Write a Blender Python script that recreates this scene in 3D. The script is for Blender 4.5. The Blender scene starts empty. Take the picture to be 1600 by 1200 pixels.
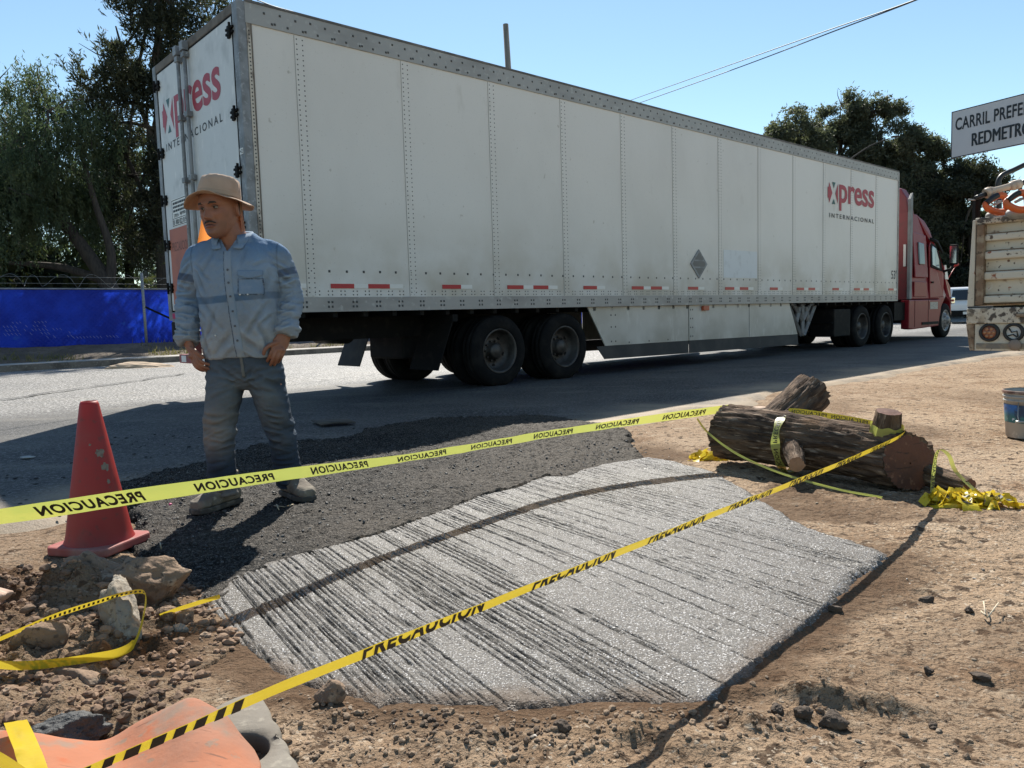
import bpy, bmesh, math, random
import numpy as np
from mathutils import Vector, Matrix
from mathutils.bvhtree import BVHTree

R = math.radians
SC = bpy.context.scene
COL = SC.collection

# ------------------------------------------------------------------ camera
CAM_H = 0.9035
F_PX = 1187.09
PITCH, ROLL = 0.0868, 0.0302
FWD = np.array([0, math.cos(PITCH), -math.sin(PITCH)])
_u = np.array([0, math.sin(PITCH), math.cos(PITCH)])
_r = np.array([1.0, 0, 0])
RT = math.cos(ROLL) * _r - math.sin(ROLL) * _u
UP = math.sin(ROLL) * _r + math.cos(ROLL) * _u
cam_data = bpy.data.cameras.new("camera")
cam = bpy.data.objects.new("camera", cam_data)
COL.objects.link(cam)
cam_data.sensor_width = 36.0
cam_data.lens = F_PX / 1600 * 36.0
cam_data.clip_start = 0.05
cam_data.clip_end = 3000
M4 = Matrix(((RT[0], UP[0], -FWD[0], 0), (RT[1], UP[1], -FWD[1], 0), (RT[2], UP[2], -FWD[2], CAM_H), (0, 0, 0, 1)))
cam.matrix_world = M4
SC.camera = cam

# ------------------------------------------------------------------ world, sun, exposure
SUN_EL = R(45)
world = bpy.data.worlds.new("World")
SC.world = world
world.use_nodes = True
wn = world.node_tree.nodes
wn.clear()
sky = wn.new("ShaderNodeTexSky")
sky.sky_type = 'NISHITA'
sky.sun_disc = False
sky.sun_elevation = SUN_EL
sky.sun_rotation = R(-1.7)
sky.altitude = 0
sky.air_density = 1.0
sky.dust_density = 0.05
sky.ozone_density = 0.4
bg = wn.new("ShaderNodeBackground")
bg.inputs[1].default_value = 0.085
wo = wn.new("ShaderNodeOutputWorld")
tint = wn.new("ShaderNodeMix"); tint.data_type = 'RGBA'; tint.blend_type = 'MULTIPLY'
tint.inputs[0].default_value = 1.0
tint.inputs[7].default_value = (0.94, 1.035, 1.0, 1)      # the air's slightly cyan cast
world.node_tree.links.new(sky.outputs[0], tint.inputs[6])
world.node_tree.links.new(tint.outputs[2], bg.inputs[0])
world.node_tree.links.new(bg.outputs[0], wo.inputs[0])

sun_d = bpy.data.lights.new("sun", 'SUN')
sun_d.energy = 4.6
sun_d.angle = R(0.5)
sun_d.color = (1.0, 0.95, 0.86)
sun = bpy.data.objects.new("sun", sun_d)
COL.objects.link(sun)
sun.rotation_euler = Vector((0.03, -1.0, -1.0)).to_track_quat('-Z', 'Y').to_euler()

SC.view_settings.view_transform = 'Standard'
SC.view_settings.look = 'None'
SC.view_settings.exposure = 0.85
SC.view_settings.gamma = 1.0
SC.cycles.max_bounces = 6
SC.cycles.transparent_max_bounces = 8

# ------------------------------------------------------------------ placing helpers
CAMP = np.array([0, 0, CAM_H])
def ray(px, py):
    return FWD + RT * (px - 800) / F_PX + UP * (600 - py) / F_PX
def G(px, py, z=0.0):
    d = ray(px, py)
    return CAMP + d * ((z - CAM_H) / d[2])
def AY(px, py, Y):
    d = ray(px, py)
    return CAMP + d * (Y / d[1])

# ------------------------------------------------------------------ noise
def _hash(ix, iy, iz, seed):
    h = (ix.astype(np.int64) * 374761393 + iy.astype(np.int64) * 668265263 + iz.astype(np.int64) * 2147483647 + seed * 1274126177) & 0xffffffff
    h = ((h ^ (h >> 13)) * 1274126177) & 0xffffffff
    h = ((h ^ (h >> 16)) * 2246822519) & 0xffffffff
    return ((h ^ (h >> 15)) & 0xffff) / 65535.0
def vnoise(p, seed=0):
    p = np.asarray(p, float)
    i = np.floor(p).astype(np.int64)
    f = p - i
    u = f * f * (3 - 2 * f)
    r = 0
    for dx in (0, 1):
        wx = u[:, 0] if dx else 1 - u[:, 0]
        for dy in (0, 1):
            wy = u[:, 1] if dy else 1 - u[:, 1]
            for dz in (0, 1):
                wz = u[:, 2] if dz else 1 - u[:, 2]
                r = r + wx * wy * wz * _hash(i[:, 0] + dx, i[:, 1] + dy, i[:, 2] + dz, seed)
    return r
def fbm(p, oct=4, seed=0, gain=0.5):
    p = np.asarray(p, float)
    a, s, t = 1.0, 0, 0
    for k in range(oct):
        s = s + a * (vnoise(p * 2 ** k + 17.3 * k, seed + k) - 0.5)
        t += a
        a *= gain
    return s / t * 2
def sstep(a, b, x):
    t = np.clip((x - a) / (b - a), 0, 1)
    return t * t * (3 - 2 * t)

# ------------------------------------------------------------------ materials
class NT:
    def __init__(self, name):
        self.m = bpy.data.materials.new(name)
        self.m.use_nodes = True
        self.n = self.m.node_tree.nodes
        self.l = self.m.node_tree.links
        self.bsdf = self.n["Principled BSDF"]
        tc = self.n.new("ShaderNodeTexCoord")
        self.co = tc.outputs["Object"]
    def new(self, t):
        return self.n.new(t)
    def link(self, a, b):
        self.l.new(a, b)
    def mapped(self, stretch):
        mp = self.n.new("ShaderNodeMapping")
        mp.inputs["Scale"].default_value = stretch
        self.l.new(self.co, mp.inputs[0])
        return mp.outputs[0]
    def noise(self, scale, detail=3, stretch=None, rough=0.55, dist=0.0):
        nz = self.n.new("ShaderNodeTexNoise")
        nz.inputs["Scale"].default_value = scale
        nz.inputs["Detail"].default_value = detail
        nz.inputs["Roughness"].default_value = rough
        nz.inputs["Distortion"].default_value = dist
        self.l.new(self.mapped(stretch) if stretch else self.co, nz.inputs["Vector"])
        return nz.outputs[0]
    def remap(self, sock, lo, hi, a=0.0, b=1.0):
        mr = self.n.new("ShaderNodeMapRange")
        mr.interpolation_type = 'SMOOTHSTEP'
        mr.inputs[1].default_value = lo
        mr.inputs[2].default_value = hi
        mr.inputs[3].default_value = a
        mr.inputs[4].default_value = b
        self.l.new(sock, mr.inputs[0])
        return mr.outputs[0]
    def math(self, op, a, b):
        mt = self.n.new("ShaderNodeMath")
        mt.operation = op
        for k, v in enumerate((a, b)):
            if isinstance(v, (int, float)):
                mt.inputs[k].default_value = v
            else:
                self.l.new(v, mt.inputs[k])
        return mt.outputs[0]
    def mix(self, fac, a, b):
        mx = self.n.new("ShaderNodeMix")
        mx.data_type = 'RGBA'
        for s, v in ((mx.inputs[0], fac), (mx.inputs[6], a), (mx.inputs[7], b)):
            if isinstance(v, (int, float)):
                s.default_value = v
            elif isinstance(v, tuple):
                s.default_value = (v[0], v[1], v[2], 1)
            else:
                self.l.new(v, s)
        return mx.outputs[2]
    def axis(self, k):
        sp = self.n.new("ShaderNodeSeparateXYZ")
        self.l.new(self.co, sp.inputs[0])
        return sp.outputs[k]

def M(name, base, layers=(), rough=0.7, bumps=(), metal=0.0, spec=0.5, rvar=None, transl=None, see=None, attr=None, zdirt=None, coat=0.0, alpha=None):
    """layers: (scale, detail, lo, hi, colour[, stretch]); bumps: (scale, strength, distance[, stretch])"""
    t = NT(name)
    b = t.bsdf
    col = base
    if attr:
        an = t.new("ShaderNodeAttribute")
        an.attribute_name = attr
        col = an.outputs["Color"]
    for L in layers:
        f = t.remap(t.noise(L[0], L[1], L[5] if len(L) > 5 else None), L[2], L[3])
        col = t.mix(f, col, L[4])
    if zdirt:
        z0, z1, c, s = zdirt
        f = t.math('MULTIPLY', t.remap(t.axis(2), z0, z1, 1, 0), t.remap(t.noise(s, 4), 0.3, 0.7))
        col = t.mix(f, col, c)
    if isinstance(col, tuple):
        b.inputs["Base Color"].default_value = (*col, 1)
    else:
        t.link(col, b.inputs["Base Color"])
    b.inputs["Roughness"].default_value = rough
    b.inputs["Metallic"].default_value = metal
    b.inputs["Specular IOR Level"].default_value = spec
    b.inputs["Coat Weight"].default_value = coat
    if alpha is not None:
        b.inputs["Alpha"].default_value = alpha
    if rvar:
        t.link(t.remap(t.noise(rvar[0], 4), 0.3, 0.7, rvar[1], rvar[2]), b.inputs["Roughness"])
    prev = None
    for B in bumps:
        bp = t.new("ShaderNodeBump")
        bp.inputs["Strength"].default_value = B[1]
        bp.inputs["Distance"].default_value = B[2]
        t.link(t.noise(B[0], 4, B[3] if len(B) > 3 else None), bp.inputs["Height"])
        if prev:
            t.link(prev, bp.inputs["Normal"])
        prev = bp.outputs[0]
    if prev:
        t.link(prev, b.inputs["Normal"])
    if transl:
        tr = t.new("ShaderNodeBsdfTranslucent")
        tr.inputs[0].default_value = (*transl[1], 1)
        ad = t.new("ShaderNodeMixShader")
        ad.inputs[0].default_value = transl[0]
        t.link(b.outputs[0], ad.inputs[1])
        t.link(tr.outputs[0], ad.inputs[2])
        last = ad.outputs[0]
        if see:                                  # thin film: part of the light goes straight through, tinted
            tp = t.new("ShaderNodeBsdfTransparent"); tp.inputs[0].default_value = (*see[1], 1)
            a2 = t.new("ShaderNodeMixShader"); a2.inputs[0].default_value = see[0]
            t.link(last, a2.inputs[1]); t.link(tp.outputs[0], a2.inputs[2]); last = a2.outputs[0]
        t.link(last, t.n["Material Output"].inputs[0])
    return t.m

# ------------------------------------------------------------------ mesh building
def empty(name, loc=(0, 0, 0), rz=0.0):
    o = bpy.data.objects.new(name, None)
    o.empty_display_size = 0.1
    COL.objects.link(o)
    o.location = loc
    o.rotation_euler = (0, 0, rz)
    return o
def tag(o, label, cat, group=None, kind=None):
    o["label"] = label
    o["category"] = cat
    if group:
        o["group"] = group
    if kind:
        o["kind"] = kind
    return o
def struct(o, kind="structure"):
    o["kind"] = kind
    return o

class MB:
    def __init__(self):
        self.v, self.f, self.mi, self.sm = [], [], [], []
        self.cur = 0
    def add(self, verts, faces, smooth=False):
        b = len(self.v)
        self.v.extend([tuple(map(float, p)) for p in verts])
        for f in faces:
            self.f.append([i + b for i in f])
            self.mi.append(self.cur)
            self.sm.append(smooth)
        return self
    def box(self, x0, x1, y0, y1, z0, z1):
        v = [(x0, y0, z0), (x1, y0, z0), (x1, y1, z0), (x0, y1, z0), (x0, y0, z1), (x1, y0, z1), (x1, y1, z1), (x0, y1, z1)]
        return self.add(v, [(0, 3, 2, 1), (4, 5, 6, 7), (0, 1, 5, 4), (1, 2, 6, 5), (2, 3, 7, 6), (3, 0, 4, 7)])
    def prism(self, poly, axis, a, b, taper=None):
        """poly in the two other axes (order xyz without axis), extruded a..b"""
        n = len(poly)
        def pt(p, t):
            if axis == 'y':
                return (p[0], t, p[1])
            if axis == 'x':
                return (t, p[0], p[1])
            return (p[0], p[1], t)
        v = [pt(p, a) for p in poly] + [pt(p, b) for p in (taper or poly)]
        area = sum(poly[i][0] * poly[(i + 1) % n][1] - poly[(i + 1) % n][0] * poly[i][1] for i in range(n))
        fl = (area > 0) ^ (b < a)
        if axis == 'y':
            fl = not fl
        c0, c1 = list(range(n)), list(range(n, 2 * n))
        faces = [c0[::-1], c1] + [(i, (i + 1) % n, n + (i + 1) % n, n + i) for i in range(n)]
        if not fl:
            faces = [list(q)[::-1] for q in faces]
        return self.add(v, faces)
    def tube(self, pts, rad, n=10, caps=True, smooth=True, flat=None):
        """pts list of 3-D points; rad scalar/list or list of (a,b); flat: fixed side vector for the first radius"""
        P = [np.array(p, float) for p in pts]
        k = len(P)
        if isinstance(rad, (int, float)):
            rad = [rad] * k
        rad = [(r, r) if isinstance(r, (int, float)) else r for r in rad]
        vs, prev = [], None
        for i in range(k):
            t = P[min(i + 1, k - 1)] - P[max(i - 1, 0)]
            t = t / (np.linalg.norm(t) + 1e-12)
            if flat is not None:
                s = np.array(flat, float)
            elif prev is None:
                s = np.cross(t, (0, 0, 1.0)) if abs(t[2]) < 0.9 else np.cross(t, (0, 1.0, 0))
            else:
                s = prev
            s = s - t * (s @ t)
            s = s / (np.linalg.norm(s) + 1e-12)
            prev = s
            q = np.cross(t, s)
            for j in range(n):
                a = 2 * math.pi * j / n
                vs.append(P[i] + s * math.cos(a) * rad[i][0] + q * math.sin(a) * rad[i][1])
        fs = []
        for i in range(k - 1):
            for j in range(n):
                fs.append((i * n + j, i * n + (j + 1) % n, (i + 1) * n + (j + 1) % n, (i + 1) * n + j))
        self.add(vs, fs, smooth)
        if caps:
            b = len(self.v) - len(vs)
            for f in ([b + j for j in range(n)][::-1], [b + (k - 1) * n + j for j in range(n)]):
                self.f.append(f)
                self.mi.append(self.cur)
                self.sm.append(False)
        return self
    def cyl(self, p0, p1, r0, r1=None, n=16, smooth=True):
        return self.tube([p0, p1], [r0, r0 if r1 is None else r1], n, True, smooth)
    def lathe(self, prof, c=(0, 0, 0), axis='z', n=32, smooth=True, close=False):
        """prof: list of (radius, height)"""
        vs, fs = [], []
        for r, h in prof:
            for j in range(n):
                a = 2 * math.pi * j / n
                x, y = r * math.cos(a), r * math.sin(a)
                p = (x, y, h) if axis == 'z' else ((x, h, y) if axis == 'y' else (h, x, y))
                vs.append((p[0] + c[0], p[1] + c[1], p[2] + c[2]))
        k = len(prof)
        for i in range(k - 1 + (1 if close else 0)):
            for j in range(n):
                q = (i * n + j, i * n + (j + 1) % n, ((i + 1) % k) * n + (j + 1) % n, ((i + 1) % k) * n + j)
                fs.append(q if axis != 'y' else q[::-1])
        return self.add(vs, fs, smooth)
    def ellipsoid(self, c, r, n=20, m=14, smooth=True):
        vs, fs = [], []
        for i in range(m + 1):
            t = math.pi * (i / m) * 0.998 + 0.003
            for j in range(n):
                a = 2 * math.pi * j / n
                vs.append((c[0] + r[0] * math.sin(t) * math.cos(a), c[1] + r[1] * math.sin(t) * math.sin(a), c[2] + r[2] * math.cos(t)))
        for i in range(m):
            for j in range(n):
                fs.append((i * n + j, (i + 1) * n + j, (i + 1) * n + (j + 1) % n, i * n + (j + 1) % n))
        b = len(self.v)
        self.add(vs, fs, smooth)
        for f in ([b + j for j in range(n)], [b + m * n + j for j in range(n)][::-1]):
            self.f.append(f); self.mi.append(self.cur); self.sm.append(smooth)
        return self
    def grid(self, pts, smooth=True, closed_u=False):
        """pts: array (a,b,3)"""
        pts = np.asarray(pts, float)
        a, b = pts.shape[:2]
        fs = []
        for i in range(a - 1 + (1 if closed_u else 0)):
            for j in range(b - 1):
                i2 = (i + 1) % a
                fs.append((i * b + j, i2 * b + j, i2 * b + j + 1, i * b + j + 1))
        return self.add(pts.reshape(-1, 3), fs, smooth)
    def mesh(self, name):
        me = bpy.data.meshes.new(name)
        me.from_pydata(self.v, [], self.f)
        me.polygons.foreach_set("material_index", self.mi)
        me.polygons.foreach_set("use_smooth", self.sm)
        me.update()
        return me
    def build(self, name, mats, parent=None, bevel=0.0, segs=2, solid=0.0, fix=True, subsurf=0):
        me = self.mesh(name)
        if fix:
            bm = bmesh.new(); bm.from_mesh(me)
            bmesh.ops.recalc_face_normals(bm, faces=bm.faces)
            bm.to_mesh(me); bm.free()
        return place(name, me, mats, parent, bevel, segs, solid, subsurf)

def place(name, me, mats, parent=None, bevel=0.0, segs=2, solid=0.0, subsurf=0):
    o = bpy.data.objects.new(name, me)
    COL.objects.link(o)
    for m in (mats if isinstance(mats, (list, tuple)) else [mats]):
        me.materials.append(m)
    if parent:
        o.parent = parent
    if solid:
        s = o.modifiers.new("solid", 'SOLIDIFY'); s.thickness = solid; s.offset = 0
    if bevel:
        b = o.modifiers.new("bevel", 'BEVEL'); b.width = bevel; b.segments = segs; b.limit_method = 'ANGLE'; b.angle_limit = R(35)
    if subsurf:
        s = o.modifiers.new("sub", 'SUBSURF'); s.levels = subsurf; s.render_levels = subsurf
    return o

def big_mesh(name, V, Fq, smooth=True):
    """fast mesh from numpy arrays; Fq (m,k) faces of equal size"""
    V = np.asarray(V, np.float32); Fq = np.asarray(Fq, np.int32)
    me = bpy.data.meshes.new(name)
    k = Fq.shape[1]
    me.vertices.add(len(V)); me.vertices.foreach_set("co", V.ravel())
    me.loops.add(Fq.size); me.loops.foreach_set("vertex_index", Fq.ravel())
    me.polygons.add(len(Fq))
    me.polygons.foreach_set("loop_start", np.arange(0, Fq.size, k, dtype=np.int32))
    me.polygons.foreach_set("loop_total", np.full(len(Fq), k, np.int32))
    me.polygons.foreach_set("use_smooth", np.full(len(Fq), smooth, bool))
    me.update(calc_edges=True)
    me.validate()
    return me
def vcol(me, name, C):
    at = me.color_attributes.new(name, 'FLOAT_COLOR', 'POINT')
    A = np.ones((len(me.vertices), 4), np.float32); A[:, :3] = C
    at.data.foreach_set("color", A.ravel())
def verts_of(me):
    a = np.empty(len(me.vertices) * 3, np.float32); me.vertices.foreach_get("co", a)
    return a.reshape(-1, 3).astype(float)
def norms_of(me):
    a = np.empty(len(me.vertices) * 3, np.float32); me.vertex_normals.foreach_get("vector", a)
    return a.reshape(-1, 3).astype(float)

def remeshed(mb, name, voxel, smooth_iter=4, factor=0.5):
    """union of all closed shapes in mb as one continuous surface"""
    me = mb.mesh(name)
    bm = bmesh.new(); bm.from_mesh(me); bmesh.ops.recalc_face_normals(bm, faces=bm.faces); bm.to_mesh(me); bm.free()
    o = bpy.data.objects.new("tmp", me); COL.objects.link(o)
    r = o.modifiers.new("r", 'REMESH'); r.mode = 'VOXEL'; r.voxel_size = voxel; r.use_smooth_shade = True
    if smooth_iter:
        s = o.modifiers.new("s", 'SMOOTH'); s.iterations = smooth_iter; s.factor = factor
    dg = bpy.context.evaluated_depsgraph_get()
    me2 = bpy.data.meshes.new_from_object(o.evaluated_get(dg))
    me2.name = name
    bpy.data.objects.remove(o); bpy.data.meshes.remove(me)
    me2.materials.clear()
    me2.polygons.foreach_set("use_smooth", np.ones(len(me2.polygons), bool))
    return me2

_text_cache = {}
def text2d(s, bold=0.0, spacing=1.0):
    key = (s, bold, spacing)
    if key in _text_cache:
        return _text_cache[key]
    cu = bpy.data.curves.new("t", 'FONT')
    cu.body = s; cu.size = 1.0; cu.offset = bold; cu.space_character = spacing; cu.resolution_u = 4
    o = bpy.data.objects.new("t", cu); COL.objects.link(o)
    dg = bpy.context.evaluated_depsgraph_get()
    me = bpy.data.meshes.new_from_object(o.evaluated_get(dg))
    v = verts_of(me)[:, :2]
    f = [list(p.vertices) for p in me.polygons]
    bpy.data.objects.remove(o); bpy.data.curves.remove(cu); bpy.data.meshes.remove(me)
    mn, mx = v.min(0), v.max(0)
    r = ((v - mn) / (mx - mn), f, (mx - mn))
    _text_cache[key] = r
    return r
def text_lower(s, frac, bold=0.0, spacing=1.0):
    """the letters' lower part only, cut cleanly at frac of their height"""
    uv, f, _ = text2d(s, bold, spacing)
    bm = bmesh.new()
    vs = [bm.verts.new((a, b, 0)) for a, b in uv]
    for q in f:
        try: bm.faces.new([vs[i] for i in q])
        except ValueError: pass
    bmesh.ops.bisect_plane(bm, geom=bm.verts[:] + bm.edges[:] + bm.faces[:], plane_co=(0, frac, 0), plane_no=(0, 1, 0), clear_outer=True)
    bm.verts.index_update()
    r = ([(v.co.x, v.co.y / frac) for v in bm.verts], [[v.index for v in q.verts] for q in bm.faces])
    bm.free()
    return r
def text_on(mb, s, fn, bold=0.0, spacing=1.0):
    """letters in the unit square mapped by fn(u,v)->3-D"""
    uv, f, _ = text2d(s, bold, spacing)
    mb.add([fn(a, b) for a, b in uv], f)
    return mb
# ================================================================== road frame
TH = 0.7313
DV = np.array([math.cos(TH), math.sin(TH), 0])       # along the road, away to the right
NV = np.array([-math.sin(TH), math.cos(TH), 0])      # across the road, away from the camera
def road_pt(a, n, z=0.0):
    return DV * a + NV * n + np.array([0, 0, z])

# ------------------------------------------------------------------ ground materials
def dirt_material():
    t = NT("dirt")
    big = t.remap(t.noise(0.9, 4), 0.38, 0.66)
    c = t.mix(big, (0.41, 0.298, 0.200), (0.31, 0.212, 0.134))
    c = t.mix(t.remap(t.noise(2.6, 5), 0.52, 0.68), c, (0.25, 0.158, 0.094))
    c = t.mix(t.remap(t.noise(5.0, 5, (1, 2.2, 1)), 0.56, 0.72), c, (0.46, 0.36, 0.255))
    c = t.mix(t.remap(t.noise(17, 5), 0.56, 0.63), c, (0.085, 0.056, 0.036))
    c = t.mix(t.remap(t.noise(60, 4), 0.58, 0.66), c, (0.50, 0.41, 0.31))
    c = t.mix(t.remap(t.noise(105, 3), 0.58, 0.64), c, (0.105, 0.073, 0.047))
    c = t.mix(t.remap(t.noise(34, 5, (1, 2.0, 1)), 0.58, 0.64), c, (0.14, 0.098, 0.064))
    an = t.new("ShaderNodeAttribute"); an.attribute_name = "wet"
    c = t.mix(an.outputs["Fac"], c, (0.10, 0.058, 0.032))
    t.link(c, t.bsdf.inputs["Base Color"])
    t.bsdf.inputs["Roughness"].default_value = 0.95
    t.bsdf.inputs["Specular IOR Level"].default_value = 0.15
    prev = None
    for s, st, d in ((22, 0.7, 0.04), (90, 0.8, 0.014), (320, 0.6, 0.004)):
        bp = t.new("ShaderNodeBump"); bp.inputs["Strength"].default_value = st; bp.inputs["Distance"].default_value = d
        t.link(t.noise(s, 5), bp.inputs["Height"])
        if prev: t.link(prev, bp.inputs["Normal"])
        prev = bp.outputs[0]
    t.link(prev, t.bsdf.inputs["Normal"])
    return t.m
DIRT = dirt_material()

def road_material():
    t = NT("worn_asphalt")
    lane_shade = t.new("ShaderNodeAttribute"); lane_shade.attribute_name = "lane_shade"
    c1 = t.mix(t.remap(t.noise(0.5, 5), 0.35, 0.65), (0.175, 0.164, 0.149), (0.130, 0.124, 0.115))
    c2 = t.mix(t.remap(t.noise(0.8, 5), 0.35, 0.65), (0.038, 0.036, 0.035), (0.092, 0.085, 0.076))  # dark near strip: the trailer's shade put into the asphalt colour
    c = t.mix(lane_shade.outputs["Fac"], c1, c2)
    c = t.mix(t.math('MULTIPLY', t.remap(t.noise(1.4, 6, (0.6, 1.6, 1)), 0.52, 0.70), 0.55), c, (0.205, 0.185, 0.155))
    c = t.mix(t.remap(t.noise(9, 5), 0.58, 0.68), c, (0.06, 0.058, 0.055))
    c = t.mix(t.remap(t.noise(32, 3), 0.54, 0.60), c, t.mix(lane_shade.outputs["Fac"], (0.50, 0.48, 0.45), (0.13, 0.125, 0.12)))
    c = t.mix(t.remap(t.noise(80, 3), 0.58, 0.64), c, (0.20, 0.195, 0.185))
    c = t.mix(t.remap(t.noise(24, 4), 0.59, 0.63), c, (0.045, 0.043, 0.041))
    c = t.mix(t.remap(t.noise(55, 3, (1, 1.4, 1)), 0.62, 0.68), c, (0.045, 0.043, 0.042))
    an = t.new("ShaderNodeAttribute"); an.attribute_name = "dust"
    f = t.math('MULTIPLY', an.outputs["Fac"], t.remap(t.noise(3.0, 6), 0.25, 0.6, 0.35, 1.0))
    c = t.mix(f, c, (0.355, 0.275, 0.19))
    t.link(c, t.bsdf.inputs["Base Color"])
    t.bsdf.inputs["Roughness"].default_value = 0.7
    t.bsdf.inputs["Specular IOR Level"].default_value = 0.25
    prev = None
    for s, st, d in ((30, 0.4, 0.010), (140, 0.8, 0.006)):
        bp = t.new("ShaderNodeBump"); bp.inputs["Strength"].default_value = st; bp.inputs["Distance"].default_value = d
        t.link(t.noise(s, 4), bp.inputs["Height"])
        if prev: t.link(prev, bp.inputs["Normal"])
        prev = bp.outputs[0]
    t.link(prev, t.bsdf.inputs["Normal"])
    return t.m
ROAD = road_material()

# ------------------------------------------------------------------ footprints
SLAB_PX = [(313, 962), (350, 910), (420, 882), (480, 864), (580, 835), (690, 797), (745, 775), (800, 762), (845, 744), (880, 745), (935, 728), (1012, 714),
           (1065, 722), (1130, 742), (1180, 775), (1250, 812), (1330, 846), (1402, 872), (1345, 918), (1290, 966), (1235, 1012), (1185, 1058), (1132, 1104),
           (1040, 1112), (940, 1108), (850, 1116), (700, 1112), (570, 1106), (480, 1082), (420, 1062), (385, 1030), (340, 990)]
SLAB = np.array([G(x, y)[:2] for x, y in SLAB_PX])
PATCH_PX = [(214, 862), (205, 835), (196, 800), (170, 757), (240, 736), (333, 719), (415, 697), (540, 683), (640, 662), (720, 642), (800, 643), (915, 661), (985, 689), (1010, 710),
            (1020, 730), (900, 765), (760, 800), (640, 850), (480, 905), (360, 950), (318, 965), (290, 935)]
PATCH = np.array([G(x, y)[:2] for x, y in PATCH_PX])
def in_poly(P, poly):
    x, y = P[:, 0], P[:, 1]
    r = np.zeros(len(P), bool)
    n = len(poly)
    for i in range(n):
        x1, y1 = poly[i]; x2, y2 = poly[(i + 1) % n]
        c = ((y1 > y) != (y2 > y)) & (x < (x2 - x1) * (y - y1) / (y2 - y1 + 1e-12) + x1)
        r ^= c
    return r
def poly_dist(P, poly):
    d = np.full(len(P), 1e9)
    n = len(poly)
    for i in range(n):
        a = poly[i]; e = poly[(i + 1) % n] - a
        u = np.clip(((P - a) @ e) / (e @ e), 0, 1)
        d = np.minimum(d, np.linalg.norm(P - a - u[:, None] * e, axis=1))
    return d
def sdist(P, poly):
    d = poly_dist(P, poly)
    return np.where(in_poly(P, poly), -d, d)

def near_edge(x, y):          # offset of the ragged road edge across the road, as a function of the place along it
    a = x * DV[0] + y * DV[1]
    p = np.stack([a * 0.9, a * 0 + 3.3, a * 0], 1)
    q = np.stack([a * 5, a * 0 + 1.3, a * 0], 1)
    return 4.05 + 0.5 * fbm(p, 3, 5) + 0.10 * fbm(q, 3, 9)

def ground_z(x, y):
    x = np.atleast_1d(np.asarray(x, float)); y = np.atleast_1d(np.asarray(y, float))
    P = np.stack([x, y, x * 0], 1)
    n = x * NV[0] + y * NV[1]
    e = near_edge(x, y)
    off = sstep(0.25, -0.5, n - e)                     # 1 on the dirt, 0 on the road
    near = sstep(9, 4, np.hypot(x, y))
    z = 0.020 * fbm(P * 1.6, 3, 1) + 0.012 * fbm(P * 6, 4, 2)
    cl = np.clip(fbm(P * 21, 3, 3) - 0.12, 0, 1)
    lumps = np.clip(fbm(P * 2.2, 3, 31) + 0.25, 0, 1)
    z = z + 0.032 * cl * lumps * near
    z = z + 0.006 * fbm(P * 45, 2, 4) * near
    sd = sdist(P[:, :2], SLAB)
    # churned soil along the slab's near edge
    churn = np.exp(-((sd - 0.10) / 0.09) ** 2) * sstep(2.15, 1.75, y) * sstep(-0.9, -0.5, x)
    z = z + churn * (0.012 + 0.040 * np.clip(fbm(P * 12, 4, 12), -0.3, 1))
    # a little lip of soil that runs right from the slab's corner
    lip = np.exp(-((y - (1.72 - 0.25 * (x - 0.5))) / 0.03) ** 2) * sstep(0.42, 0.55, x) * sstep(0.98, 0.8, x)
    z = z + 0.035 * lip
    sp = sdist(P[:, :2], PATCH)
    flat = np.maximum(sstep(-0.02, -0.10, sd), sstep(0.06, -0.04, sp))
    calm = sstep(0.16, 0.0, sd)
    z = z * (1 - 0.55 * calm) + 0.005 * calm
    z = z * (1 - flat) * off - 0.035 * flat - 0.03 * (1 - off)
    return z

def axis_pts(lo, f0, f1, hi, step, grow=1.16):
    a = list(np.arange(f0, f1, step))
    s, p, up = step, f1, []
    while p < hi:
        up.append(p); s *= grow; p += s
    s, p, dn = step * grow, f0 - step * grow, []
    while p > lo:
        dn.append(p); s *= grow; p -= s
    return np.array(dn[::-1] + a + up)
gx = axis_pts(-900, -1.9, 3.3, 900, 0.0115)
gy = axis_pts(-60, 1.15, 3.6, 1200, 0.0115, 1.035)
XX, YY = np.meshgrid(gx, gy, indexing='ij')
gxf, gyf = XX.ravel(), YY.ravel()
GZ = ground_z(gxf, gyf)
na, nb = len(gx), len(gy)
idx = np.arange(na * nb).reshape(na, nb)
quads = np.stack([idx[:-1, :-1], idx[1:, :-1], idx[1:, 1:], idx[:-1, 1:]], -1).reshape(-1, 4)
gme = big_mesh("ground", np.stack([gxf, gyf, GZ], 1), quads)
_P = np.stack([gxf, gyf, gxf * 0], 1)
_sd = sdist(_P[:, :2], SLAB)
wet = sstep(0.22, 0.02, _sd + 0.10 * fbm(_P * 5, 4, 21)) * 0.9 * sstep(3.2, 2.4, gyf)
wet = np.maximum(wet, 0.75 * sstep(0.02, 0.30, fbm(_P * 2.1, 4, 22)) * sstep(0.9, 0.15, _sd))
wet = np.maximum(wet, 0.45 * sstep(0.05, 0.40, fbm(_P * 1.1, 4, 23)))
wet = np.maximum(wet, 0.45 * sstep(2.1, 1.5, gyf) * sstep(-0.35, 0.25, fbm(_P * 3.0, 4, 24)))
vcol(gme, "wet", np.repeat(np.clip(wet, 0, 1)[:, None], 3, 1))
struct(place("ground", gme, DIRT))

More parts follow.
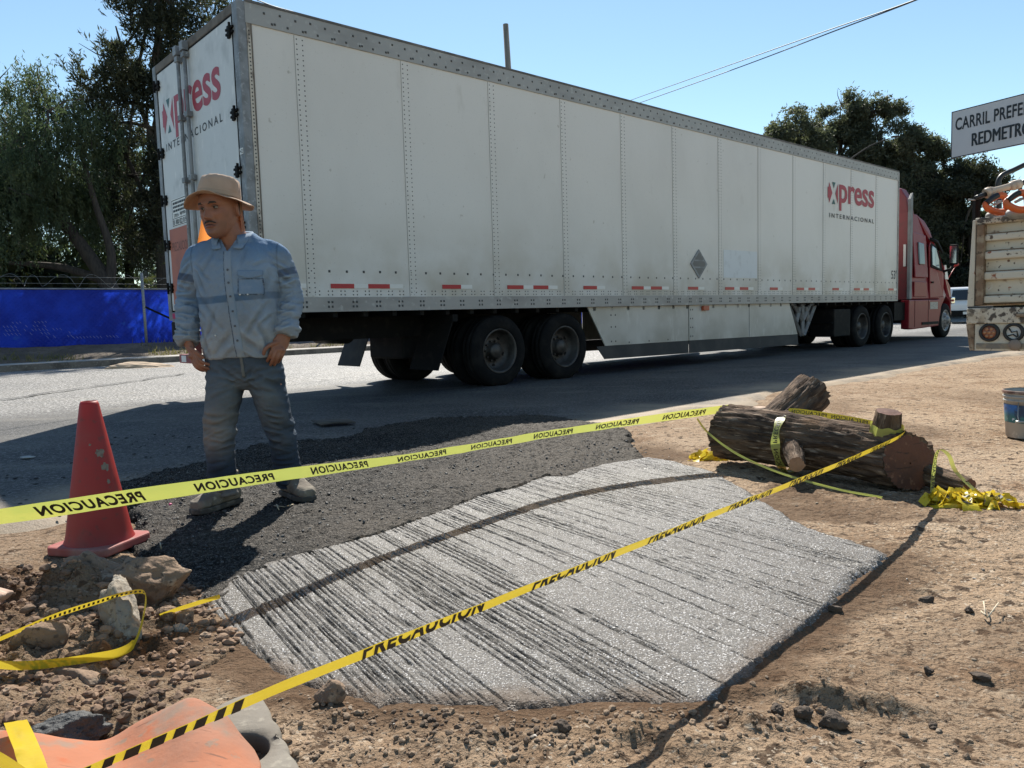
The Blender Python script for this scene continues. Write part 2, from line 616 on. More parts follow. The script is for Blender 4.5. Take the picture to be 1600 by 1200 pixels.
# ------------------------------------------------------------------ road sheet
ra = axis_pts(-120, -6, 22, 900, 0.07, 1.05)
rn_far = 20.95
rt_ = np.concatenate([np.linspace(0, 0.25, 45)[:-1], np.linspace(0.25, 1, 40)])
AA, TT = np.meshgrid(ra, rt_, indexing='ij')
af, tf = AA.ravel(), TT.ravel()
bx, by = DV[0] * af + NV[0] * 4.0, DV[1] * af + NV[1] * 4.0
ne = near_edge(bx, by)
nf = ne + tf * (rn_far - ne)
rx, ry = DV[0] * af + NV[0] * nf, DV[1] * af + NV[1] * nf
P3 = np.stack([rx, ry, rx * 0], 1)
rz = 0.006 + 0.012 * fbm(P3 * 0.8, 3, 41) * sstep(0.0, 0.03, tf) * sstep(1.0, 0.9, tf)
rz = np.where(tf == 0, -0.03, rz)
rz = rz - 0.02 * sstep(0.05, -0.05, sdist(P3[:, :2], PATCH))
idx = np.arange(len(ra) * len(rt_)).reshape(len(ra), len(rt_))
quads = np.stack([idx[:-1, :-1], idx[1:, :-1], idx[1:, 1:], idx[:-1, 1:]], -1).reshape(-1, 4)
rme = big_mesh("road", np.stack([rx, ry, rz], 1), quads)
dn = nf - ne
dust = sstep(1.0, 0.0, dn + 0.5 * fbm(P3 * 0.9, 4, 44))
lane_shade = sstep(10.6, 9.4, nf + 0.6 * fbm(P3 * 0.6, 3, 45))  # mask of the near strip whose colour carries the trailer's shade
vcol(rme, "lane_shade", np.repeat(lane_shade[:, None], 3, 1))
vcol(rme, "dust", np.repeat(dust[:, None], 3, 1))
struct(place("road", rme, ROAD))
# cracks in the far lane are real, thin dark tar lines
mb = MB()
for (p0, p1, w) in (((0, 627), (290, 585), 0.035),):
    A, B = G(*p0), G(*p1)
    A = A + (A - B) * 0.3
    pts = [A + (B - A) * t for t in np.linspace(0, 1, 60)]
    side = np.cross(B - A, (0, 0, 1.0)); side /= np.linalg.norm(side)
    L, Rr = [], []
    for i, q in enumerate(pts):
        jit = side * 0.12 * fbm(np.array([[i * 0.18, 0, 0]]), 3, 71)[0]
        ww = w * (0.6 + 0.6 * random.Random(i).random())
        z = np.array([0, 0, 0.022])
        L.append(q + jit + side * ww + z); Rr.append(q + jit - side * ww + z)
    mb.grid(np.array([L, Rr]))
struct(mb.build("road_crack", M("crack_tar", (0.035, 0.033, 0.03), rough=0.9)))

# ------------------------------------------------------------------ sidewalk, kerb, bank beyond the road
CONC = M("kerb_concrete", (0.42, 0.39, 0.34), [(3, 4, 0.4, 0.7, (0.30, 0.275, 0.24)), (30, 4, 0.55, 0.7, (0.5, 0.47, 0.42))], 0.9, [(60, 0.4, 0.01)])
KERB = M("kerb_face", (0.16, 0.145, 0.125), [(4, 4, 0.4, 0.65, (0.09, 0.082, 0.072)), (25, 4, 0.55, 0.7, (0.24, 0.22, 0.19))], 0.9, [(60, 0.4, 0.01)])
def strip(name, prof, mat, a0=-60, a1=260, step=1.0, jit=0.0, seed=0, kind="structure"):
    a = np.arange(a0, a1, step)
    pts = np.zeros((len(a), len(prof), 3))
    for j, (n, z) in enumerate(prof):
        q = np.stack([a * 1.1, np.full_like(a, n * 3.1), a * 0], 1)
        zz = z + (jit * fbm(q, 3, seed) if 0 < j < len(prof) - 1 else 0)
        pts[:, j] = DV * a[:, None] + NV * n + np.stack([a * 0, a * 0, zz + a * 0], 1)
    mb = MB().grid(pts, smooth=jit > 0)
    return struct(mb.build(name, mat), kind)
strip("kerb", [(20.95, -0.05), (20.95, 0.15), (21.13, 0.153), (21.13, 0.05)], KERB)
strip("sidewalk", [(21.12, 0.10), (21.13, 0.158), (22.05, 0.16), (22.06, 0.05)], CONC)
BANK = M("bank_soil", (0.115, 0.088, 0.062), [(1.2, 5, 0.4, 0.65, (0.20, 0.155, 0.11)), (9, 5, 0.55, 0.7, (0.07, 0.055, 0.04))], 0.95, [(20, 0.7, 0.05), (90, 0.6, 0.015)])
strip("dirt_bank", [(21.9, 0.04), (22.1, 0.17), (22.5, 0.24), (23.0, 0.36), (23.5, 0.47), (24.0, 0.52), (24.6, 0.55), (27, 0.6), (34, 0.7), (60, 0.9), (120, 1.0), (125, -0.5)],
      BANK, -90, 300, 0.25, 0.09, 51)

# dry grass along the bank: one object nobody could count
rng = np.random.default_rng(7)
def blades(name, pts, h, w, mat, seed=0, lean=0.5):
    rg = np.random.default_rng(seed)
    n = len(pts)
    an = rg.random(n) * 2 * np.pi
    hh = h * (0.4 + 0.9 * rg.random(n))
    side = np.stack([np.cos(an), np.sin(an), an * 0], 1) * (w * (0.6 + 0.8 * rg.random(n)))[:, None]
    ln = np.stack([rg.normal(0, lean, n), rg.normal(0, lean, n), np.ones(n)], 1) * hh[:, None]
    V = np.stack([pts - side, pts + side, pts + ln * 0.6 + side * 0.7, pts + ln], 1).reshape(-1, 3)
    i = np.arange(n)[:, None] * 4
    F = np.concatenate([i + np.array([0, 1, 2]), i + np.array([0, 2, 3])])
    return place(name, big_mesh(name, V, F, False), mat)
GRASS = M("dry_grass", (0.13, 0.13, 0.045), [(0.9, 3, 0.4, 0.65, (0.21, 0.18, 0.08))], 0.8, transl=(0.35, (0.20, 0.19, 0.06)))
n = 9000
a = rng.uniform(-12, 45, n)
nn_ = np.where(rng.random(n) < 0.65, rng.normal(22.3, 0.22, n), rng.uniform(22.1, 24.4, n))
keep = vnoise(np.stack([a * 0.7, nn_ * 0.7, a * 0], 1), 61) > 0.52
a, nn_ = a[keep], np.clip(nn_[keep], 22.02, 24.6)
zz = np.interp(nn_, [22.1, 22.5, 23, 23.5, 24], [0.15, 0.22, 0.33, 0.44, 0.49])
struct(blades("grass", DV * a[:, None] + NV * nn_[:, None] + np.stack([a * 0, a * 0, zz], 1), 0.16, 0.012, GRASS, 3), "stuff")

# ------------------------------------------------------------------ dark new asphalt
def asphalt_material():
    t = NT("fresh_asphalt")
    c = t.mix(t.remap(t.noise(1.6, 4), 0.40, 0.62), (0.0150, 0.0138, 0.0126), (0.040, 0.034, 0.028))
    c = t.mix(t.remap(t.noise(85, 3), 0.52, 0.60), c, (0.098, 0.084, 0.070))
    c = t.mix(t.remap(t.noise(150, 3), 0.60, 0.65), c, (0.22, 0.20, 0.175))
    c = t.mix(t.remap(t.noise(100, 3, (1.1, 0.9, 1)), 0.55, 0.61), c, (0.010, 0.0095, 0.009))
    an = t.new("ShaderNodeAttribute"); an.attribute_name = "dust"
    c = t.mix(t.math('MULTIPLY', an.outputs["Fac"], t.remap(t.noise(60, 4), 0.3, 0.7, 0.25, 0.95)), c, (0.120, 0.098, 0.075))
    t.link(c, t.bsdf.inputs["Base Color"])
    t.bsdf.inputs["Roughness"].default_value = 0.7
    t.bsdf.inputs["Specular IOR Level"].default_value = 0.13
    prev = None
    for s, st, d in ((75, 1.0, 0.020), (200, 0.9, 0.006)):
        bp = t.new("ShaderNodeBump"); bp.inputs["Strength"].default_value = st; bp.inputs["Distance"].default_value = d
        t.link(t.noise(s, 3), bp.inputs["Height"])
        if prev: t.link(prev, bp.inputs["Normal"])
        prev = bp.outputs[0]
    t.link(prev, t.bsdf.inputs["Normal"])
    return t.m
px_ = np.arange(-2.6, 2.2, 0.013); py_ = np.arange(2.2, 6.9, 0.013)
XX, YY = np.meshgrid(px_, py_, indexing='ij')
xf, yf = XX.ravel(), YY.ravel()
P3 = np.stack([xf, yf, xf * 0], 1)
sd = sdist(P3[:, :2], PATCH) + 0.20 * fbm(P3 * 2.2, 4, 81) + 0.06 * fbm(P3 * 16, 4, 82)
hump = 0.05 * np.exp(-((xf - 0.1) ** 2 / 0.9 + (yf - 5.9) ** 2 / 0.15))
z = 0.014 + 0.012 * fbm(P3 * 1.3, 3, 83) + 0.012 * fbm(P3 * 34, 2, 84) + 0.010 * np.clip(fbm(P3 * 60, 2, 85), -0.3, 1) + hump
z = z + (-0.045) * sstep(-0.03, 0.02, sd)
z = np.where(sdist(P3[:, :2], SLAB) < -0.05, -0.02, z)
keep = sd < 0.03
idx = np.arange(len(px_) * len(py_)).reshape(len(px_), len(py_))
quads = np.stack([idx[:-1, :-1], idx[1:, :-1], idx[1:, 1:], idx[:-1, 1:]], -1).reshape(-1, 4)
quads = quads[keep[quads].all(1)]
used = np.unique(quads); remap_ = np.full(len(xf), -1); remap_[used] = np.arange(len(used))
pme = big_mesh("asphalt_patch", np.stack([xf, yf, z], 1)[used], remap_[quads])
dust = sstep(0.0, 0.45, fbm(P3 * 1.0, 4, 86)) * sstep(5.2, 4.2, yf - 0.3 * xf) * 0.7 + 0.65 * sstep(-1.1, 0.4, xf)
vcol(pme, "dust", np.repeat(dust[used][:, None], 3, 1))
struct(place("asphalt_patch", pme, asphalt_material()))

# ------------------------------------------------------------------ broomed concrete slab
def slab_material():
    t = NT("broomed_concrete")
    c = t.mix(t.remap(t.noise(1.5, 4), 0.40, 0.64), (0.165, 0.150, 0.133), (0.115, 0.100, 0.084))
    c = t.mix(t.remap(t.noise(8, 4), 0.52, 0.70), c, (0.185, 0.170, 0.152))
    c = t.mix(t.remap(t.noise(150, 3), 0.50, 0.58), c, (0.095, 0.087, 0.080))
    c = t.mix(t.remap(t.noise(190, 2), 0.595, 0.635), c, (0.58, 0.56, 0.55))  # near-white specks: mortar grains and sun sparkle put into the colour
    an2 = t.new("ShaderNodeAttribute"); an2.attribute_name = "mud"
    c = t.mix(an2.outputs["Fac"], c, (0.105, 0.070, 0.045))
    an = t.new("ShaderNodeAttribute"); an.attribute_name = "groove_shade"
    c = t.mix(an.outputs["Fac"], c, (0.014, 0.0125, 0.011))  # near-black stands in for the shadow inside the grooves
    t.link(c, t.bsdf.inputs["Base Color"])
    t.link(t.remap(t.noise(40, 4), 0.35, 0.65, 0.34, 0.62), t.bsdf.inputs["Roughness"])
    t.bsdf.inputs["Specular IOR Level"].default_value = 0.22
    prev = None
    for s, st, d in ((130, 1.0, 0.006), (330, 0.8, 0.0025)):
        bp = t.new("ShaderNodeBump"); bp.inputs["Strength"].default_value = st; bp.inputs["Distance"].default_value = d
        t.link(t.noise(s, 3), bp.inputs["Height"])
        if prev: t.link(prev, bp.inputs["Normal"])
        prev = bp.outputs[0]
    t.link(prev, t.bsdf.inputs["Normal"])
    return t.m
GA = R(-57)
gv = np.array([math.cos(GA), math.sin(GA)]); gu = np.array([-gv[1], gv[0]])
su, sv = SLAB @ gu, SLAB @ gv
ua = np.arange(su.min() - 0.1, su.max() + 0.1, 0.0027)
va = np.arange(sv.min() - 0.1, sv.max() + 0.1, 0.011)
UU, VV = np.meshgrid(ua, va, indexing='ij')
uf, vf = UU.ravel(), VV.ravel()
xy = uf[:, None] * gu + vf[:, None] * gv
P3 = np.stack([xy[:, 0], xy[:, 1], uf * 0], 1)
wob = 0.012 * fbm(np.stack([uf * 1.2, vf * 1.6, uf * 0], 1), 3, 91)
uw = uf + wob
def grooves(pitch, seed, wmin, wmax, keepf):
    ph = (uf + 0.55 * wob + 0.0035 * fbm(np.stack([uf * 3, vf * 3.5, uf * 0], 1), 2, seed)) / pitch
    cell = np.floor(ph); fr = np.abs(ph - cell - 0.5)
    h = _hash(cell.astype(np.int64), cell.astype(np.int64) * 0 + seed, cell.astype(np.int64) * 0, seed)
    along = fbm(np.stack([cell * 3.7, vf * 1.1, uf * 0], 1), 2, seed + 1)          # each line comes and goes on its own
    fine = fbm(np.stack([cell * 5.1, vf * 26, uf * 0], 1), 2, seed + 2)
    w = wmin + (wmax - wmin) * np.clip(0.5 + 0.9 * along + 0.5 * (h - 0.5) + 0.35 * fine, 0, 1)
    on = sstep(-0.14, 0.06, along + 0.8 * (h - 1 + keepf) + 0.30 * fine)
    return sstep(w, w * 0.45, fr) * on
left = sstep(1.0, -0.7, xy[:, 0])
clus = sstep(-0.32, 0.05, fbm(np.stack([uf * 7.5, vf * 1.1, uf * 0], 1), 3, 86) + 0.22 * left)
area = sstep(-0.45, 0.15, fbm(np.stack([uf * 1.6, vf * 0.9, uf * 0], 1), 3, 94) + 0.25 * left)
gro = np.maximum(grooves(0.0225, 92, 0.06, 0.25, 0.32 + 0.30 * left) * clus, grooves(0.0150, 95, 0.05, 0.19, 0.08 + 0.30 * left) * clus * 0.9)
gro = np.maximum(gro, grooves(0.078, 98, 0.025, 0.070, 0.55 + 0.2 * left))
gro = gro * (0.55 + 0.45 * sstep(-0.25, 0.15, fbm(np.stack([uf * 40, vf * 22, uf * 0], 1), 2, 87)))
rag = fbm(P3 * 60, 2, 95)
gro = gro * sstep(-0.005, -0.06, sdist(xy, SLAB) + 0.02 * rag)
sd = sdist(xy, SLAB)
sdr = sd + 0.045 * fbm(P3 * 5, 4, 97) + 0.016 * rag
z = 0.015 + 0.005 * fbm(P3 * 1.5, 2, 98) - 0.009 * gro + 0.0026 * rag
z = z - 0.040 * sstep(-0.045, 0.020, sdr)
keep = sdr < 0.02
idx = np.arange(len(ua) * len(va)).reshape(len(ua), len(va))
quads = np.stack([idx[:-1, :-1], idx[1:, :-1], idx[1:, 1:], idx[:-1, 1:]], -1).reshape(-1, 4)
quads = quads[keep[quads].all(1)]
used = np.unique(quads); remap_ = np.full(len(uf), -1); remap_[used] = np.arange(len(used))
sme = big_mesh("concrete_slab", np.stack([xy[:, 0], xy[:, 1], z], 1)[used], remap_[quads])
vcol(sme, "groove_shade", np.repeat((sstep(0.10, 0.50, gro) * 0.97)[used][:, None], 3, 1))  # where the grooves' shadow is painted
mudm = sstep(-0.10, -0.01, sd + 0.07 * fbm(P3 * 7, 4, 99)) * sstep(2.3, 1.9, xy[:, 1]) * 0.85
mudm = np.maximum(mudm, 0.6 * sstep(-0.04, 0.0, sd + 0.03 * fbm(P3 * 9, 4, 100)))
vcol(sme, "mud", np.repeat(mudm[used][:, None], 3, 1))
struct(place("concrete_slab", sme, slab_material()))
# ================================================================== semi trailer
TRO = (-2.586, 7.816, 0.0)
WHITE = M("trailer_white", (0.70, 0.68, 0.64), [(0.5, 5, 0.42, 0.70, (0.63, 0.61, 0.57), (1, 1, 0.6)), (3.0, 6, 0.62, 0.80, (0.55, 0.52, 0.47), (1, 1, 0.5)), (9, 6, 0.66, 0.74, (0.46, 0.43, 0.38), (1, 1, 0.8)), (40, 3, 0.62, 0.72, (0.57, 0.545, 0.50))],
          0.42, [(1.6, 0.25, 0.03)], zdirt=(1.0, 2.4, (0.46, 0.415, 0.335), 1.3))
DOORW = M("door_white", (0.62, 0.63, 0.62), [(2.5, 6, 0.5, 0.7, (0.48, 0.49, 0.48)), (12, 5, 0.58, 0.72, (0.72, 0.72, 0.70), (1, 1, 0.4))], 0.5, zdirt=(1.1, 2.2, (0.42, 0.40, 0.36), 2))
RAIL = M("rail_aluminium", (0.36, 0.35, 0.33), [(2, 5, 0.45, 0.7, (0.25, 0.24, 0.225), (0.3, 1, 1)), (14, 4, 0.55, 0.7, (0.42, 0.41, 0.385))], 0.5, metal=0.25)
RIVET = M("rivet_dark", (0.06, 0.06, 0.057), rough=0.6)
GREYPOST = M("galvanised_post", (0.25, 0.26, 0.27), [(5, 5, 0.4, 0.65, (0.17, 0.175, 0.18)), (22, 4, 0.55, 0.7, (0.33, 0.34, 0.35))], 0.55, metal=0.3)
BROWN = M("weathered_seal", (0.17, 0.145, 0.12), [(6, 4, 0.4, 0.7, (0.10, 0.085, 0.07))], 0.8)
BLACKM = M("black_metal", (0.008, 0.008, 0.008), [(8, 4, 0.5, 0.7, (0.018, 0.016, 0.014))], 0.7, spec=0.15)
RUBBER = M("tyre_rubber", (0.007, 0.007, 0.0075), [(5, 4, 0.45, 0.7, (0.017, 0.016, 0.015)), (30, 3, 0.55, 0.7, (0.012, 0.0115, 0.011))], 0.85, spec=0.15)
RIM = M("dirty_rim", (0.070, 0.065, 0.060), [(6, 4, 0.4, 0.65, (0.028, 0.025, 0.022))], 0.5, metal=0.4)
SKIRT = M("skirt_white", (0.60, 0.575, 0.51), [(1.2, 5, 0.42, 0.7, (0.48, 0.45, 0.38)), (9, 5, 0.57, 0.72, (0.66, 0.64, 0.58), (1, 1, 0.3))], 0.5, zdirt=(0.2, 1.0, (0.36, 0.33, 0.27), 2))
SKIRTD = M("skirt_rubber", (0.035, 0.035, 0.036), [(3, 4, 0.4, 0.7, (0.06, 0.058, 0.055))], 0.7)
RED_R = M("red_reflector", (0.42, 0.012, 0.018), rough=0.35)
WHT_R = M("white_reflector", (0.72, 0.71, 0.67), rough=0.35)
LOGO_RED = M("logo_red", (0.36, 0.018, 0.035), [(12, 4, 0.6, 0.75, (0.42, 0.10, 0.11))], 0.5)
LOGO_GRN = M("logo_green", (0.018, 0.09, 0.085), rough=0.5)
INK = M("black_ink", (0.022, 0.025, 0.03), rough=0.6)
PATCHW = M("clean_patch", (0.64, 0.67, 0.69), [(6, 4, 0.5, 0.7, (0.56, 0.585, 0.60))], 0.45)

tl = tag(empty("semi_trailer", TRO, TH), "long white box semi trailer with red lettering parked along the road behind the man", "trailer")
L, W = 16.15, 2.59
SEAMS = [0.63, 1.95, 3.27, 4.58, 5.87, 7.16, 8.48, 9.79, 11.09, 12.36, 13.65, 14.94]

# near side panel with its rivet rows
mb = MB()
mb.box(0.10, L, 0.0, 0.035, 1.19, 3.91)
mb.cur = 1
def rivet(x, z, y=0.0, s=0.0135):
    mb.add([(x - s, y - 0.001, z - s), (x + s, y - 0.001, z - s), (x + s, y - 0.001, z + s), (x - s, y - 0.001, z + s), (x, y - 0.007, z)], [(0, 1, 4), (1, 2, 4), (2, 3, 4), (3, 0, 4)])
rr = random.Random(4)
for s in SEAMS:
    for dx in (-0.033, 0.033):
        for k in range(52):
            rivet(s + dx, 1.24 + k * 0.0515)
    mb.cur = 2
    mb.box(s - 0.058, s + 0.058, -0.004, -0.0005, 1.195, 3.905)
    mb.cur = 3
    mb.box(s - 0.061, s - 0.0575, -0.0055, -0.0008, 1.195, 3.905)
    mb.cur = 1
for x in np.arange(0.2, L, 0.215):
    rivet(x, 1.47 + 0.003 * rr.random())
for x in np.arange(0.2, L, 0.155):
    for dx in (0, 0.05):
        rivet(x + dx, 1.215, s=0.007); rivet(x + dx, 1.255, s=0.007)
side = mb.build("side_panel", [WHITE, RIVET, WHITE, RAIL], tl, fix=False)
mb = MB(); mb.box(0.10, L, W - 0.035, W, 1.19, 3.91); mb.build("side_panel", WHITE, tl)
mb = MB(); mb.box(0.05, L - 0.03, 0.041, W - 0.041, 4.04, 4.085); mb.build("roof", WHITE, tl)
mb = MB(); mb.box(0.06, L + 0.01, -0.020, 0.03, 4.1105, 4.135); mb.build("roof_edge", M("roof_edge_dark", (0.10, 0.095, 0.09), [(5, 4, 0.45, 0.7, (0.18, 0.17, 0.16))], 0.7), tl)
mb = MB(); mb.box(L - 0.05, L + 0.01, 0.05, W - 0.05, 1.1, 4.06); mb.build("front_wall", WHITE, tl, bevel=0.02)
mb = MB(); mb.box(0.05, L - 0.05, 0.04, W - 0.04, 1.06, 1.17)
for k in range(40):
    mb.box(0.5 + k * 0.39, 0.56 + k * 0.39, 0.05, W - 0.05, 0.97, 1.06)
mb.build("floor", BLACKM, tl)

def rail(name, z0, z1, y0, y1, rows):
    global mb
    mb = MB(); mb.box(0.05, L + 0.015, y0, y1, z0, z1)
    mb.cur = 1
    if y0 < 1:
        for x, z in rows:
            rivet(x, z, y0, 0.012)
    return mb.build(name, [RAIL, RIVET], tl, fix=False)
top_r = [(x, 4.04 + 0.012 * (i % 2)) for i, x in enumerate(np.arange(0.25, L, 0.17))] + [(x, 3.95) for x in np.arange(0.33, L, 0.17)] + [(x + .03, 3.955) for x in np.arange(0.33, L, 0.34)]
rail("top_rail", 3.91, 4.11, -0.014, 0.04, top_r)
rail("top_rail", 3.91, 4.11, W - 0.04, W + 0.014, [])
bot_r = [(x + dx, z) for x in np.arange(0.2, L, 0.305) for dx in (0, 0.045) for z in (1.085, 1.135)]
rail("bottom_rail", 1.03, 1.19, -0.016, 0.04, bot_r)
rail("bottom_rail", 1.03, 1.19, W - 0.04, W + 0.016, [])
mb = MB(); mb.box(L - 0.02, L + 0.025, -0.02, 0.05, 1.03, 4.105); mb.build("corner_post", RAIL, tl, bevel=0.008)

# rear frame, doors, hinges, lock rods
mb = MB()
mb.box(-0.03, 0.06, -0.012, 0.125, 1.0, 4.12)
mb.build("rear_post", GREYPOST, tl, bevel=0.012)
mb = MB(); mb.box(-0.03, 0.06, W - 0.10, W + 0.012, 1.0, 4.12)
mb.build("rear_post", GREYPOST, tl, bevel=0.012)
mb = MB(); mb.box(0.061, 0.10, -0.010, 0.03, 1.19, 3.91)
mb.cur = 1
for k in range(70):
    rivet(0.082, 1.25 + k * 0.0375, -0.010, 0.007)
mb.build("corner_trim", [M("peeling_trim", (0.55, 0.51, 0.44), [(9, 5, 0.5, 0.62, (0.22, 0.19, 0.16), (1, 1, 0.5))], 0.7), RIVET], tl, fix=False)
mb = MB(); mb.box(0.1005, 0.115, -0.012, 0.0, 1.19, 3.91); mb.build("trim_seam", BROWN, tl)
mb = MB(); mb.box(-0.03, 0.06, 0.126, W - 0.101, 4.02, 4.118); mb.build("rear_header", BROWN, tl, bevel=0.01)
mb = MB(); mb.box(-0.03, 0.06, 0.126, W - 0.101, 0.98, 1.10); mb.build("rear_sill", GREYPOST, tl, bevel=0.01)
doors = []
for (w0, w1) in ((0.140, 1.475), (1.490, W - 0.115)):
    mb = MB(); mb.box(-0.022, 0.03, w0 + 0.012, w1 - 0.012, 1.12, 4.005)
    dr = mb.build("rear_door", DOORW, tl, bevel=0.006)
    doors.append(dr)
    mb = MB()
    for a in ((w0 - 0.004, w0 + 0.0115), (w1 - 0.0115, w1 + 0.004)):
        mb.box(-0.026, 0.0, a[0], a[1], 1.105, 4.02)
    mb.box(-0.026, 0.0, w0 + 0.012, w1 - 0.012, 4.006, 4.018)
    mb.build("door_seal", BLACKM, dr)
for dr, wh in ((doors[0], 0.135), (doors[1], W - 0.11)):
    s = 1 if wh < 1 else -1
    for z in (3.86, 3.05, 2.48, 1.93, 1.40):
        mb = MB()
        mb.box(-0.052, -0.023, min(wh - s * 0.05, wh + s * 0.12), max(wh - s * 0.05, wh + s * 0.12), z - 0.035, z - 0.012)
        mb.box(-0.052, -0.023, min(wh - s * 0.05, wh + s * 0.12), max(wh - s * 0.05, wh + s * 0.12), z + 0.012, z + 0.035)
        mb.box(-0.045, -0.020, min(wh + s * 0.05, wh + s * 0.10), max(wh + s * 0.05, wh + s * 0.10), z - 0.06, z + 0.06)
        mb.cyl((-0.055, wh, z - 0.07), (-0.055, wh, z + 0.07), 0.014, n=10)
        mb.build("hinge", BLACKM, dr, bevel=0.003)
for dr, ww in ((doors[0], 1.385), (doors[1], 1.60)):
    mb = MB()
    mb.cyl((-0.062, ww, 1.03), (-0.062, ww, 4.06), 0.021, n=14)
    for z in (1.2, 1.75, 2.6, 3.3, 3.95):
        mb.box(-0.09, -0.0235, ww - 0.045, ww + 0.045, z - 0.03, z + 0.03)
    mb.box(-0.10, -0.03, ww - 0.05, ww + 0.05, 3.99, 4.09)
    mb.build("lock_rod", GREYPOST, dr, bevel=0.004)
    mb = MB(); s = -1 if ww < 1.48 else 1
    mb.tube([(-0.085, ww, 1.55), (-0.10, ww - s * 0.2, 1.53), (-0.10, ww - s * 0.42, 1.53)], 0.016, 8)
    mb.build("door_handle", GREYPOST, dr)
# small number plate on the post
mb = MB(); mb.box(-0.034, -0.0305, 0.03, 0.11, 2.63, 2.69); pl_ = mb.build("number_sticker", WHT_R, tl)
mb = MB(); text_on(mb, "42", lambda u, v: (-0.0345, 0.10 - 0.065 * u, 2.64 + 0.04 * v), 0.02); mb.build("lettering", INK, tl)

# company lettering on the doors (rear, seen from -x: reading left is +y) and on the side
def logo(parent, fx, z0, zx, yl, zr):
    """fx(u,z): u 0..1 across the whole wordmark -> point; z0..zx x-height span; four shapes plus letters"""
    z = lambda t: z0 + (zx - z0) * t
    zm = 0.5
    mb = MB()
    for poly in (((0.0, 0.24), (0.02, 0.24), (0.03, 0.0), (0.092, 0.5), (0.03, 1.0), (0.02, 0.76), (0.0, 0.76)), ((0.207, 0.0), (0.207, 1.0), (0.153, 0.5))):
        mb = MB(); mb.add([fx(a, z(b)) for a, b in poly], [list(range(len(poly)))])
        mb.build("emblem", LOGO_RED, parent, fix=False)
    for poly in (((0.088, 1.03), (0.153, 1.03), (0.122, 0.74)), ((0.088, -0.03), (0.122, 0.22), (0.153, -0.03))):
        mb = MB(); mb.add([fx(a, z(b)) for a, b in poly], [list(range(len(poly)))])
        mb.build("emblem", LOGO_GRN, parent, fix=False)
    uv, f, sz = text2d("press", 0.020, 0.98)
    # the descender of p: find where the x-height band sits
    des = 0.30
    mb = MB()
    mb.add([fx(0.232 + 0.768 * a, z((b * (1 + des) - des))) for a, b in uv], f)
    mb.build("lettering", LOGO_RED, parent, fix=False)
    mb = MB()
    text_on(mb, "INTERNACIONAL", lambda u, v: fx(0.035 + 0.965 * u, yl + (zr - yl) * v), 0.010, 1.45)
    mb.build("lettering", INK, parent, fix=False)
logo(side, lambda u, z: (12.50 + 2.28 * u, -0.0075, z), 3.11, 3.54, 2.81, 2.905)
logo(tl, lambda u, z: (-0.0245, 2.35 - 1.83 * u, z), 3.26, 3.63, 3.05, 3.14)
mb = MB(); text_on(mb, "53'", lambda u, v: (15.80 + 0.30 * u, -0.004, 1.56 + 0.21 * v), 0.005); mb.build("lettering", INK, side, fix=False)

# stickers on the far door leaf
mb = MB(); mb.box(-0.0245, -0.0225, 1.69, 2.24, 2.13, 2.46); mb.build("notice_sticker", WHT_R, doors[1])
mb = MB()
def frame(y0, y1, z0, z1, t, x):
    mb.box(x - 0.0008, x, y0, y1, z0, z0 + t); mb.box(x - 0.0008, x, y0, y1, z1 - t, z1)
    mb.box(x - 0.0008, x, y0, y0 + t, z0, z1); mb.box(x - 0.0008, x, y1 - t, y1, z0, z1)
frame(1.70, 2.23, 2.14, 2.45, 0.008, -0.0252)
mb.box(-0.0262, -0.0255, 1.71, 2.22, 2.225, 2.232)
text_on(mb, "01 800 822 0199", lambda u, v: (-0.0265, 2.21 - 0.48 * u, 2.155 + 0.06 * v), 0.012)
text_on(mb, "LINEA", lambda u, v: (-0.0265, 2.17 - 0.16 * u, 2.245 + 0.04 * v), 0.01)
text_on(mb, "xpress", lambda u, v: (-0.0265, 1.97 - 0.19 * u, 2.24 + 0.05 * v), 0.02)
rq = random.Random(2)
for zz_ in (2.395, 2.350, 2.305):           # fine print too small to read: broken dark dashes
    y_ = 2.19
    while y_ > 1.76:
        w_ = 0.02 + 0.05 * rq.random()
        mb.box(-0.0265, -0.0260, y_ - w_, y_, zz_, zz_ + 0.026)
        y_ -= w_ + 0.012
mb.build("lettering", INK, doors[1], fix=False)
ORNG = M("faded_orange_sheet", (0.42, 0.14, 0.085), [(4, 5, 0.45, 0.7, (0.34, 0.12, 0.08))], 0.6)
mb = MB(); mb.box(-0.0250, -0.0225, 1.67, 2.38, 1.20, 2.115); mb.build("warning_sheet", ORNG, doors[1])
mb = MB(); text_on(mb, "PRECAUCION", lambda u, v: (-0.0255, 2.31 - 0.58 * u, 1.84 + 0.11 * v), 0.012)
mb.build("lettering", M("faded_ink", (0.17, 0.07, 0.05), rough=0.7), doors[1], fix=False)

# conspicuity strips: red, white, ... one mesh each
strips = []
for x, two in ((-1, 0), (0.85, 1), (2.37, 0), (3.44, 1), (4.92, 0), (6.02, 1), (7.50, 0), (8.62, 1), (10.16, 0), (11.20, 1), (12.75, 0), (13.79, 1), (15.65, 0)):
    if x < 0:
        strips.append((0.22, 0.56, 0)); continue
    strips.append((x, x + 0.29, 1)); strips.append((x + 0.29, x + 0.47, 0))
    if two:
        strips.append((x + 0.47, x + 0.76, 1)); strips.append((x + 0.76, x + 0.94, 0))
for a, b, r in strips:
    mb = MB(); mb.box(a, b, -0.0085, -0.0045, 1.285, 1.335)
    mb.build("reflective_strip", RED_R if r else WHT_R, side)
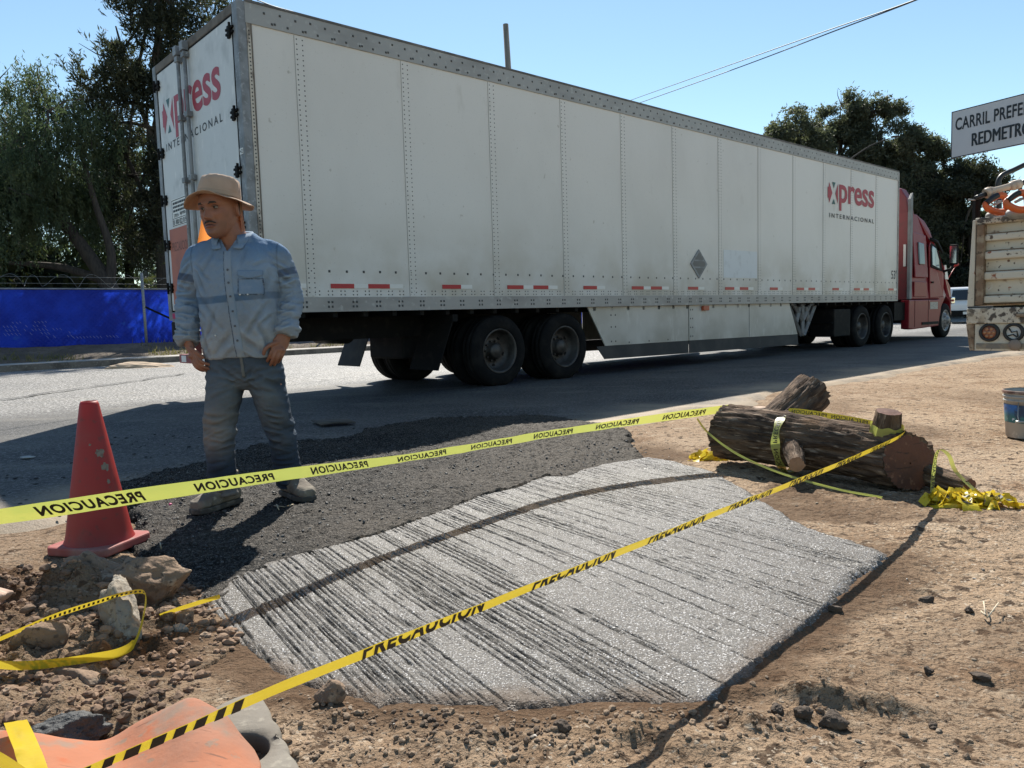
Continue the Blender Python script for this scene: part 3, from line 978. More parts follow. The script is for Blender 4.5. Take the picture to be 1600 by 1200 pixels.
# hazard diamond with its frame and a cleaner square next to it
mb = MB(); cx, cz = 7.81, 1.72; rx_, rz_ = 0.245, 0.245
mb.prism([(cx - rx_, cz), (cx, cz - rz_), (cx + rx_, cz), (cx, cz + rz_)], 'y', -0.018, -0.001)
dm = mb.build("placard", GREYPOST, side)
mb = MB()
for t0, t1 in (((-0.16, -0.05), 0), ((-0.035, 0.035), 1), ((0.05, 0.16), 2)):
    z0, z1 = t0
    k = 0.185
    def hw(z): return k - abs(z)
    if t1 == 1:
        pts = [(-hw(z0), z0), (hw(z0), z0), (hw(z1), z1), (-hw(z1), z1)]
        pts = [(-0.15, -0.045), (0.15, -0.045), (0.19, 0.0), (0.15, 0.045), (-0.15, 0.045), (-0.19, 0.0)]
    elif t1 == 0:
        pts = [(-0.125, -0.07), (0, -0.195), (0.125, -0.07)]
    else:
        pts = [(-0.125, 0.07), (0.125, 0.07), (0, 0.195)]
    mb.add([(cx + a, -0.0195, cz + b) for a, b in pts], [list(range(len(pts)))])
mb.build("placard_plate", M("placard_grey", (0.13, 0.13, 0.125), rough=0.5), dm, fix=False)
mb = MB(); mb.box(8.58, 9.70, -0.0035, -0.0005, 1.50, 1.99); mb.build("repaired_square", PATCHW, side)

# under-run guard with red and white stripes
mb = MB()
mb.box(0.02, 0.12, 0.25, W - 0.12, 0.46, 0.57)
for w in (0.6, W - 0.6):
    mb.box(0.04, 0.12, w - 0.05, w + 0.05, 0.57, 1.0)
gd = mb.build("bumper_guard", M("guard_red", (0.26, 0.06, 0.06), [(6, 4, 0.5, 0.7, (0.15, 0.06, 0.05))], 0.6), tl, bevel=0.01)
for k in range(6):
    mb = MB(); mb.box(0.0165, 0.0195, 0.42 + k * 0.36, 0.58 + k * 0.36, 0.475, 0.555); mb.build("reflective_strip", WHT_R, gd)
for w in (W - 0.2, 0.2):
    mb = MB(); mb.box(-0.034, -0.0305, w - 0.06, w + 0.06, 1.02, 1.085); mb.build("tail_lamp", RED_R, tl)
mb = MB(); mb.box(-0.02, 0.08, W - 0.16, W - 0.02, 0.72, 0.985); mb.build("lamp_bracket", BLACKM, tl, bevel=0.02)
mb = MB(); mb.box(0.3, 4.9, 0.75, 0.85, 0.70, 0.97); mb.box(0.3, 4.9, W - 0.85, W - 0.75, 0.70, 0.97); mb.build("bogie_frame", BLACKM, tl)
mb = MB(); mb.box(2.35, 5.15, 0.88, 1.72, 0.40, 0.955); mb.build("light_block", BLACKM, tl, bevel=0.03)  # added black block, keeps light and view from passing under the trailer
mb = MB(); mb.cyl((1.55, 0.95, 0.78), (1.55, 1.65, 0.78), 0.14, n=20); mb.build("air_tank", BLACKM, tl)

# wheels
def wheel_meshes(r=0.475, w=0.27, rim_r=0.285, dished=True):
    tm = MB()
    prof = [(rim_r, 0.02), (rim_r + 0.05, 0.0), (r - 0.06, 0.006), (r - 0.02, 0.022), (r, 0.05), (r, w * 0.30), (r - 0.012, w * 0.305), (r - 0.012, w * 0.35), (r, w * 0.355),
            (r, w * 0.64), (r - 0.012, w * 0.645), (r - 0.012, w * 0.69), (r, w * 0.70), (r, w - 0.05), (r - 0.02, w - 0.022), (r - 0.06, w - 0.006), (rim_r + 0.05, w), (rim_r, w - 0.02)]
    tm.lathe(prof, axis='y', n=48, close=True)
    rm = MB()
    if dished:
        rm.lathe([(rim_r + 0.012, 0.012), (rim_r - 0.002, 0.004), (rim_r - 0.018, 0.03), (rim_r - 0.03, 0.12), (rim_r - 0.06, 0.165), (0.16, 0.175), (0.11, 0.165), (0.105, 0.10), (0.085, 0.075), (0.001, 0.07)], axis='y', n=40)
        for k in range(10):
            a = 2 * math.pi * k / 10
            rm.cyl((0.135 * math.cos(a), 0.172, 0.135 * math.sin(a)), (0.135 * math.cos(a), 0.135, 0.135 * math.sin(a)), 0.014, n=6)
    else:
        rm.lathe([(rim_r + 0.012, 0.012), (rim_r - 0.002, 0.004), (rim_r - 0.02, 0.03), (rim_r - 0.04, 0.05), (0.20, 0.02), (0.15, -0.03), (0.11, -0.035), (0.10, -0.07), (0.07, -0.09), (0.001, -0.092)], axis='y', n=40)
        for k in range(10):
            a = 2 * math.pi * k / 10
            rm.cyl((0.165 * math.cos(a), 0.0, 0.165 * math.sin(a)), (0.165 * math.cos(a), -0.045, 0.165 * math.sin(a)), 0.016, n=6)
    hm = MB()
    for k in range(5):
        a = 2 * math.pi * (k + 0.3) / 5
        yy = 0.168 if dished else 0.028
        hm.cyl((0.205 * math.cos(a), yy, 0.205 * math.sin(a)), (0.205 * math.cos(a), yy + 0.02, 0.205 * math.sin(a)), 0.032, n=12)
    return tm.mesh("tyre"), rm.mesh("rim"), hm.mesh("rim_hole")
def fixn(me):
    bm = bmesh.new(); bm.from_mesh(me); bmesh.ops.recalc_face_normals(bm, faces=bm.faces); bm.to_mesh(me); bm.free(); return me
DISH = [fixn(m) for m in wheel_meshes()]
STEER = [fixn(m) for m in wheel_meshes(dished=False)]
def share(name, me, mat, parent):
    o = bpy.data.objects.new(name, me); COL.objects.link(o); o.parent = parent
    if not me.materials:
        me.materials.append(mat)
    return o
def wheel(parent, x, y, z=0.472, meshes=DISH, rimmat=RIM, flip=False):
    o = share("wheel", meshes[0], RUBBER, parent)
    o.location = (x, y, z); o.rotation_euler = (0, random.Random(x + y).random() * 6, math.pi if flip else 0)
    share("rim", meshes[1], rimmat, o); share("rim_hole", meshes[2], BLACKM, o)
    return o
for x in (3.32, 4.56):
    wheel(tl, x, 0.03); wheel(tl, x, 0.36)
    wheel(tl, x, W - 0.03, flip=True); wheel(tl, x, W - 0.36, flip=True)
    mb = MB(); mb.cyl((x, 0.2, 0.472), (x, W - 0.2, 0.472), 0.075); mb.box(x - 0.05, x + 0.05, 0.7, 0.9, 0.5, 0.8); mb.build("axle", BLACKM, tl)
for w0 in (0.05, W - 0.67):
    mb = MB()
    mb.add([(2.56, w0, 0.90), (2.56, w0 + 0.62, 0.90), (2.30, w0 + 0.62, 0.28), (2.30, w0, 0.28)], [(0, 1, 2, 3)])
    mb.build("mud_flap", BLACKM if w0 < 1 else M("flap_rubber", (0.018, 0.018, 0.019), [(7, 4, 0.4, 0.7, (0.035, 0.034, 0.032))], 0.75), tl, solid=0.012)
    mb = MB(); mb.box(2.54, 2.62, w0 - 0.02, w0 + 0.64, 0.88, 0.97); mb.build("flap_bracket", BLACKM, tl)

# aerodynamic skirt
for w in (0.05, W - 0.09):
    mb = MB(); mb.prism([(5.06, 1.028), (5.44, 0.44), (7.575, 0.43), (7.575, 1.028)], 'y', w, w + 0.02)
    mb.cur = 1
    if w < 1:
        for x in (5.58, 5.68):
            for z in (0.90, 0.72, 0.50):
                rivet(x, z, w, 0.012)
        for x in np.arange(6.0, 7.5, 0.5):
            rivet(x, 0.47, w, 0.012)
    mb.build("side_skirt", [SKIRT, RIVET], tl, fix=False)
    mb = MB(); mb.prism([(7.605, 1.028), (7.605, 0.43), (9.55, 0.415), (11.34, 0.40), (11.0, 1.028)], 'y', w, w + 0.02)
    mb.cur = 1
    if w < 1:
        mb.box(9.5, 9.512, w - 0.002, w, 0.42, 1.02)
        for z in (0.95, 0.8, 0.65, 0.5):
            rivet(7.64, z, w, 0.012); rivet(7.7, z, w, 0.012)
    mb.build("side_skirt", [SKIRT, RIVET], tl, fix=False)
    mb = MB(); mb.prism([(5.24, 0.438), (5.42, 0.24), (7.58, 0.215), (7.58, 0.428)], 'y', w + 0.004, w + 0.014)
    mb.prism([(7.60, 0.428), (7.60, 0.215), (11.38, 0.19), (11.34, 0.398)], 'y', w + 0.004, w + 0.014)
    mb.build("skirt_flap", SKIRTD, tl)
mb = MB(); mb.box(7.95, 8.12, -0.01, 0.045, 0.93, 1.01); mb.build("marker_lamp", M("marker_orange", (0.45, 0.10, 0.04), rough=0.4), tl, bevel=0.012)
# landing gear: a braced triangular frame and two legs
mb = MB(); y0 = 0.16
def bar(a, b, t=0.03, d=0.05):
    p, q = np.array([a[0], y0, a[1]]), np.array([b[0], y0, b[1]])
    mb.tube([p, q], [(t, d), (t, d)], 4, True, False, flat=np.cross(q - p, (0, 1.0, 0)))
for a, b in (((11.16, 1.0), (11.70, 0.36)), ((12.30, 1.0), (11.80, 0.36)), ((11.1, 1.0), (12.4, 1.0)), ((11.42, 0.98), (11.75, 0.66)), ((12.06, 0.98), (11.75, 0.66)), ((11.75, 0.98), (11.75, 0.4)), ((11.48, 0.62), (11.62, 0.95)), ((12.02, 0.62), (11.9, 0.95))):
    bar(a, b)
mb.build("leg_brace", M("landing_grey", (0.30, 0.30, 0.29), [(6, 4, 0.45, 0.7, (0.2, 0.19, 0.18))], 0.6), tl)
for w in (0.45, W - 0.45):
    mb = MB(); mb.box(11.66, 11.84, w - 0.07, w + 0.07, 0.42, 1.03); mb.box(11.69, 11.81, w - 0.05, w + 0.05, 0.36, 0.44); mb.box(11.58, 11.92, w - 0.12, w + 0.12, 0.33, 0.36)
    mb.build("landing_leg", BLACKM, tl, bevel=0.006)
mb = MB(); mb.box(8.5, 10.9, 0.9, 1.7, 0.33, 0.95); mb.build("under_box", BLACKM, tl, bevel=0.03)

# ================================================================== tractor unit
RED = M("truck_red", (0.21, 0.010, 0.018), [(3, 4, 0.5, 0.75, (0.21, 0.022, 0.028))], 0.42, spec=0.22, coat=0.03)
RED2 = M("truck_red_dull", (0.20, 0.035, 0.04), [(5, 4, 0.45, 0.7, (0.15, 0.04, 0.04))], 0.5)
GLASS = M("dark_glass", (0.02, 0.025, 0.03), rough=0.06, spec=0.8)
GREYP = M("fairing_grey", (0.19, 0.20, 0.20), [(4, 4, 0.4, 0.7, (0.13, 0.135, 0.135))], 0.55)
CHROME = M("chrome", (0.75, 0.75, 0.75), rough=0.15, metal=1.0)
tk = tag(empty("truck_tractor", TRO, TH), "dark red long-nosed truck tractor coupled to the front of the white trailer", "truck")
# cab and hood: side outline swept across the width, hood narrower
out = [(17.18, 1.07), (17.18, 3.20), (17.45, 3.26), (17.95, 3.25), (18.40, 3.12), (18.68, 2.90), (18.80, 2.62), (19.05, 2.35), (19.48, 1.80), (19.62, 1.66), (20.05, 1.56), (20.42, 1.40), (20.64, 1.18),
       (20.74, 0.90), (20.74, 0.58), (20.44, 0.56), (20.41, 0.74), (20.25, 1.0), (20.02, 1.12), (19.78, 1.14), (19.52, 1.05), (19.32, 0.86), (19.24, 0.60), (19.20, 0.56), (19.10, 1.07)]
mb = MB()
def yinset(x, z):
    t = 0.0
    if z > 2.3: t += 0.16 * min(1, (z - 2.3) / 0.9)
    if x > 19.5: t += 0.10 * min(1, (x - 19.5) / 0.5)
    if x > 20.3: t += 0.12 * min(1, (x - 20.3) / 0.4)
    return t
n = len(out)
v, f = [], []
for s in (0, 1):
    for x, z in out:
        v.append((x, (0.06 + yinset(x, z)) if s == 0 else (2.50 - yinset(x, z)), z))
f = [list(range(n)), list(range(n, 2 * n))[::-1]] + [(i, i + n, (i + 1) % n + n, (i + 1) % n) for i in range(n)]
mb.add(v, f)
cab = mb.build("cab", RED, tk, bevel=0.06, segs=3)
# inner side shell details on the near side
def plate(name, pts, mat, parent, y=0.05, t=0.02, bevel=0.008):
    m = MB()
    vv = [(x, y + yinset(x, z) - t, z) for x, z in pts] + [(x, y + yinset(x, z) + 0.03, z) for x, z in pts]
    k = len(pts)
    m.add(vv, [list(range(k)), list(range(k, 2 * k))[::-1]] + [(i, i + k, (i + 1) % k + k, (i + 1) % k) for i in range(k)])
    return m.build(name, mat, parent, bevel=bevel)
plate("door", [(18.42, 1.09), (19.38, 1.12), (19.40, 1.72), (19.25, 1.90), (18.86, 2.48), (18.50, 2.56), (18.40, 2.45)], RED, cab, t=0.012, bevel=0.02)
plate("sleeper_panel", [(17.42, 1.62), (18.28, 1.62), (18.28, 2.72), (17.42, 2.78)], RED, cab, t=0.008, bevel=0.02)
plate("locker_door", [(17.36, 1.12), (18.22, 1.12), (18.22, 1.52), (17.36, 1.52)], RED, cab, t=0.008, bevel=0.02)
plate("window_frame", [(18.46, 1.90), (19.28, 1.80), (19.20, 2.02), (18.88, 2.46), (18.56, 2.54), (18.46, 2.46)], BLACKM, cab, t=0.020, bevel=0.01)
SKYGL = M("window_glass", (0.30, 0.36, 0.38), rough=0.05, spec=0.9)
plate("side_window", [(18.53, 1.96), (19.02, 1.88), (18.98, 2.10), (18.80, 2.40), (18.58, 2.46), (18.53, 2.40)], SKYGL, cab, t=0.027, bevel=0.004)
plate("sleeper_window", [(17.68, 1.95), (18.05, 1.95), (18.05, 2.50), (17.68, 2.53)], GLASS, cab, t=0.016, bevel=0.03)
mb = MB(); mb.tube([(19.20, 0.02, 2.30), (18.90, 0.05, 2.58), (18.50, 0.08, 2.64)], [(0.02, 0.05)] * 3, 6); mb.build("sun_visor", BLACKM, cab)
mb = MB(); mb.add([(18.86, 0.25, 2.62), (18.86, 2.31, 2.62), (19.46, 2.34, 1.84), (19.46, 0.22, 1.84)], [(0, 1, 2, 3)]); mb.build("windscreen", GLASS, cab, solid=0.03)
mb = MB(); mb.box(18.9, 19.15, 0.40, 2.16, 2.66, 2.80); mb.build("visor", BLACKM, cab, bevel=0.04)
mb = MB(); mb.box(18.50, 18.62, 0.012, 0.05, 1.48, 1.53); mb.build("door_handle", BLACKM, cab, bevel=0.01)
# fairings between cab and trailer
mb = MB(); mb.prism([(17.02, 1.07), (17.17, 1.07), (17.17, 3.72), (17.02, 3.55)], 'y', 0.03, 0.10); mb.build("side_fairing", GREYP, tk, bevel=0.01)
mb = MB(); mb.prism([(17.02, 1.07), (17.17, 1.07), (17.17, 3.72), (17.02, 3.55)], 'y', 2.46, 2.53); mb.build("side_fairing", GREYP, tk, bevel=0.01)
mb = MB(); mb.prism([(0.14, 3.2), (0.20, 3.62), (0.34, 3.86), (0.6, 3.98), (2.0, 3.98), (2.26, 3.86), (2.40, 3.62), (2.46, 3.2)], 'x', 17.19, 17.55, None)
mb.build("roof_fairing", RED2, tk, bevel=0.03)
mb = MB(); mb.box(17.12, 17.179, 0.14, 2.44, 1.07, 3.25); mb.build("cab_back", RED2, tk)
mb = MB(); mb.box(17.09, 17.118, 0.16, 0.22, 1.9, 2.45); mb.build("back_stripe", WHT_R, tk)
# lower side fairing with steps
mb = MB(); mb.prism([(17.05, 1.055), (17.05, 0.32), (17.30, 0.30), (19.10, 0.34), (19.16, 0.50), (19.22, 0.86), (19.30, 1.055)], 'y', 0.05, 0.25)
sk = mb.build("side_step", RED, tk, bevel=0.025)
mb = MB(); mb.box(18.45, 19.0, 0.042, 0.06, 0.80, 0.99); mb.build("step_plate", M("step_metal", (0.34, 0.33, 0.32), [(30, 3, 0.45, 0.6, (0.2, 0.2, 0.2))], 0.5, metal=0.5), sk)
mb = MB(); mb.box(17.9, 19.05, 0.035, 0.06, 0.40, 0.47); mb.build("step_plate", BLACKM, sk)
mb = MB(); mb.box(18.34, 18.352, 0.045, 0.06, 0.36, 1.04); mb.box(17.42, 17.432, 0.045, 0.06, 0.36, 1.04); mb.build("panel_gap", BLACKM, sk)
mb = MB(); mb.prism([(17.05, 1.055), (17.05, 0.32), (19.10, 0.34), (19.30, 1.055)], 'y', 2.31, 2.51); mb.build("side_step", RED, tk, bevel=0.025)
mb = MB(); mb.box(12.9, 20.3, 0.85, 0.95, 0.62, 0.90); mb.box(12.9, 20.3, 1.6, 1.7, 0.62, 0.90); mb.box(13.9, 16.1, 0.7, 1.85, 0.90, 1.02); mb.box(16.4, 17.1, 0.15, 2.4, 0.55, 1.0); mb.build("chassis", BLACKM, tk)
for w in (0.05, 1.95):
    mb = MB(); mb.box(12.95, 13.75, w, w + 0.55, 0.28, 0.88); mb.box(12.9, 13.8, w + 0.02, w + 0.5, 0.56, 0.60); mb.build("equipment_box", BLACKM, tk, bevel=0.03)
RIM2 = M("tractor_rim", (0.30, 0.29, 0.28), [(6, 4, 0.4, 0.65, (0.16, 0.15, 0.14))], 0.45, metal=0.4)
for x in (14.33, 15.64):
    wheel(tk, x, 0.03, rimmat=RIM2); wheel(tk, x, 0.36); wheel(tk, x, 2.53, flip=True); wheel(tk, x, 2.2, flip=True)
    mb = MB(); mb.cyl((x, 0.2, 0.472), (x, 2.4, 0.472), 0.09); mb.build("axle", BLACKM, tk)
wheel(tk, 19.80, 0.10, meshes=STEER, rimmat=RIM2); wheel(tk, 19.80, 2.46, meshes=STEER, rimmat=RIM2, flip=True)
mb = MB(); mb.cyl((19.8, 0.2, 0.472), (19.8, 2.4, 0.472), 0.06); mb.build("axle", BLACKM, tk)
mb = MB(); mb.box(20.46, 20.80, 0.28, 2.28, 0.42, 0.72); mb.build("bumper", BLACKM, tk, bevel=0.05)
mb = MB(); mb.box(20.52, 20.76, 0.185, 0.27, 0.92, 1.12); mb.build("headlight", CHROME, tk, bevel=0.03)
mb = MB(); mb.ellipsoid((20.46, 0.145, 1.02), (0.06, 0.03, 0.035)); mb.build("turn_lamp", M("amber_red", (0.5, 0.09, 0.05), rough=0.3), tk)
mb = MB(); mb.add([(19.55, 0.06, 1.60), (19.78, 0.06, 1.60), (19.62, 0.07, 1.98), (19.50, 0.07, 1.98)], [(0, 1, 2, 3)]); mb.build("hood_vane", WHT_R, tk, solid=0.02)
for s, yy in ((1, -0.14), (-1, 2.70)):
    mb = MB(); mb.box(19.52, 19.62, yy - 0.10, yy + 0.10, 1.98, 2.52)
    mr = mb.build("mirror", BLACKM, tk, bevel=0.03)
    mb = MB(); mb.box(19.512, 19.519, yy - 0.08, yy + 0.08, 2.02, 2.48); mb.build("mirror_glass", CHROME, mr)
    mb = MB(); mb.tube([(19.30, yy + s * 0.25, 1.78), (19.5, yy + s * 0.05, 1.86), (19.57, yy, 2.02)], 0.035, 8); mb.build("mirror_arm", BLACKM, mr)
mb = MB(); mb.tube([(20.05, 0.20, 1.54), (20.35, 0.06, 1.98)], 0.010, 6); mb.ellipsoid((20.33, 0.06, 2.02), (0.05, 0.09, 0.06)); mb.build("hood_mirror", M("red_mirror_back", (0.45, 0.06, 0.05), rough=0.4), tk)
# ================================================================== traffic cone
cz0 = 0.004
cone = tag(empty("traffic_cone", (-1.735, 3.10, cz0), R(-14)), "scuffed red traffic cone with bare patches beside the heap of soil", "traffic cone")
CONER = M("cone_red", (0.34, 0.021, 0.018), [(5, 5, 0.5, 0.72, (0.27, 0.045, 0.036)), (9, 4, 0.67, 0.70, (0.30, 0.27, 0.21)), (40, 4, 0.60, 0.68, (0.19, 0.03, 0.025))], 0.5, transl=(0.16, (0.8, 0.02, 0.015)))
CONEB = M("cone_base_dusty", (0.30, 0.065, 0.055), [(4, 5, 0.46, 0.70, (0.34, 0.17, 0.14)), (25, 4, 0.6, 0.7, (0.24, 0.12, 0.10))], 0.75)
mb = MB()
mb.lathe([(0.134, 0.034), (0.127, 0.050), (0.121, 0.075), (0.114, 0.12), (0.036, 0.60), (0.031, 0.612), (0.026, 0.612), (0.030, 0.595), (0.11, 0.12), (0.125, 0.03)], n=48)
cbody = mb.build("cone_body", CONER, cone)
SCUFF = M("cone_scuff", (0.22, 0.19, 0.15), [(60, 3, 0.45, 0.6, (0.18, 0.12, 0.10))], 0.9)
rq = random.Random(6)
for (aa, zc_, rr_) in ((-26, 0.405, 0.017), (-16, 0.345, 0.016), (-14, 0.285, 0.008), (-55, 0.44, 0.005)):
    pts = []
    for k in range(14):
        t_ = 2 * math.pi * k / 14; q_ = rr_ * (0.55 + 0.7 * rq.random())
        z_ = zc_ + q_ * math.sin(t_) * 1.15
        rc = 0.114 + (0.036 - 0.114) * (z_ - 0.12) / 0.48 + 0.0012
        a_ = R(aa) + q_ * math.cos(t_) / rc
        pts.append((rc * math.cos(a_), rc * math.sin(a_), z_))
    m_ = MB(); m_.add(pts, [list(range(14))]); m_.build("scuff", SCUFF, cbody)
mb = MB(); mb.prism([(-0.145, -0.120), (-0.120, -0.145), (0.120, -0.145), (0.145, -0.120), (0.145, 0.120), (0.120, 0.145), (-0.120, 0.145), (-0.145, 0.120)], 'z', 0.0, 0.036)
mb.build("cone_base", CONEB, cone, bevel=0.008)

# ================================================================== caution tape
TAPE = M("caution_tape_yellow", (0.70, 0.55, 0.035), [(9, 4, 0.5, 0.75, (0.60, 0.45, 0.05))], 0.28, bumps=[(16, 0.35, 0.01, (1, 1, 3))], transl=(0.30, (0.78, 0.58, 0.05)), see=(0.06, (0.85, 0.52, 0.16)))
TAPE2 = M("caution_tape_pale", (0.62, 0.62, 0.18), [(7, 4, 0.5, 0.75, (0.54, 0.54, 0.22))], 0.30, bumps=[(14, 0.35, 0.01, (1, 1, 3))], transl=(0.36, (0.68, 0.76, 0.17)), see=(0.22, (0.85, 0.52, 0.16)))
TINK = M("tape_ink", (0.018, 0.016, 0.012), rough=0.45)
def ribbon(name, P, half, across, parent=None, mat=TAPE, n=60, crinkle=0.0, seed=0):
    """P: control points; across: per control point across-vector; half: per-point half width. Returns object and map f(s,v)"""
    P = np.array(P, float); A = np.array(across, float)
    H = np.array(half if hasattr(half, '__len__') else [half] * len(P), float)
    seg = np.linalg.norm(np.diff(P, axis=0), axis=1); s = np.concatenate([[0], np.cumsum(seg)])
    Lr = s[-1]
    def at(q):
        c = np.array([np.interp(q, s, P[:, k]) for k in range(3)])
        a = np.array([np.interp(q, s, A[:, k]) for k in range(3)]); a /= np.linalg.norm(a)
        return c, a, np.interp(q, s, H)
    def tangent(q):
        a_, b_ = at(max(q - 0.02, 0))[0], at(min(q + 0.02, Lr))[0]
        t = b_ - a_; return t / (np.linalg.norm(t) + 1e-9)
    def f(q, v, off=0.0):          # v in -1..1
        c, a, h = at(q)
        nrm = np.cross(tangent(q), a); nrm /= np.linalg.norm(nrm) + 1e-9
        if nrm[1] > 0: nrm = -nrm
        cr = crinkle * fbm(np.array([[q * 9, v * 1.5, seed]]), 2, seed)[0] if crinkle else 0
        return c + a * h * v + nrm * (off + cr)
    mb = MB()
    mb.grid(np.array([[f(q, v) for v in np.linspace(-1, 1, 6)] for q in np.linspace(0, Lr, n)]))
    o = mb.build(name, mat, parent, fix=False)
    return o, f, Lr
def smooth_pts(P, n=40):
    P = np.array(P, float); k = len(P)
    t = np.linspace(0, k - 1, n); out_ = []
    for x in t:
        i = min(int(x), k - 2); u = x - i
        p0, p1, p2, p3 = P[max(i - 1, 0)], P[i], P[i + 1], P[min(i + 2, k - 1)]
        out_.append(0.5 * ((2 * p1) + (-p0 + p2) * u + (2 * p0 - 5 * p1 + 4 * p2 - p3) * u * u + (-p0 + 3 * p1 - 3 * p2 + p3) * u ** 3))
    return np.array(out_)

UPT = [(-2.05, 1.22, 0.455), (-1.388, 2.01, 0.411), (-0.863, 2.63, 0.374), (-0.446, 3.2, 0.324), (0.337, 4.05, 0.293), (1.225, 4.47, 0.326), (1.29, 4.50, 0.335)]
UPT = smooth_pts(UPT, 40)
acr = [(0.05, -0.78 - 0.07 * math.sin(i * 0.35 + 0.5), 0.62 + 0.05 * math.sin(i * 0.23)) for i in range(40)]
up_o, fU, LU = ribbon("caution_tape", UPT, [0.0415 + 0.002 * math.sin(i * 0.9) for i in range(36)] + [0.036, 0.030, 0.026, 0.020], acr, mat=TAPE2, n=220, crinkle=0.0035, seed=1)
tag(up_o, "pale yellow caution tape stretched past the cone and the man to the log", "caution tape", "caution tape round the wet concrete")
q = 0.21
while q < LU - 0.3:
    # seen from behind: mirrored, so the word runs right to left
    mb = MB(); text_on(mb, "PRECAUCION", lambda u, v, q=q: fU(q + 0.29 * (1 - u), -0.66 + 1.32 * v, 0.0012), 0.042, 1.15)
    mb.build("lettering", TINK, up_o, fix=False)
    q += 0.455

LPT = smooth_pts([(-0.86, 0.70, 0.305), (-0.584, 0.99, 0.31), (-0.447, 1.12, 0.3185), (-0.283, 1.285, 0.322), (0.235, 1.79, 0.328), (0.661, 2.24, 0.322), (1.187, 2.8, 0.312), (1.76, 3.46, 0.296), (1.925, 3.70, 0.290)], 60)
hw = [0.0105 if i < 12 else 0.0105 + 0.0045 * min(1, (i - 12) / 4) for i in range(60)]
lo_o, fL, LL = ribbon("caution_tape", LPT, hw, [(0.25, -0.45, 0.8)] * 60, n=220, crinkle=0.0022, seed=2)
tag(lo_o, "bright yellow folded caution tape crossing over the wet concrete to the log stub", "caution tape", "caution tape round the wet concrete")
q = 0.83
while q < LL - 0.2:
    mb = MB(); uv, fc = text_lower("PRECAUCION", 0.56, 0.045, 1.15)
    # only the lower part of each letter shows where the tape is folded lengthwise
    mb.add([fL(q + 0.285 * a, -1.0 + 1.9 * b, 0.0012) for a, b in uv], fc)
    mb.build("lettering", TINK, lo_o, fix=False)
    q += 0.43
mb = MB()
rq = random.Random(5)
q = 0.30
while q < 0.60:
    w = 0.014 + 0.007 * rq.random()
    a0, a1 = (-1, 1)
    mb.add([fL(q, a0, 0.0012), fL(q + w, a0, 0.0012), fL(q + w + 0.006, a1, 0.0012), fL(q + 0.006, a1, 0.0012)], [(0, 1, 2, 3)])
    q += w + 0.011 + 0.006 * rq.random()
mb.build("lettering", TINK, lo_o, fix=False)

# ================================================================== log
def bark_mat():
    t = NT("bark")
    c = t.mix(t.remap(t.noise(5, 5, (1, 5, 5)), 0.40, 0.62), (0.15, 0.100, 0.067), (0.058, 0.038, 0.027))
    c = t.mix(t.remap(t.noise(9, 5, (1, 6, 6)), 0.56, 0.68), c, (0.34, 0.255, 0.185))
    c = t.mix(t.remap(t.noise(3, 4), 0.60, 0.72), c, (0.19, 0.12, 0.075))
    t.link(c, t.bsdf.inputs["Base Color"])
    t.bsdf.inputs["Roughness"].default_value = 0.9
    t.bsdf.inputs["Specular IOR Level"].default_value = 0.2
    prev = None
    for s, st, d, mp in ((7, 1.0, 0.035, (1, 5, 5)), (24, 0.9, 0.010, (1, 4, 4))):
        bp = t.new("ShaderNodeBump"); bp.inputs["Strength"].default_value = st; bp.inputs["Distance"].default_value = d
        t.link(t.noise(s, 5, mp), bp.inputs["Height"])
        if prev: t.link(prev, bp.inputs["Normal"])
        prev = bp.outputs[0]
    t.link(prev, t.bsdf.inputs["Normal"])
    return t.m
BARK = bark_mat()
CUT = M("cut_wood", (0.125, 0.048, 0.027), [(7, 4, 0.4, 0.66, (0.075, 0.030, 0.018)), (26, 4, 0.58, 0.7, (0.20, 0.095, 0.052)), (14, 3, 0.6, 0.68, (0.05, 0.022, 0.014), (1, 0.3, 3))], 0.8, [(40, 0.5, 0.01)])
CUTP = M("cut_wood_pale", (0.34, 0.20, 0.12), [(9, 4, 0.4, 0.66, (0.22, 0.12, 0.07))], 0.8, [(40, 0.5, 0.01)])
LA = np.array([1.245, 4.45, 0.200]); LB = np.array([1.93, 3.66, 0.128])
LAX = (LB - LA); LLEN = np.linalg.norm(LAX); LAX = LAX / LLEN
lrz = math.atan2(LAX[1], LAX[0])
log = tag(empty("log", tuple(LA * [1, 1, 0]), lrz), "thick felled log with rough bark and sawn stubs, wrapped in caution tape", "log")
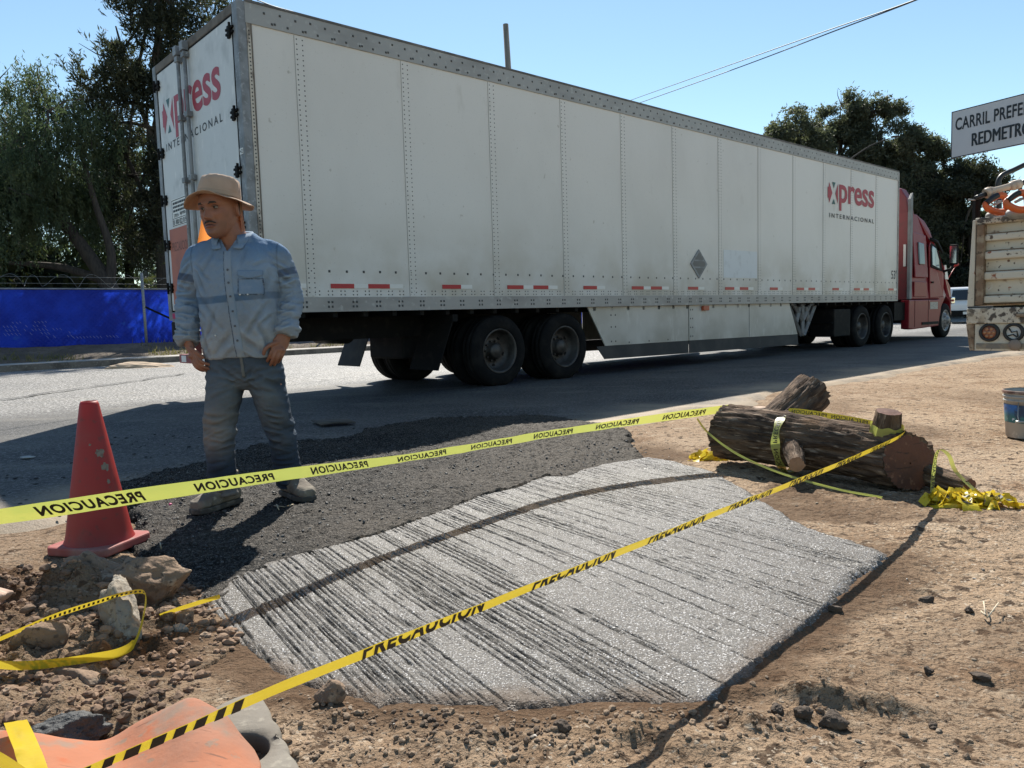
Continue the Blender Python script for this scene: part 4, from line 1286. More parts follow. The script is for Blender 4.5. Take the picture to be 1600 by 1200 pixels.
def limb(name, p0, p1, r0, r1, parent, seed, mat=BARK, nseg=40, nr=56, amp=0.012, bend=None, cut=None):
    """bark covered piece in the parent's own frame; its grain runs along local x"""
    p0, p1 = np.array(p0, float), np.array(p1, float)
    Lr = np.linalg.norm(p1 - p0); ax = (p1 - p0) / Lr
    s = np.cross(ax, (0, 0, 1.0)) if abs(ax[2]) < 0.95 else np.cross(ax, (0, 1.0, 0)); s /= np.linalg.norm(s); q = np.cross(s, ax)
    i, j = np.meshgrid(np.linspace(0, 1, nseg), np.arange(nr) / nr * 2 * np.pi, indexing='ij')
    fi, fj = i.ravel(), j.ravel()
    rr_ = r0 + (r1 - r0) * fi
    dirp = np.stack([fi * Lr * 3.0, np.cos(fj) * 1.6, np.sin(fj) * 1.6], 1)
    ns = fbm(dirp * 1.0 + seed, 2, seed) * 0.10 + 0.0
    tw = np.stack([fi * Lr * 4, np.cos(fj) * r0 * 55, np.sin(fj) * r0 * 55], 1)
    rid = np.abs(fbm(tw + seed, 3, seed + 1))
    R_ = rr_ * (1 + ns) + amp * (0.5 - 2.2 * rid.clip(0, 0.5))
    cen = p0 + ax * (fi * Lr)[:, None]
    if bend is not None:
        cen = cen + np.array(bend) * (4 * fi * (1 - fi))[:, None]
    P = cen + s * (R_ * np.cos(fj))[:, None] + q * (R_ * np.sin(fj))[:, None]
    if cut is not None:                       # an oblique saw cut: plane through cut[0] with normal cut[1]
        over = np.clip((P - np.array(cut[0])) @ np.array(cut[1]) / (ax @ np.array(cut[1])), 0, None)
        P = P - ax * over[:, None]
    # local frame: own origin and axis so that the grain texture follows the limb
    o = bpy.data.objects.new(name, None)
    Mx = Matrix(((ax[0], s[0], q[0], p0[0]), (ax[1], s[1], q[1], p0[1]), (ax[2], s[2], q[2], p0[2]), (0, 0, 0, 1)))
    Pl = (P - p0) @ np.array([ax, s, q]).T
    mb = MB(); Pg = Pl.reshape(nseg, nr, 3)
    fs = []
    for a in range(nseg - 1):
        for b in range(nr):
            fs.append((a * nr + b, a * nr + (b + 1) % nr, (a + 1) * nr + (b + 1) % nr, (a + 1) * nr + b))
    mb.add(Pl, fs, True)
    ob = mb.build(name, mat, parent)
    bpy.data.objects.remove(o)
    ob.matrix_local = Mx
    caps = []
    for a, nm in ((0, "cut_face"), (nseg - 1, "cut_face")):
        ring = Pg[a]; c = ring.mean(0); sg = -1 if a == 0 else 1
        m2 = MB(); rings = [c + (ring - c) * k + np.array([sg * 0.004 * (1 - k), 0, 0]) for k in (1.0, 0.93, 0.6, 0.3, 0.03)]
        m2.grid(np.array([np.vstack([r_, r_[:1]]) for r_ in rings]))
        caps.append(m2.build(nm, CUT, ob))
    return ob, caps
zl = 0.0
limb("trunk", (0, 0, 0.202), (LLEN + 0.14, 0, 0.128), 0.156, 0.132, log, 3, nseg=84, nr=90, amp=0.022, bend=(0, 0.02, 0.012), cut=((LLEN, 0.0, 0.128), (0.88, -0.42, 0.12)))
def toloc(p):
    v = np.array(p, float) - LA * [1, 1, 0]
    c, s = math.cos(-lrz), math.sin(-lrz)
    return (v[0] * c - v[1] * s, v[0] * s + v[1] * c, v[2])
_, cp = limb("branch_stub", toloc((1.50, 4.06, 0.19)), toloc((1.440, 3.82, 0.115)), 0.062, 0.040, log, 7, amp=0.009, nseg=24, nr=36)
cp[1].data.materials[0] = CUTP
limb("branch_stub", toloc((1.845, 3.78, 0.12)), toloc((1.860, 3.73, 0.385)), 0.078, 0.060, log, 9, amp=0.010, nseg=22, nr=36)
limb("branch_stub", toloc((1.84, 3.92, 0.13)), toloc((2.13, 3.82, 0.165)), 0.065, 0.045, log, 11, amp=0.010, nseg=24, nr=36)
limb("branch_stub", toloc((2.00, 3.80, 0.08)), toloc((2.13, 3.50, 0.05)), 0.060, 0.040, log, 17, amp=0.010, nseg=24, nr=36)
# the forked arm at the far end, cut off short, pointing up and away
_, cp = limb("fork_arm", toloc((1.41, 4.22, 0.20)), toloc((1.775, 4.50, 0.405)), 0.108, 0.120, log, 13, amp=0.020, nseg=40, nr=70)
mb = MB()
mb.ellipsoid(toloc((1.43, 4.33, 0.325)), (0.085, 0.045, 0.030))
mb.build("bare_wood", M("peeled_wood", (0.42, 0.27, 0.17), [(12, 4, 0.45, 0.7, (0.30, 0.18, 0.11), (1, 4, 1))], 0.7), log)

# tape bound round the log: three bands and two crumpled heaps
def band(name, p, r, ax, label, half, mat=TAPE2, a0=0, a1=360, letters=True, squash=1.0, parent=None, seed=0):
    ax = np.array(ax, float); ax /= np.linalg.norm(ax)
    s = np.cross(ax, (0, 0, 1.0)); s /= np.linalg.norm(s); q = np.cross(s, ax)
    n = 64; pts, acs = [], []
    for a in np.linspace(R(a0), R(a1), n):
        rr_ = r * (1 + 0.05 * math.sin(3 * a + seed))
        pts.append(np.array(p) + s * math.cos(a) * rr_ + q * math.sin(a) * rr_ * squash)
        acs.append(ax)
    P = np.array(pts)
    mb = MB()
    g = np.array([[P[i] + acs[i] * half * v * (1 + 0.2 * math.sin(i * 0.7 + seed)) for v in (-1, -0.33, 0.33, 1)] for i in range(n)])
    mb.grid(g)
    o = mb.build(name, mat, None, fix=False)
    tag(o, label, "caution tape", "caution tape round the wet concrete")
    if letters:
        seg = np.linalg.norm(np.diff(P, axis=0), axis=1); S = np.concatenate([[0], np.cumsum(seg)])
        m2 = MB(); d = 0.02
        cen = np.array(p)
        while d + 0.25 < S[-1]:
            def fn(u, v, d=d):
                c = np.array([np.interp(d + 0.25 * u, S, P[:, k]) for k in range(3)])
                o_ = (c - cen); o_ = o_ - ax * (o_ @ ax); o_ /= np.linalg.norm(o_)
                return c + ax * half * (1.1 * v - 0.55) + o_ * 0.0018
            text_on(m2, "PRECAUCION", fn, 0.018, 1.1); d += 0.38
        m2.build("lettering", TINK, o, fix=False)
    return o
axl = LAX + np.array([0, 0, 0.0])
band("caution_tape", LA + LAX * 0.40 + np.array([0, 0, 0.002]), 0.165, axl + np.array([0.15, 0.1, 0.12]), "yellow caution tape looped once round the middle of the log", 0.021, seed=1)
band("caution_tape", np.array([1.856, 3.748, 0.295]), 0.077, (0.05, -0.19, 1.0), "caution tape knotted round the upright stub of the log", 0.024, seed=2, mat=TAPE2)
thin = [(1.075, 4.40, 0.285), (1.11, 4.27, 0.215), (1.22, 4.08, 0.125), (1.37, 3.86, 0.065), (1.56, 3.66, 0.025), (1.72, 3.50, 0.012)]
o, _, _ = ribbon("caution_tape", smooth_pts(thin, 30), 0.006, [(0.4, -0.2, 0.8)] * 30, mat=TAPE2, n=50, crinkle=0.002, seed=4)
tag(o, "thin twisted strand of caution tape hanging along the front of the log", "caution tape", "caution tape round the wet concrete")
back = smooth_pts([(1.52, 4.16, 0.345), (1.58, 4.10, 0.345), (1.74, 3.95, 0.325), (1.86, 3.81, 0.305)], 30)
o, fB, LBk = ribbon("caution_tape", back, 0.017, [(0.3, 0.35, 0.85)] * 30, mat=TAPE, n=50, crinkle=0.001, seed=6)
tag(o, "yellow caution tape strung along the log's top from middle to upright stub", "caution tape", "caution tape round the wet concrete")
mb = MB()
for q in (0.02, 0.235):
    text_on(mb, "PRECAUCION", lambda u, v, q=q: fB(q + 0.19 * (1 - u), -0.6 + 1.2 * v, 0.0012), 0.018, 1.1)
mb.build("lettering", TINK, o, fix=False)
end = smooth_pts([(1.955, 3.50, 0.03), (1.965, 3.515, 0.10), (1.99, 3.535, 0.20), (2.02, 3.55, 0.222), (2.06, 3.55, 0.19), (2.08, 3.53, 0.12), (2.12, 3.45, 0.05)], 36)
o, fE, LE = ribbon("caution_tape", end, 0.013, [(0.9, 0.4, 0.05)] * 36, mat=TAPE2, n=60, crinkle=0.002, seed=8)
tag(o, "strip of caution tape hanging over the sawn end of the log", "caution tape", "caution tape round the wet concrete")
mb = MB(); text_on(mb, "PRECAUCION", lambda u, v: fE(0.02 + 0.19 * u, -0.8 + 1.6 * v, 0.0015), 0.018, 1.1); mb.build("lettering", TINK, o, fix=False)

def crumple(name, c, size, label, seed, n=9, mat=TAPE, h=0.06, letters=True):
    rg = random.Random(seed)
    mb = MB(); ink = MB()
    for k in range(n):
        # crumpled folded flaps: short curling ribbons
        x, y = c[0] + rg.gauss(0, size[0]), c[1] + rg.gauss(0, size[1])
        a = rg.random() * 6.28; Lr = 0.05 + 0.09 * rg.random(); w = 0.018 + 0.02 * rg.random()
        m = 16; pts = []
        for i in range(m):
            t = i / (m - 1)
            a2 = a + 2.6 * (rg.random() - 0.5) * t
            pts.append((x + math.cos(a2) * Lr * (t - 0.5) * 2, y + math.sin(a2) * Lr * (t - 0.5) * 2, c[2] + 0.008 + h * (0.3 + rg.random() * 0.35) * math.sin(math.pi * t) + 0.010 * math.sin(9 * t + k)))
        g = []
        for i in range(m):
            t = i / (m - 1)
            tilt = math.sin(3.1 * t + k) * 0.9
            s = np.array([-math.sin(a) * math.cos(tilt), math.cos(a) * math.cos(tilt), math.sin(tilt)])
            g.append([np.maximum(np.array(pts[i]) + s * w * v, [-9, -9, c[2] + 0.003]) for v in (-1, -0.4, 0.4, 1)])
        mb.grid(np.array(g))
        if letters and k % 3 == 0:
            g = np.array(g)
            for i in range(3, 12, 2):
                ink.add([g[i, 1] + [0, -0.001, 0.002], g[i, 2] + [0, -0.001, 0.002], g[i + 1, 2] + [0, -0.001, 0.002], g[i + 1, 1] + [0, -0.001, 0.002]], [(0, 1, 2, 3)])
    o = mb.build(name, mat, None, fix=False)
    tag(o, label, "caution tape", "crumpled bundles of caution tape")
    if letters:
        ink.build("lettering", TINK, o, fix=False)
    return o
crumple("tape_bundle", (2.015, 3.34, 0.0), (0.062, 0.032), "crumpled heap of yellow caution tape at the sawn end of the log", 3, 26, h=0.085)
crumple("tape_bundle", (1.19, 4.60, 0.0), (0.018, 0.012), "small crumpled scrap of yellow tape under the far end of the log", 5, 5, h=0.05, letters=False)

# ================================================================== heap of dug soil
SOIL = DIRT
hx, hy = np.arange(-2.7, -0.62, 0.011), np.arange(0.95, 2.95, 0.011)
XX, YY = np.meshgrid(hx, hy, indexing='ij'); xf, yf = XX.ravel(), YY.ravel()
P3 = np.stack([xf, yf, xf * 0], 1)
def heap_h(x, y):
    P = np.stack([x, y, x * 0], 1)
    e1 = np.exp(-(((x + 1.60) / 0.36) ** 2 + ((y - 2.42) / 0.22) ** 2) ** 1.3) * 0.135
    e2 = np.exp(-(((x + 1.55) / 0.50) ** 2 + ((y - 2.08) / 0.30) ** 2) ** 1.2) * 0.085
    e3 = np.exp(-(((x + 1.25) / 0.40) ** 2 + ((y - 1.70) / 0.22) ** 2) ** 1.2) * 0.060
    hh = np.maximum(np.maximum(e1, e2), e3)
    n1 = fbm(P * 5, 4, 101); n2 = fbm(P * 16, 4, 102); n3 = fbm(P * 38, 3, 103)
    cl = np.clip(n2, -0.2, 1)
    m = sstep(0.004, 0.03, hh)
    return hh * (1 + 0.55 * n1) + m * (0.030 * cl + 0.014 * n3 + 0.020 * np.clip(n3 - 0.05, 0, 1)), hh
hz, hh = heap_h(xf, yf)
hz = np.where(hh < 0.006, -0.05, hz)
idx = np.arange(len(hx) * len(hy)).reshape(len(hx), len(hy))
quads = np.stack([idx[:-1, :-1], idx[1:, :-1], idx[1:, 1:], idx[:-1, 1:]], -1).reshape(-1, 4)
quads = quads[(hh > 0.002)[quads].all(1)]
used = np.unique(quads); rm_ = np.full(len(xf), -1); rm_[used] = np.arange(len(used))
hme = big_mesh("dirt_pile", np.stack([xf, yf, hz], 1)[used], rm_[quads])
vcol(hme, "wet", np.repeat((0.55 + 0.45 * sstep(-0.1, 0.35, fbm(P3 * 4.0, 4, 105)))[used][:, None], 3, 1))
tag(place("dirt_pile", hme, SOIL), "low heap of freshly dug brown soil with clods in front of the traffic cone", "dirt pile")

STONE = M("stone_brown", (0.235, 0.155, 0.10), [(4, 5, 0.42, 0.66, (0.145, 0.092, 0.060)), (20, 4, 0.56, 0.68, (0.33, 0.24, 0.165)), (45, 4, 0.56, 0.64, (0.10, 0.066, 0.044))], 0.92, [(25, 0.6, 0.02), (110, 0.5, 0.005)])
STONEG = M("stone_grey", (0.27, 0.225, 0.175), [(5, 5, 0.45, 0.66, (0.17, 0.13, 0.095)), (22, 4, 0.56, 0.7, (0.36, 0.32, 0.265)), (60, 3, 0.56, 0.64, (0.15, 0.12, 0.09))], 0.92, [(25, 0.6, 0.02), (110, 0.5, 0.005)])
STONEP = M("stone_pinkish", (0.44, 0.30, 0.225), [(3, 4, 0.45, 0.7, (0.36, 0.235, 0.17)), (20, 4, 0.6, 0.72, (0.50, 0.38, 0.30))], 0.92, [(25, 0.5, 0.015), (110, 0.4, 0.004)])
MUD = M("wet_mud", (0.060, 0.040, 0.026), [(9, 4, 0.45, 0.7, (0.10, 0.068, 0.045))], 0.85, [(35, 0.8, 0.02)])
BLACKC = M("tar_clod", (0.040, 0.040, 0.040), [(9, 4, 0.45, 0.7, (0.085, 0.083, 0.08))], 0.7, [(35, 0.9, 0.02), (120, 0.7, 0.006)])
def rock_mesh(name, r, seed, sub=5, ang=0.42, rough=0.16, fine=0.06):
    bm = bmesh.new(); bmesh.ops.create_icosphere(bm, subdivisions=sub, radius=1.0)
    V = np.array([v.co for v in bm.verts])
    rg = np.random.default_rng(seed)
    d = np.ones(len(V))
    for _ in range(11):                       # flatten by random planes: angular faces
        nrm = rg.normal(size=3); nrm /= np.linalg.norm(nrm)
        lim = 1 - ang * (0.4 + 0.9 * rg.random())
        pr = (V * d[:, None]) @ nrm
        k = pr > lim
        d[k] *= 1 - 0.85 * (1 - lim / pr[k])
    d = d * (1 + rough * fbm(V * 1.7 + seed, 3, seed) + fine * fbm(V * 7 + seed, 4, seed + 1) + 0.5 * fine * (0.3 - np.abs(fbm(V * 4 + seed, 3, seed + 2))))
    V = V * d[:, None] * np.array(r)
    for v, c in zip(bm.verts, V): v.co = c
    me = bpy.data.meshes.new(name); bm.to_mesh(me); bm.free()
    me.polygons.foreach_set("use_smooth", np.ones(len(me.polygons), bool))
    return me
def rock(name, c, r, mat, label, cat, group, seed, rot=(0, 0, 0), **k):
    o = place(name, rock_mesh(name, r, seed, **k), mat)
    o.location = c; o.rotation_euler = rot
    return tag(o, label, cat, group)
GRK = "stones lying on the heap of soil"
rock("rock", (-1.62, 2.12, 0.145), (0.155, 0.10, 0.075), STONEP, "large smooth pinkish rock at the left edge on the soil heap", "rock", GRK, 11, (0.1, 0.3, 0.4))
rock("rock", (-1.19, 2.40, 0.075), (0.125, 0.10, 0.105), STONE, "rounded brown boulder at the right end of the soil heap by the black asphalt", "rock", GRK, 12, (0.1, 0, 0.3), rough=0.26, fine=0.07)
rock("rock", (-1.40, 2.46, 0.105), (0.17, 0.09, 0.075), STONE, "long brown boulder topping the heap just in front of the cone", "rock", GRK, 13, (0, 0.25, -0.15), rough=0.34, fine=0.11)
rock("concrete_chunk", (-1.135, 2.115, 0.085), (0.145, 0.062, 0.062), STONEG, "pale grey broken concrete chunk with caution tape tied round it", "concrete chunk", None, 14, (0.2, 0.55, -1.05), rough=0.34, fine=0.09)
rock("rock", (-1.30, 2.02, 0.060), (0.085, 0.065, 0.06), STONE, "brown rock tucked left of the grey concrete chunk", "rock", GRK, 15, (0.3, 0.2, 0.9))
rock("rock", (-1.46, 1.92, 0.065), (0.075, 0.055, 0.05), STONE, "brown rock behind the yellow tape loop on the soil heap", "rock", GRK, 16, (0.3, 0.2, 0.2))
rock("rock", (-1.06, 2.23, 0.035), (0.04, 0.03, 0.033), STONE, "small brown stone between the grey chunk and the boulder", "rock", GRK, 17)
rock("rock", (-1.00, 2.22, 0.032), (0.030, 0.025, 0.03), STONE, "small tan stone right of the grey chunk next to the tape scrap", "rock", GRK, 18)
rock("rock", (-0.985, 2.13, 0.028), (0.028, 0.022, 0.024), STONEG, "small white stone right of the grey chunk", "rock", GRK, 19)
rock("rock", (-1.13, 1.86, 0.02), (0.09, 0.045, 0.035), STONE, "flat dark stone under the front strand of the tape loop", "rock", GRK, 20, (0, 0, -0.4))
rock("rock", (-0.452, 1.735, 0.028), (0.038, 0.033, 0.033), STONE, "lone brown stone on the soil below the slab's left front edge", "rock", None, 21)
rock("rock", (-1.42, 1.70, 0.07), (0.035, 0.03, 0.03), STONEP, "small pale stone on the loose soil left of the black tar clod", "rock", GRK, 22)
rock("tar_clod", (-0.985, 1.555, 0.045), (0.105, 0.07, 0.05), BLACKC, "lump of broken black asphalt behind the orange plastic sheet", "asphalt lump", None, 23, (0.1, 0.1, 0.3), rough=0.35, fine=0.12)
GMU = "dark clods of mud on the bare earth"
for i, (px, py, s, lab) in enumerate(((1300, 1135, 0.027, "largest dark mud clod right of the slab's front corner"), (1450, 1045, 0.014, "round dark clod alone in the middle of the bare earth on the right"),
        (1532, 1058, 0.020, "dark clod nearest the right edge of the bare earth"), (1515, 950, 0.016, "dark clod beside the pale dry twig"), (1450, 932, 0.020, "flat dark clod on the earth left of the dry twig"),
        (1302, 953, 0.022, "dark clod on the slab's right edge in the tape's shadow"), (1458, 1136, 0.013, "dark clod below the round clod near the lower right"), (1255, 1128, 0.020, "mud clod joined to the lip of soil at the slab corner"),
        (1215, 1120, 0.016, "small mud clod beside the lip of soil at the slab corner"), (880, 1142, 0.020, "wet clod in front of the slab's middle front edge"))):
    p = G(px, py, s * 0.25); p[2] = ground_z(p[0], p[1])[0] + s * 0.28
    rock("mud_clod", tuple(p), (s * 1.25, s, s * 0.8), MUD, lab, "mud clod", GMU, 40 + i, (0, 0, i * 1.3), sub=4, rough=0.35, fine=0.12)

# post stub at the left edge with the tape tied to it
rock("stone_post", (-1.425, 1.93, 0.10), (0.035, 0.035, 0.115), STONEG, "speckled grey stone post stub at the left edge with yellow tape tied round it", "post", None, 61, ang=0.2, rough=0.08, fine=0.08)
loop = smooth_pts([(-1.44, 1.92, 0.075), (-1.30, 2.02, 0.118), (-1.20, 2.07, 0.140), (-1.10, 2.13, 0.152), (-1.065, 2.115, 0.135), (-1.05, 2.02, 0.06), (-1.06, 1.955, 0.050), (-1.12, 1.91, 0.055), (-1.24, 1.855, 0.066), (-1.36, 1.85, 0.078), (-1.46, 1.88, 0.085)], 80)
ac = [(0.15, -0.35, 0.7 if i > 30 else 0.5) for i in range(80)]
o, fq, Lq = ribbon("caution_tape", loop, [0.010 if i < 42 else 0.017 for i in range(80)], ac, mat=TAPE, n=110, crinkle=0.003, seed=12)
tag(o, "yellow caution tape looped from the post stub round the pale concrete chunk", "caution tape", "caution tape round the wet concrete")
mb = MB()
for k in range(26):
    q = 0.14 + k * 0.012
    mb.add([fq(q, -0.5, 0.0015), fq(q + 0.006, -0.5, 0.0015), fq(q + 0.008, 0.5, 0.0015), fq(q + 0.002, 0.5, 0.0015)], [(0, 1, 2, 3)])
mb.build("lettering", TINK, o, fix=False)
o, _, _ = ribbon("caution_tape", smooth_pts([(-1.07, 2.20, 0.05), (-1.02, 2.22, 0.062), (-0.975, 2.25, 0.068), (-0.92, 2.28, 0.075)], 20), 0.011, [(0.1, -0.6, 0.7)] * 20, mat=TAPE, n=26, crinkle=0.004, seed=15)
tag(o, "loose yellow end of caution tape among stones right of the concrete chunk", "caution tape", "caution tape round the wet concrete")

# pebbles and crumbs: nobody could count them
def scatter(name, n, sampler, smin, smax, mat, seed, flat=0.6):
    rg = np.random.default_rng(seed)
    base = []
    for k in range(6):
        bm = bmesh.new(); bmesh.ops.create_icosphere(bm, subdivisions=2, radius=1.0)
        V = np.array([v.co for v in bm.verts]); Fq = np.array([[v.index for v in f.verts] for f in bm.faces]); bm.free()
        V = V * (1 + 0.55 * fbm(V * 1.3 + k * 9, 2, k) + 0.25 * fbm(V * 3.5 + k * 5, 2, k + 9))[:, None] * np.array([1.25, 0.85, flat])
        base.append((V, Fq))
    VV_, FF_, c = [], [], 0
    pts = sampler(rg, n)
    for i in range(len(pts)):
        V, Fq = base[i % 6]
        s = smin * (smax / smin) ** (rg.random() ** 2.2); a = rg.random() * 6.28
        ca, sa = math.cos(a), math.sin(a)
        W_ = np.stack([V[:, 0] * ca - V[:, 1] * sa, V[:, 0] * sa + V[:, 1] * ca, V[:, 2]], 1) * s
        VV_.append(W_ + pts[i] + np.array([0, 0, s * 0.25])); FF_.append(Fq + c); c += len(V)
    return struct(place(name, big_mesh(name, np.vstack(VV_), np.vstack(FF_), False), mat), "stuff")
def on_dirt(rg, n):
    x = rg.uniform(-1.0, 3.6, n); y = 1.2 + 5 * rg.random(n) ** 1.8
    P = np.stack([x, y], 1)
    k = (sdist(P, SLAB) > 0.02) & (sdist(P, PATCH) > 0.05) & ((x * NV[0] + y * NV[1]) < 3.9)
    x, y = x[k], y[k]
    return np.stack([x, y, ground_z(x, y)], 1)
def near_front(rg, n):
    x = rg.normal(-0.1, 0.42, n); y = rg.normal(1.60, 0.09, n)
    k = sdist(np.stack([x, y], 1), SLAB) > 0.01
    x, y = x[k], y[k]
    return np.stack([x, y, ground_z(x, y)], 1)
def on_heap(rg, n):
    x = rg.uniform(-2.0, -0.80, n); y = rg.uniform(1.40, 2.62, n)
    z, h_ = heap_h(x, y); k = h_ > 0.006
    return np.stack([x[k], y[k], z[k]], 1)
def on_patch(rg, n):
    x = rg.uniform(-2.2, 1.2, n); y = rg.uniform(2.4, 6.2, n)
    P = np.stack([x, y], 1)
    d = sdist(P, PATCH)
    k = ((d < -0.02) | (rg.random(n) < 0.25 * np.exp(-np.clip(d, 0, 9) / 0.12))) & (sdist(P, SLAB) > 0.0) & (d < 0.4)
    return np.stack([x[k], y[k], np.where(d[k] < 0, 0.016, 0.006)], 1)
def on_shade_road(rg, n):
    x = rg.uniform(-3.4, 0.4, n); y = rg.uniform(3.6, 6.4, n)
    P = np.stack([x, y], 1); k = (sdist(P, PATCH) > 0.0) & (vnoise(np.stack([x * 1.2, y * 2, x * 0], 1), 5) > 0.45) & ((x * NV[0] + y * NV[1]) > 4.1)
    return np.stack([x[k], y[k], x[k] * 0 + 0.008], 1)
scatter("pebbles", 1500, on_dirt, 0.002, 0.007, M("pebble_mix", (0.36, 0.28, 0.20), [(3, 3, 0.45, 0.6, (0.13, 0.09, 0.06)), (5, 3, 0.6, 0.68, (0.62, 0.57, 0.5))], 0.9), 31)
scatter("soil_crumbs", 1300, near_front, 0.002, 0.009, M("crumb_soil", (0.27, 0.19, 0.125), [(6, 3, 0.48, 0.62, (0.10, 0.068, 0.045))], 0.95), 32, 0.8)
scatter("soil_clods", 3600, on_heap, 0.003, 0.017, M("clod_soil", (0.26, 0.165, 0.105), [(5, 3, 0.45, 0.6, (0.14, 0.088, 0.056)), (3, 3, 0.60, 0.68, (0.36, 0.26, 0.18))], 0.95), 33, 0.8)
scatter("asphalt_crumbs", 3800, on_patch, 0.003, 0.008, M("crumb_asphalt", (0.05, 0.049, 0.047), [(4, 3, 0.5, 0.65, (0.15, 0.14, 0.125))], 0.6), 34, 0.8)
scatter("tar_crumbs", 700, on_shade_road, 0.003, 0.014, M("crumb_tar", (0.022, 0.022, 0.022), rough=0.8), 35, 0.35)

# flat scrap in the shade on the road, a sheet of cardboard, dry twig
mb = MB(); c = [G(x, y, 0.03) for x, y in ((486, 657), (545, 655), (556, 660), (502, 664))]
mb.grid(np.array([[c[0], (c[0] + c[1]) / 2 + [0, 0, 0.004], c[1]], [c[3], (c[3] + c[2]) / 2 + [0, 0, 0.008], c[2]]]))
o = mb.build("cardboard", M("cardboard", (0.09, 0.075, 0.06), [(8, 3, 0.4, 0.6, (0.06, 0.05, 0.04))], 0.9), solid=0.006)
tag(o, "flattened brown cardboard sheet lying in the trailer's shadow", "cardboard")
p = G(42, 714, 0.02)
rock("plaster_scrap", tuple(p), (0.055, 0.04, 0.010), M("scrap_pale", (0.34, 0.34, 0.33), rough=0.8), "flat pale scrap lying on the shaded road left of the cone", "scrap", None, 71, sub=3, rough=0.3)
p = G(222, 573, 0.03)
rock("rubble", tuple(p), (0.9, 0.45, 0.12), M("rubble_tan", (0.44, 0.33, 0.23), rough=0.95), "small tan mound of rubble at the foot of the far kerb", "rubble", None, 72, rough=0.3)
TWIG = M("dry_twig", (0.50, 0.42, 0.30), rough=0.8)
mb = MB()
for a, b in (((1533, 955), (1543, 965)), ((1543, 965), (1560, 942)), ((1540, 962), (1537, 940)), ((1543, 965), (1538, 958))):
    mb.tube([G(*a, 0.012), (G(*a, 0.022) + G(*b, 0.022)) / 2, G(*b, 0.014)], 0.0022, 6)
tag(mb.build("twig", TWIG), "pale dry forked twig on the bare earth at the right", "twig")
mb = MB()
for a, b in (((428, 790), (445, 792)), ((445, 792), (458, 788)), ((436, 797), (432, 788)), ((250, 848), (252, 858))):
    mb.tube([G(*a, 0.03), (G(*a, 0.045) + G(*b, 0.045)) / 2, G(*b, 0.03)], 0.0025, 6)
tag(mb.build("straw", TWIG), "few straws lying on the asphalt in front of the man's boot", "straw")
p = G(266, 788, 0.03)
rock("candy_wrapper", tuple(p), (0.013, 0.010, 0.010), M("wrapper_pink", (0.65, 0.08, 0.22), rough=0.4), "tiny pink wrapper on the asphalt behind the upper tape", "wrapper", None, 74, sub=2)

# ================================================================== orange plastic drum, crushed, and its grey rubber base
ORP = M("faded_orange_plastic", (0.43, 0.175, 0.100), [(4, 5, 0.42, 0.64, (0.36, 0.185, 0.125)), (9, 6, 0.52, 0.66, (0.29, 0.205, 0.155)), (7, 6, 0.60, 0.70, (0.46, 0.125, 0.055)), (22, 6, 0.60, 0.68, (0.30, 0.20, 0.145)), (12, 5, 0.64, 0.68, (0.24, 0.12, 0.08), (1, 6, 1))],
        0.85, [(14, 0.35, 0.012), (90, 0.25, 0.003)], transl=(0.12, (0.8, 0.25, 0.1)), spec=0.15)
top = smooth_pts([G(-260, 1128, 0.09), G(-60, 1124, 0.09), G(40, 1128, 0.10), G(110, 1140, 0.07), G(162, 1142, 0.05), G(215, 1112, 0.085), G(262, 1090, 0.115), G(292, 1079, 0.125), G(320, 1094, 0.12), G(348, 1112, 0.10)], 60)
bot = smooth_pts([G(-260, 1420, 0.05), G(-60, 1400, 0.06), G(40, 1390, 0.07), G(140, 1380, 0.09), G(230, 1360, 0.10), G(300, 1330, 0.09), G(350, 1290, 0.08), G(392, 1240, 0.07), G(408, 1200, 0.05), G(398, 1172, 0.05)], 60)
rowsN = 34
g = np.zeros((rowsN, 60, 3))
for i in range(rowsN):
    t = i / (rowsN - 1)
    g[i] = top * (1 - t) + bot * t
    P_ = g[i] * 6
    g[i][:, 2] += 0.014 * math.sin(math.pi * t) * (0.6 + fbm(P_ * [1, 1, 0] + 3, 3, 7) * 1.3) + 0.004 * np.sin(np.linspace(0, 9, 60) + 3 * t) * math.sin(math.pi * t)
    if t < 0.12:
        g[i][:, 2] -= 0.025 * (1 - t / 0.12) ** 2
mb = MB().grid(g)
sh = mb.build("orange_drum_shell", ORP, None, solid=0.006, fix=False)
sh.modifiers["solid"].offset = -1
tag(sh, "crushed faded orange plastic traffic drum lying across the bottom left corner", "traffic drum")
mb = MB()
GR = M("grey_rubber", (0.24, 0.215, 0.18), [(4, 5, 0.42, 0.66, (0.19, 0.165, 0.135)), (30, 4, 0.58, 0.7, (0.28, 0.25, 0.205))], 0.9, [(60, 0.4, 0.006)], spec=0.2)
outer = np.array([G(x, y, 0.045) for x, y in ((318, 1120), (330, 1106), (355, 1092), (385, 1081), (400, 1079), (409, 1085), (416, 1098), (425, 1120), (438, 1148), (452, 1175), (470, 1212), (480, 1250), (460, 1290), (420, 1310), (370, 1300), (320, 1260), (290, 1200), (300, 1150))])
inner_c = G(366, 1172, 0.045)
n_ = 72
ang = np.linspace(0, 2 * np.pi, n_, endpoint=False)
oc = outer.mean(0)
od = np.arctan2(outer[:, 1] - inner_c[1], outer[:, 0] - inner_c[0]); orr = np.linalg.norm(outer[:, :2] - inner_c[:2], axis=1)
k = np.argsort(od); od, orr = od[k], orr[k]
ro = np.interp(ang, np.concatenate([od - 2 * np.pi, od, od + 2 * np.pi]), np.tile(orr, 3))
ri = np.minimum(0.068, ro * 0.75)
def ring(rad, z): return np.stack([inner_c[0] + rad * np.cos(ang), inner_c[1] + rad * np.sin(ang), 0 * ang + z], 1)
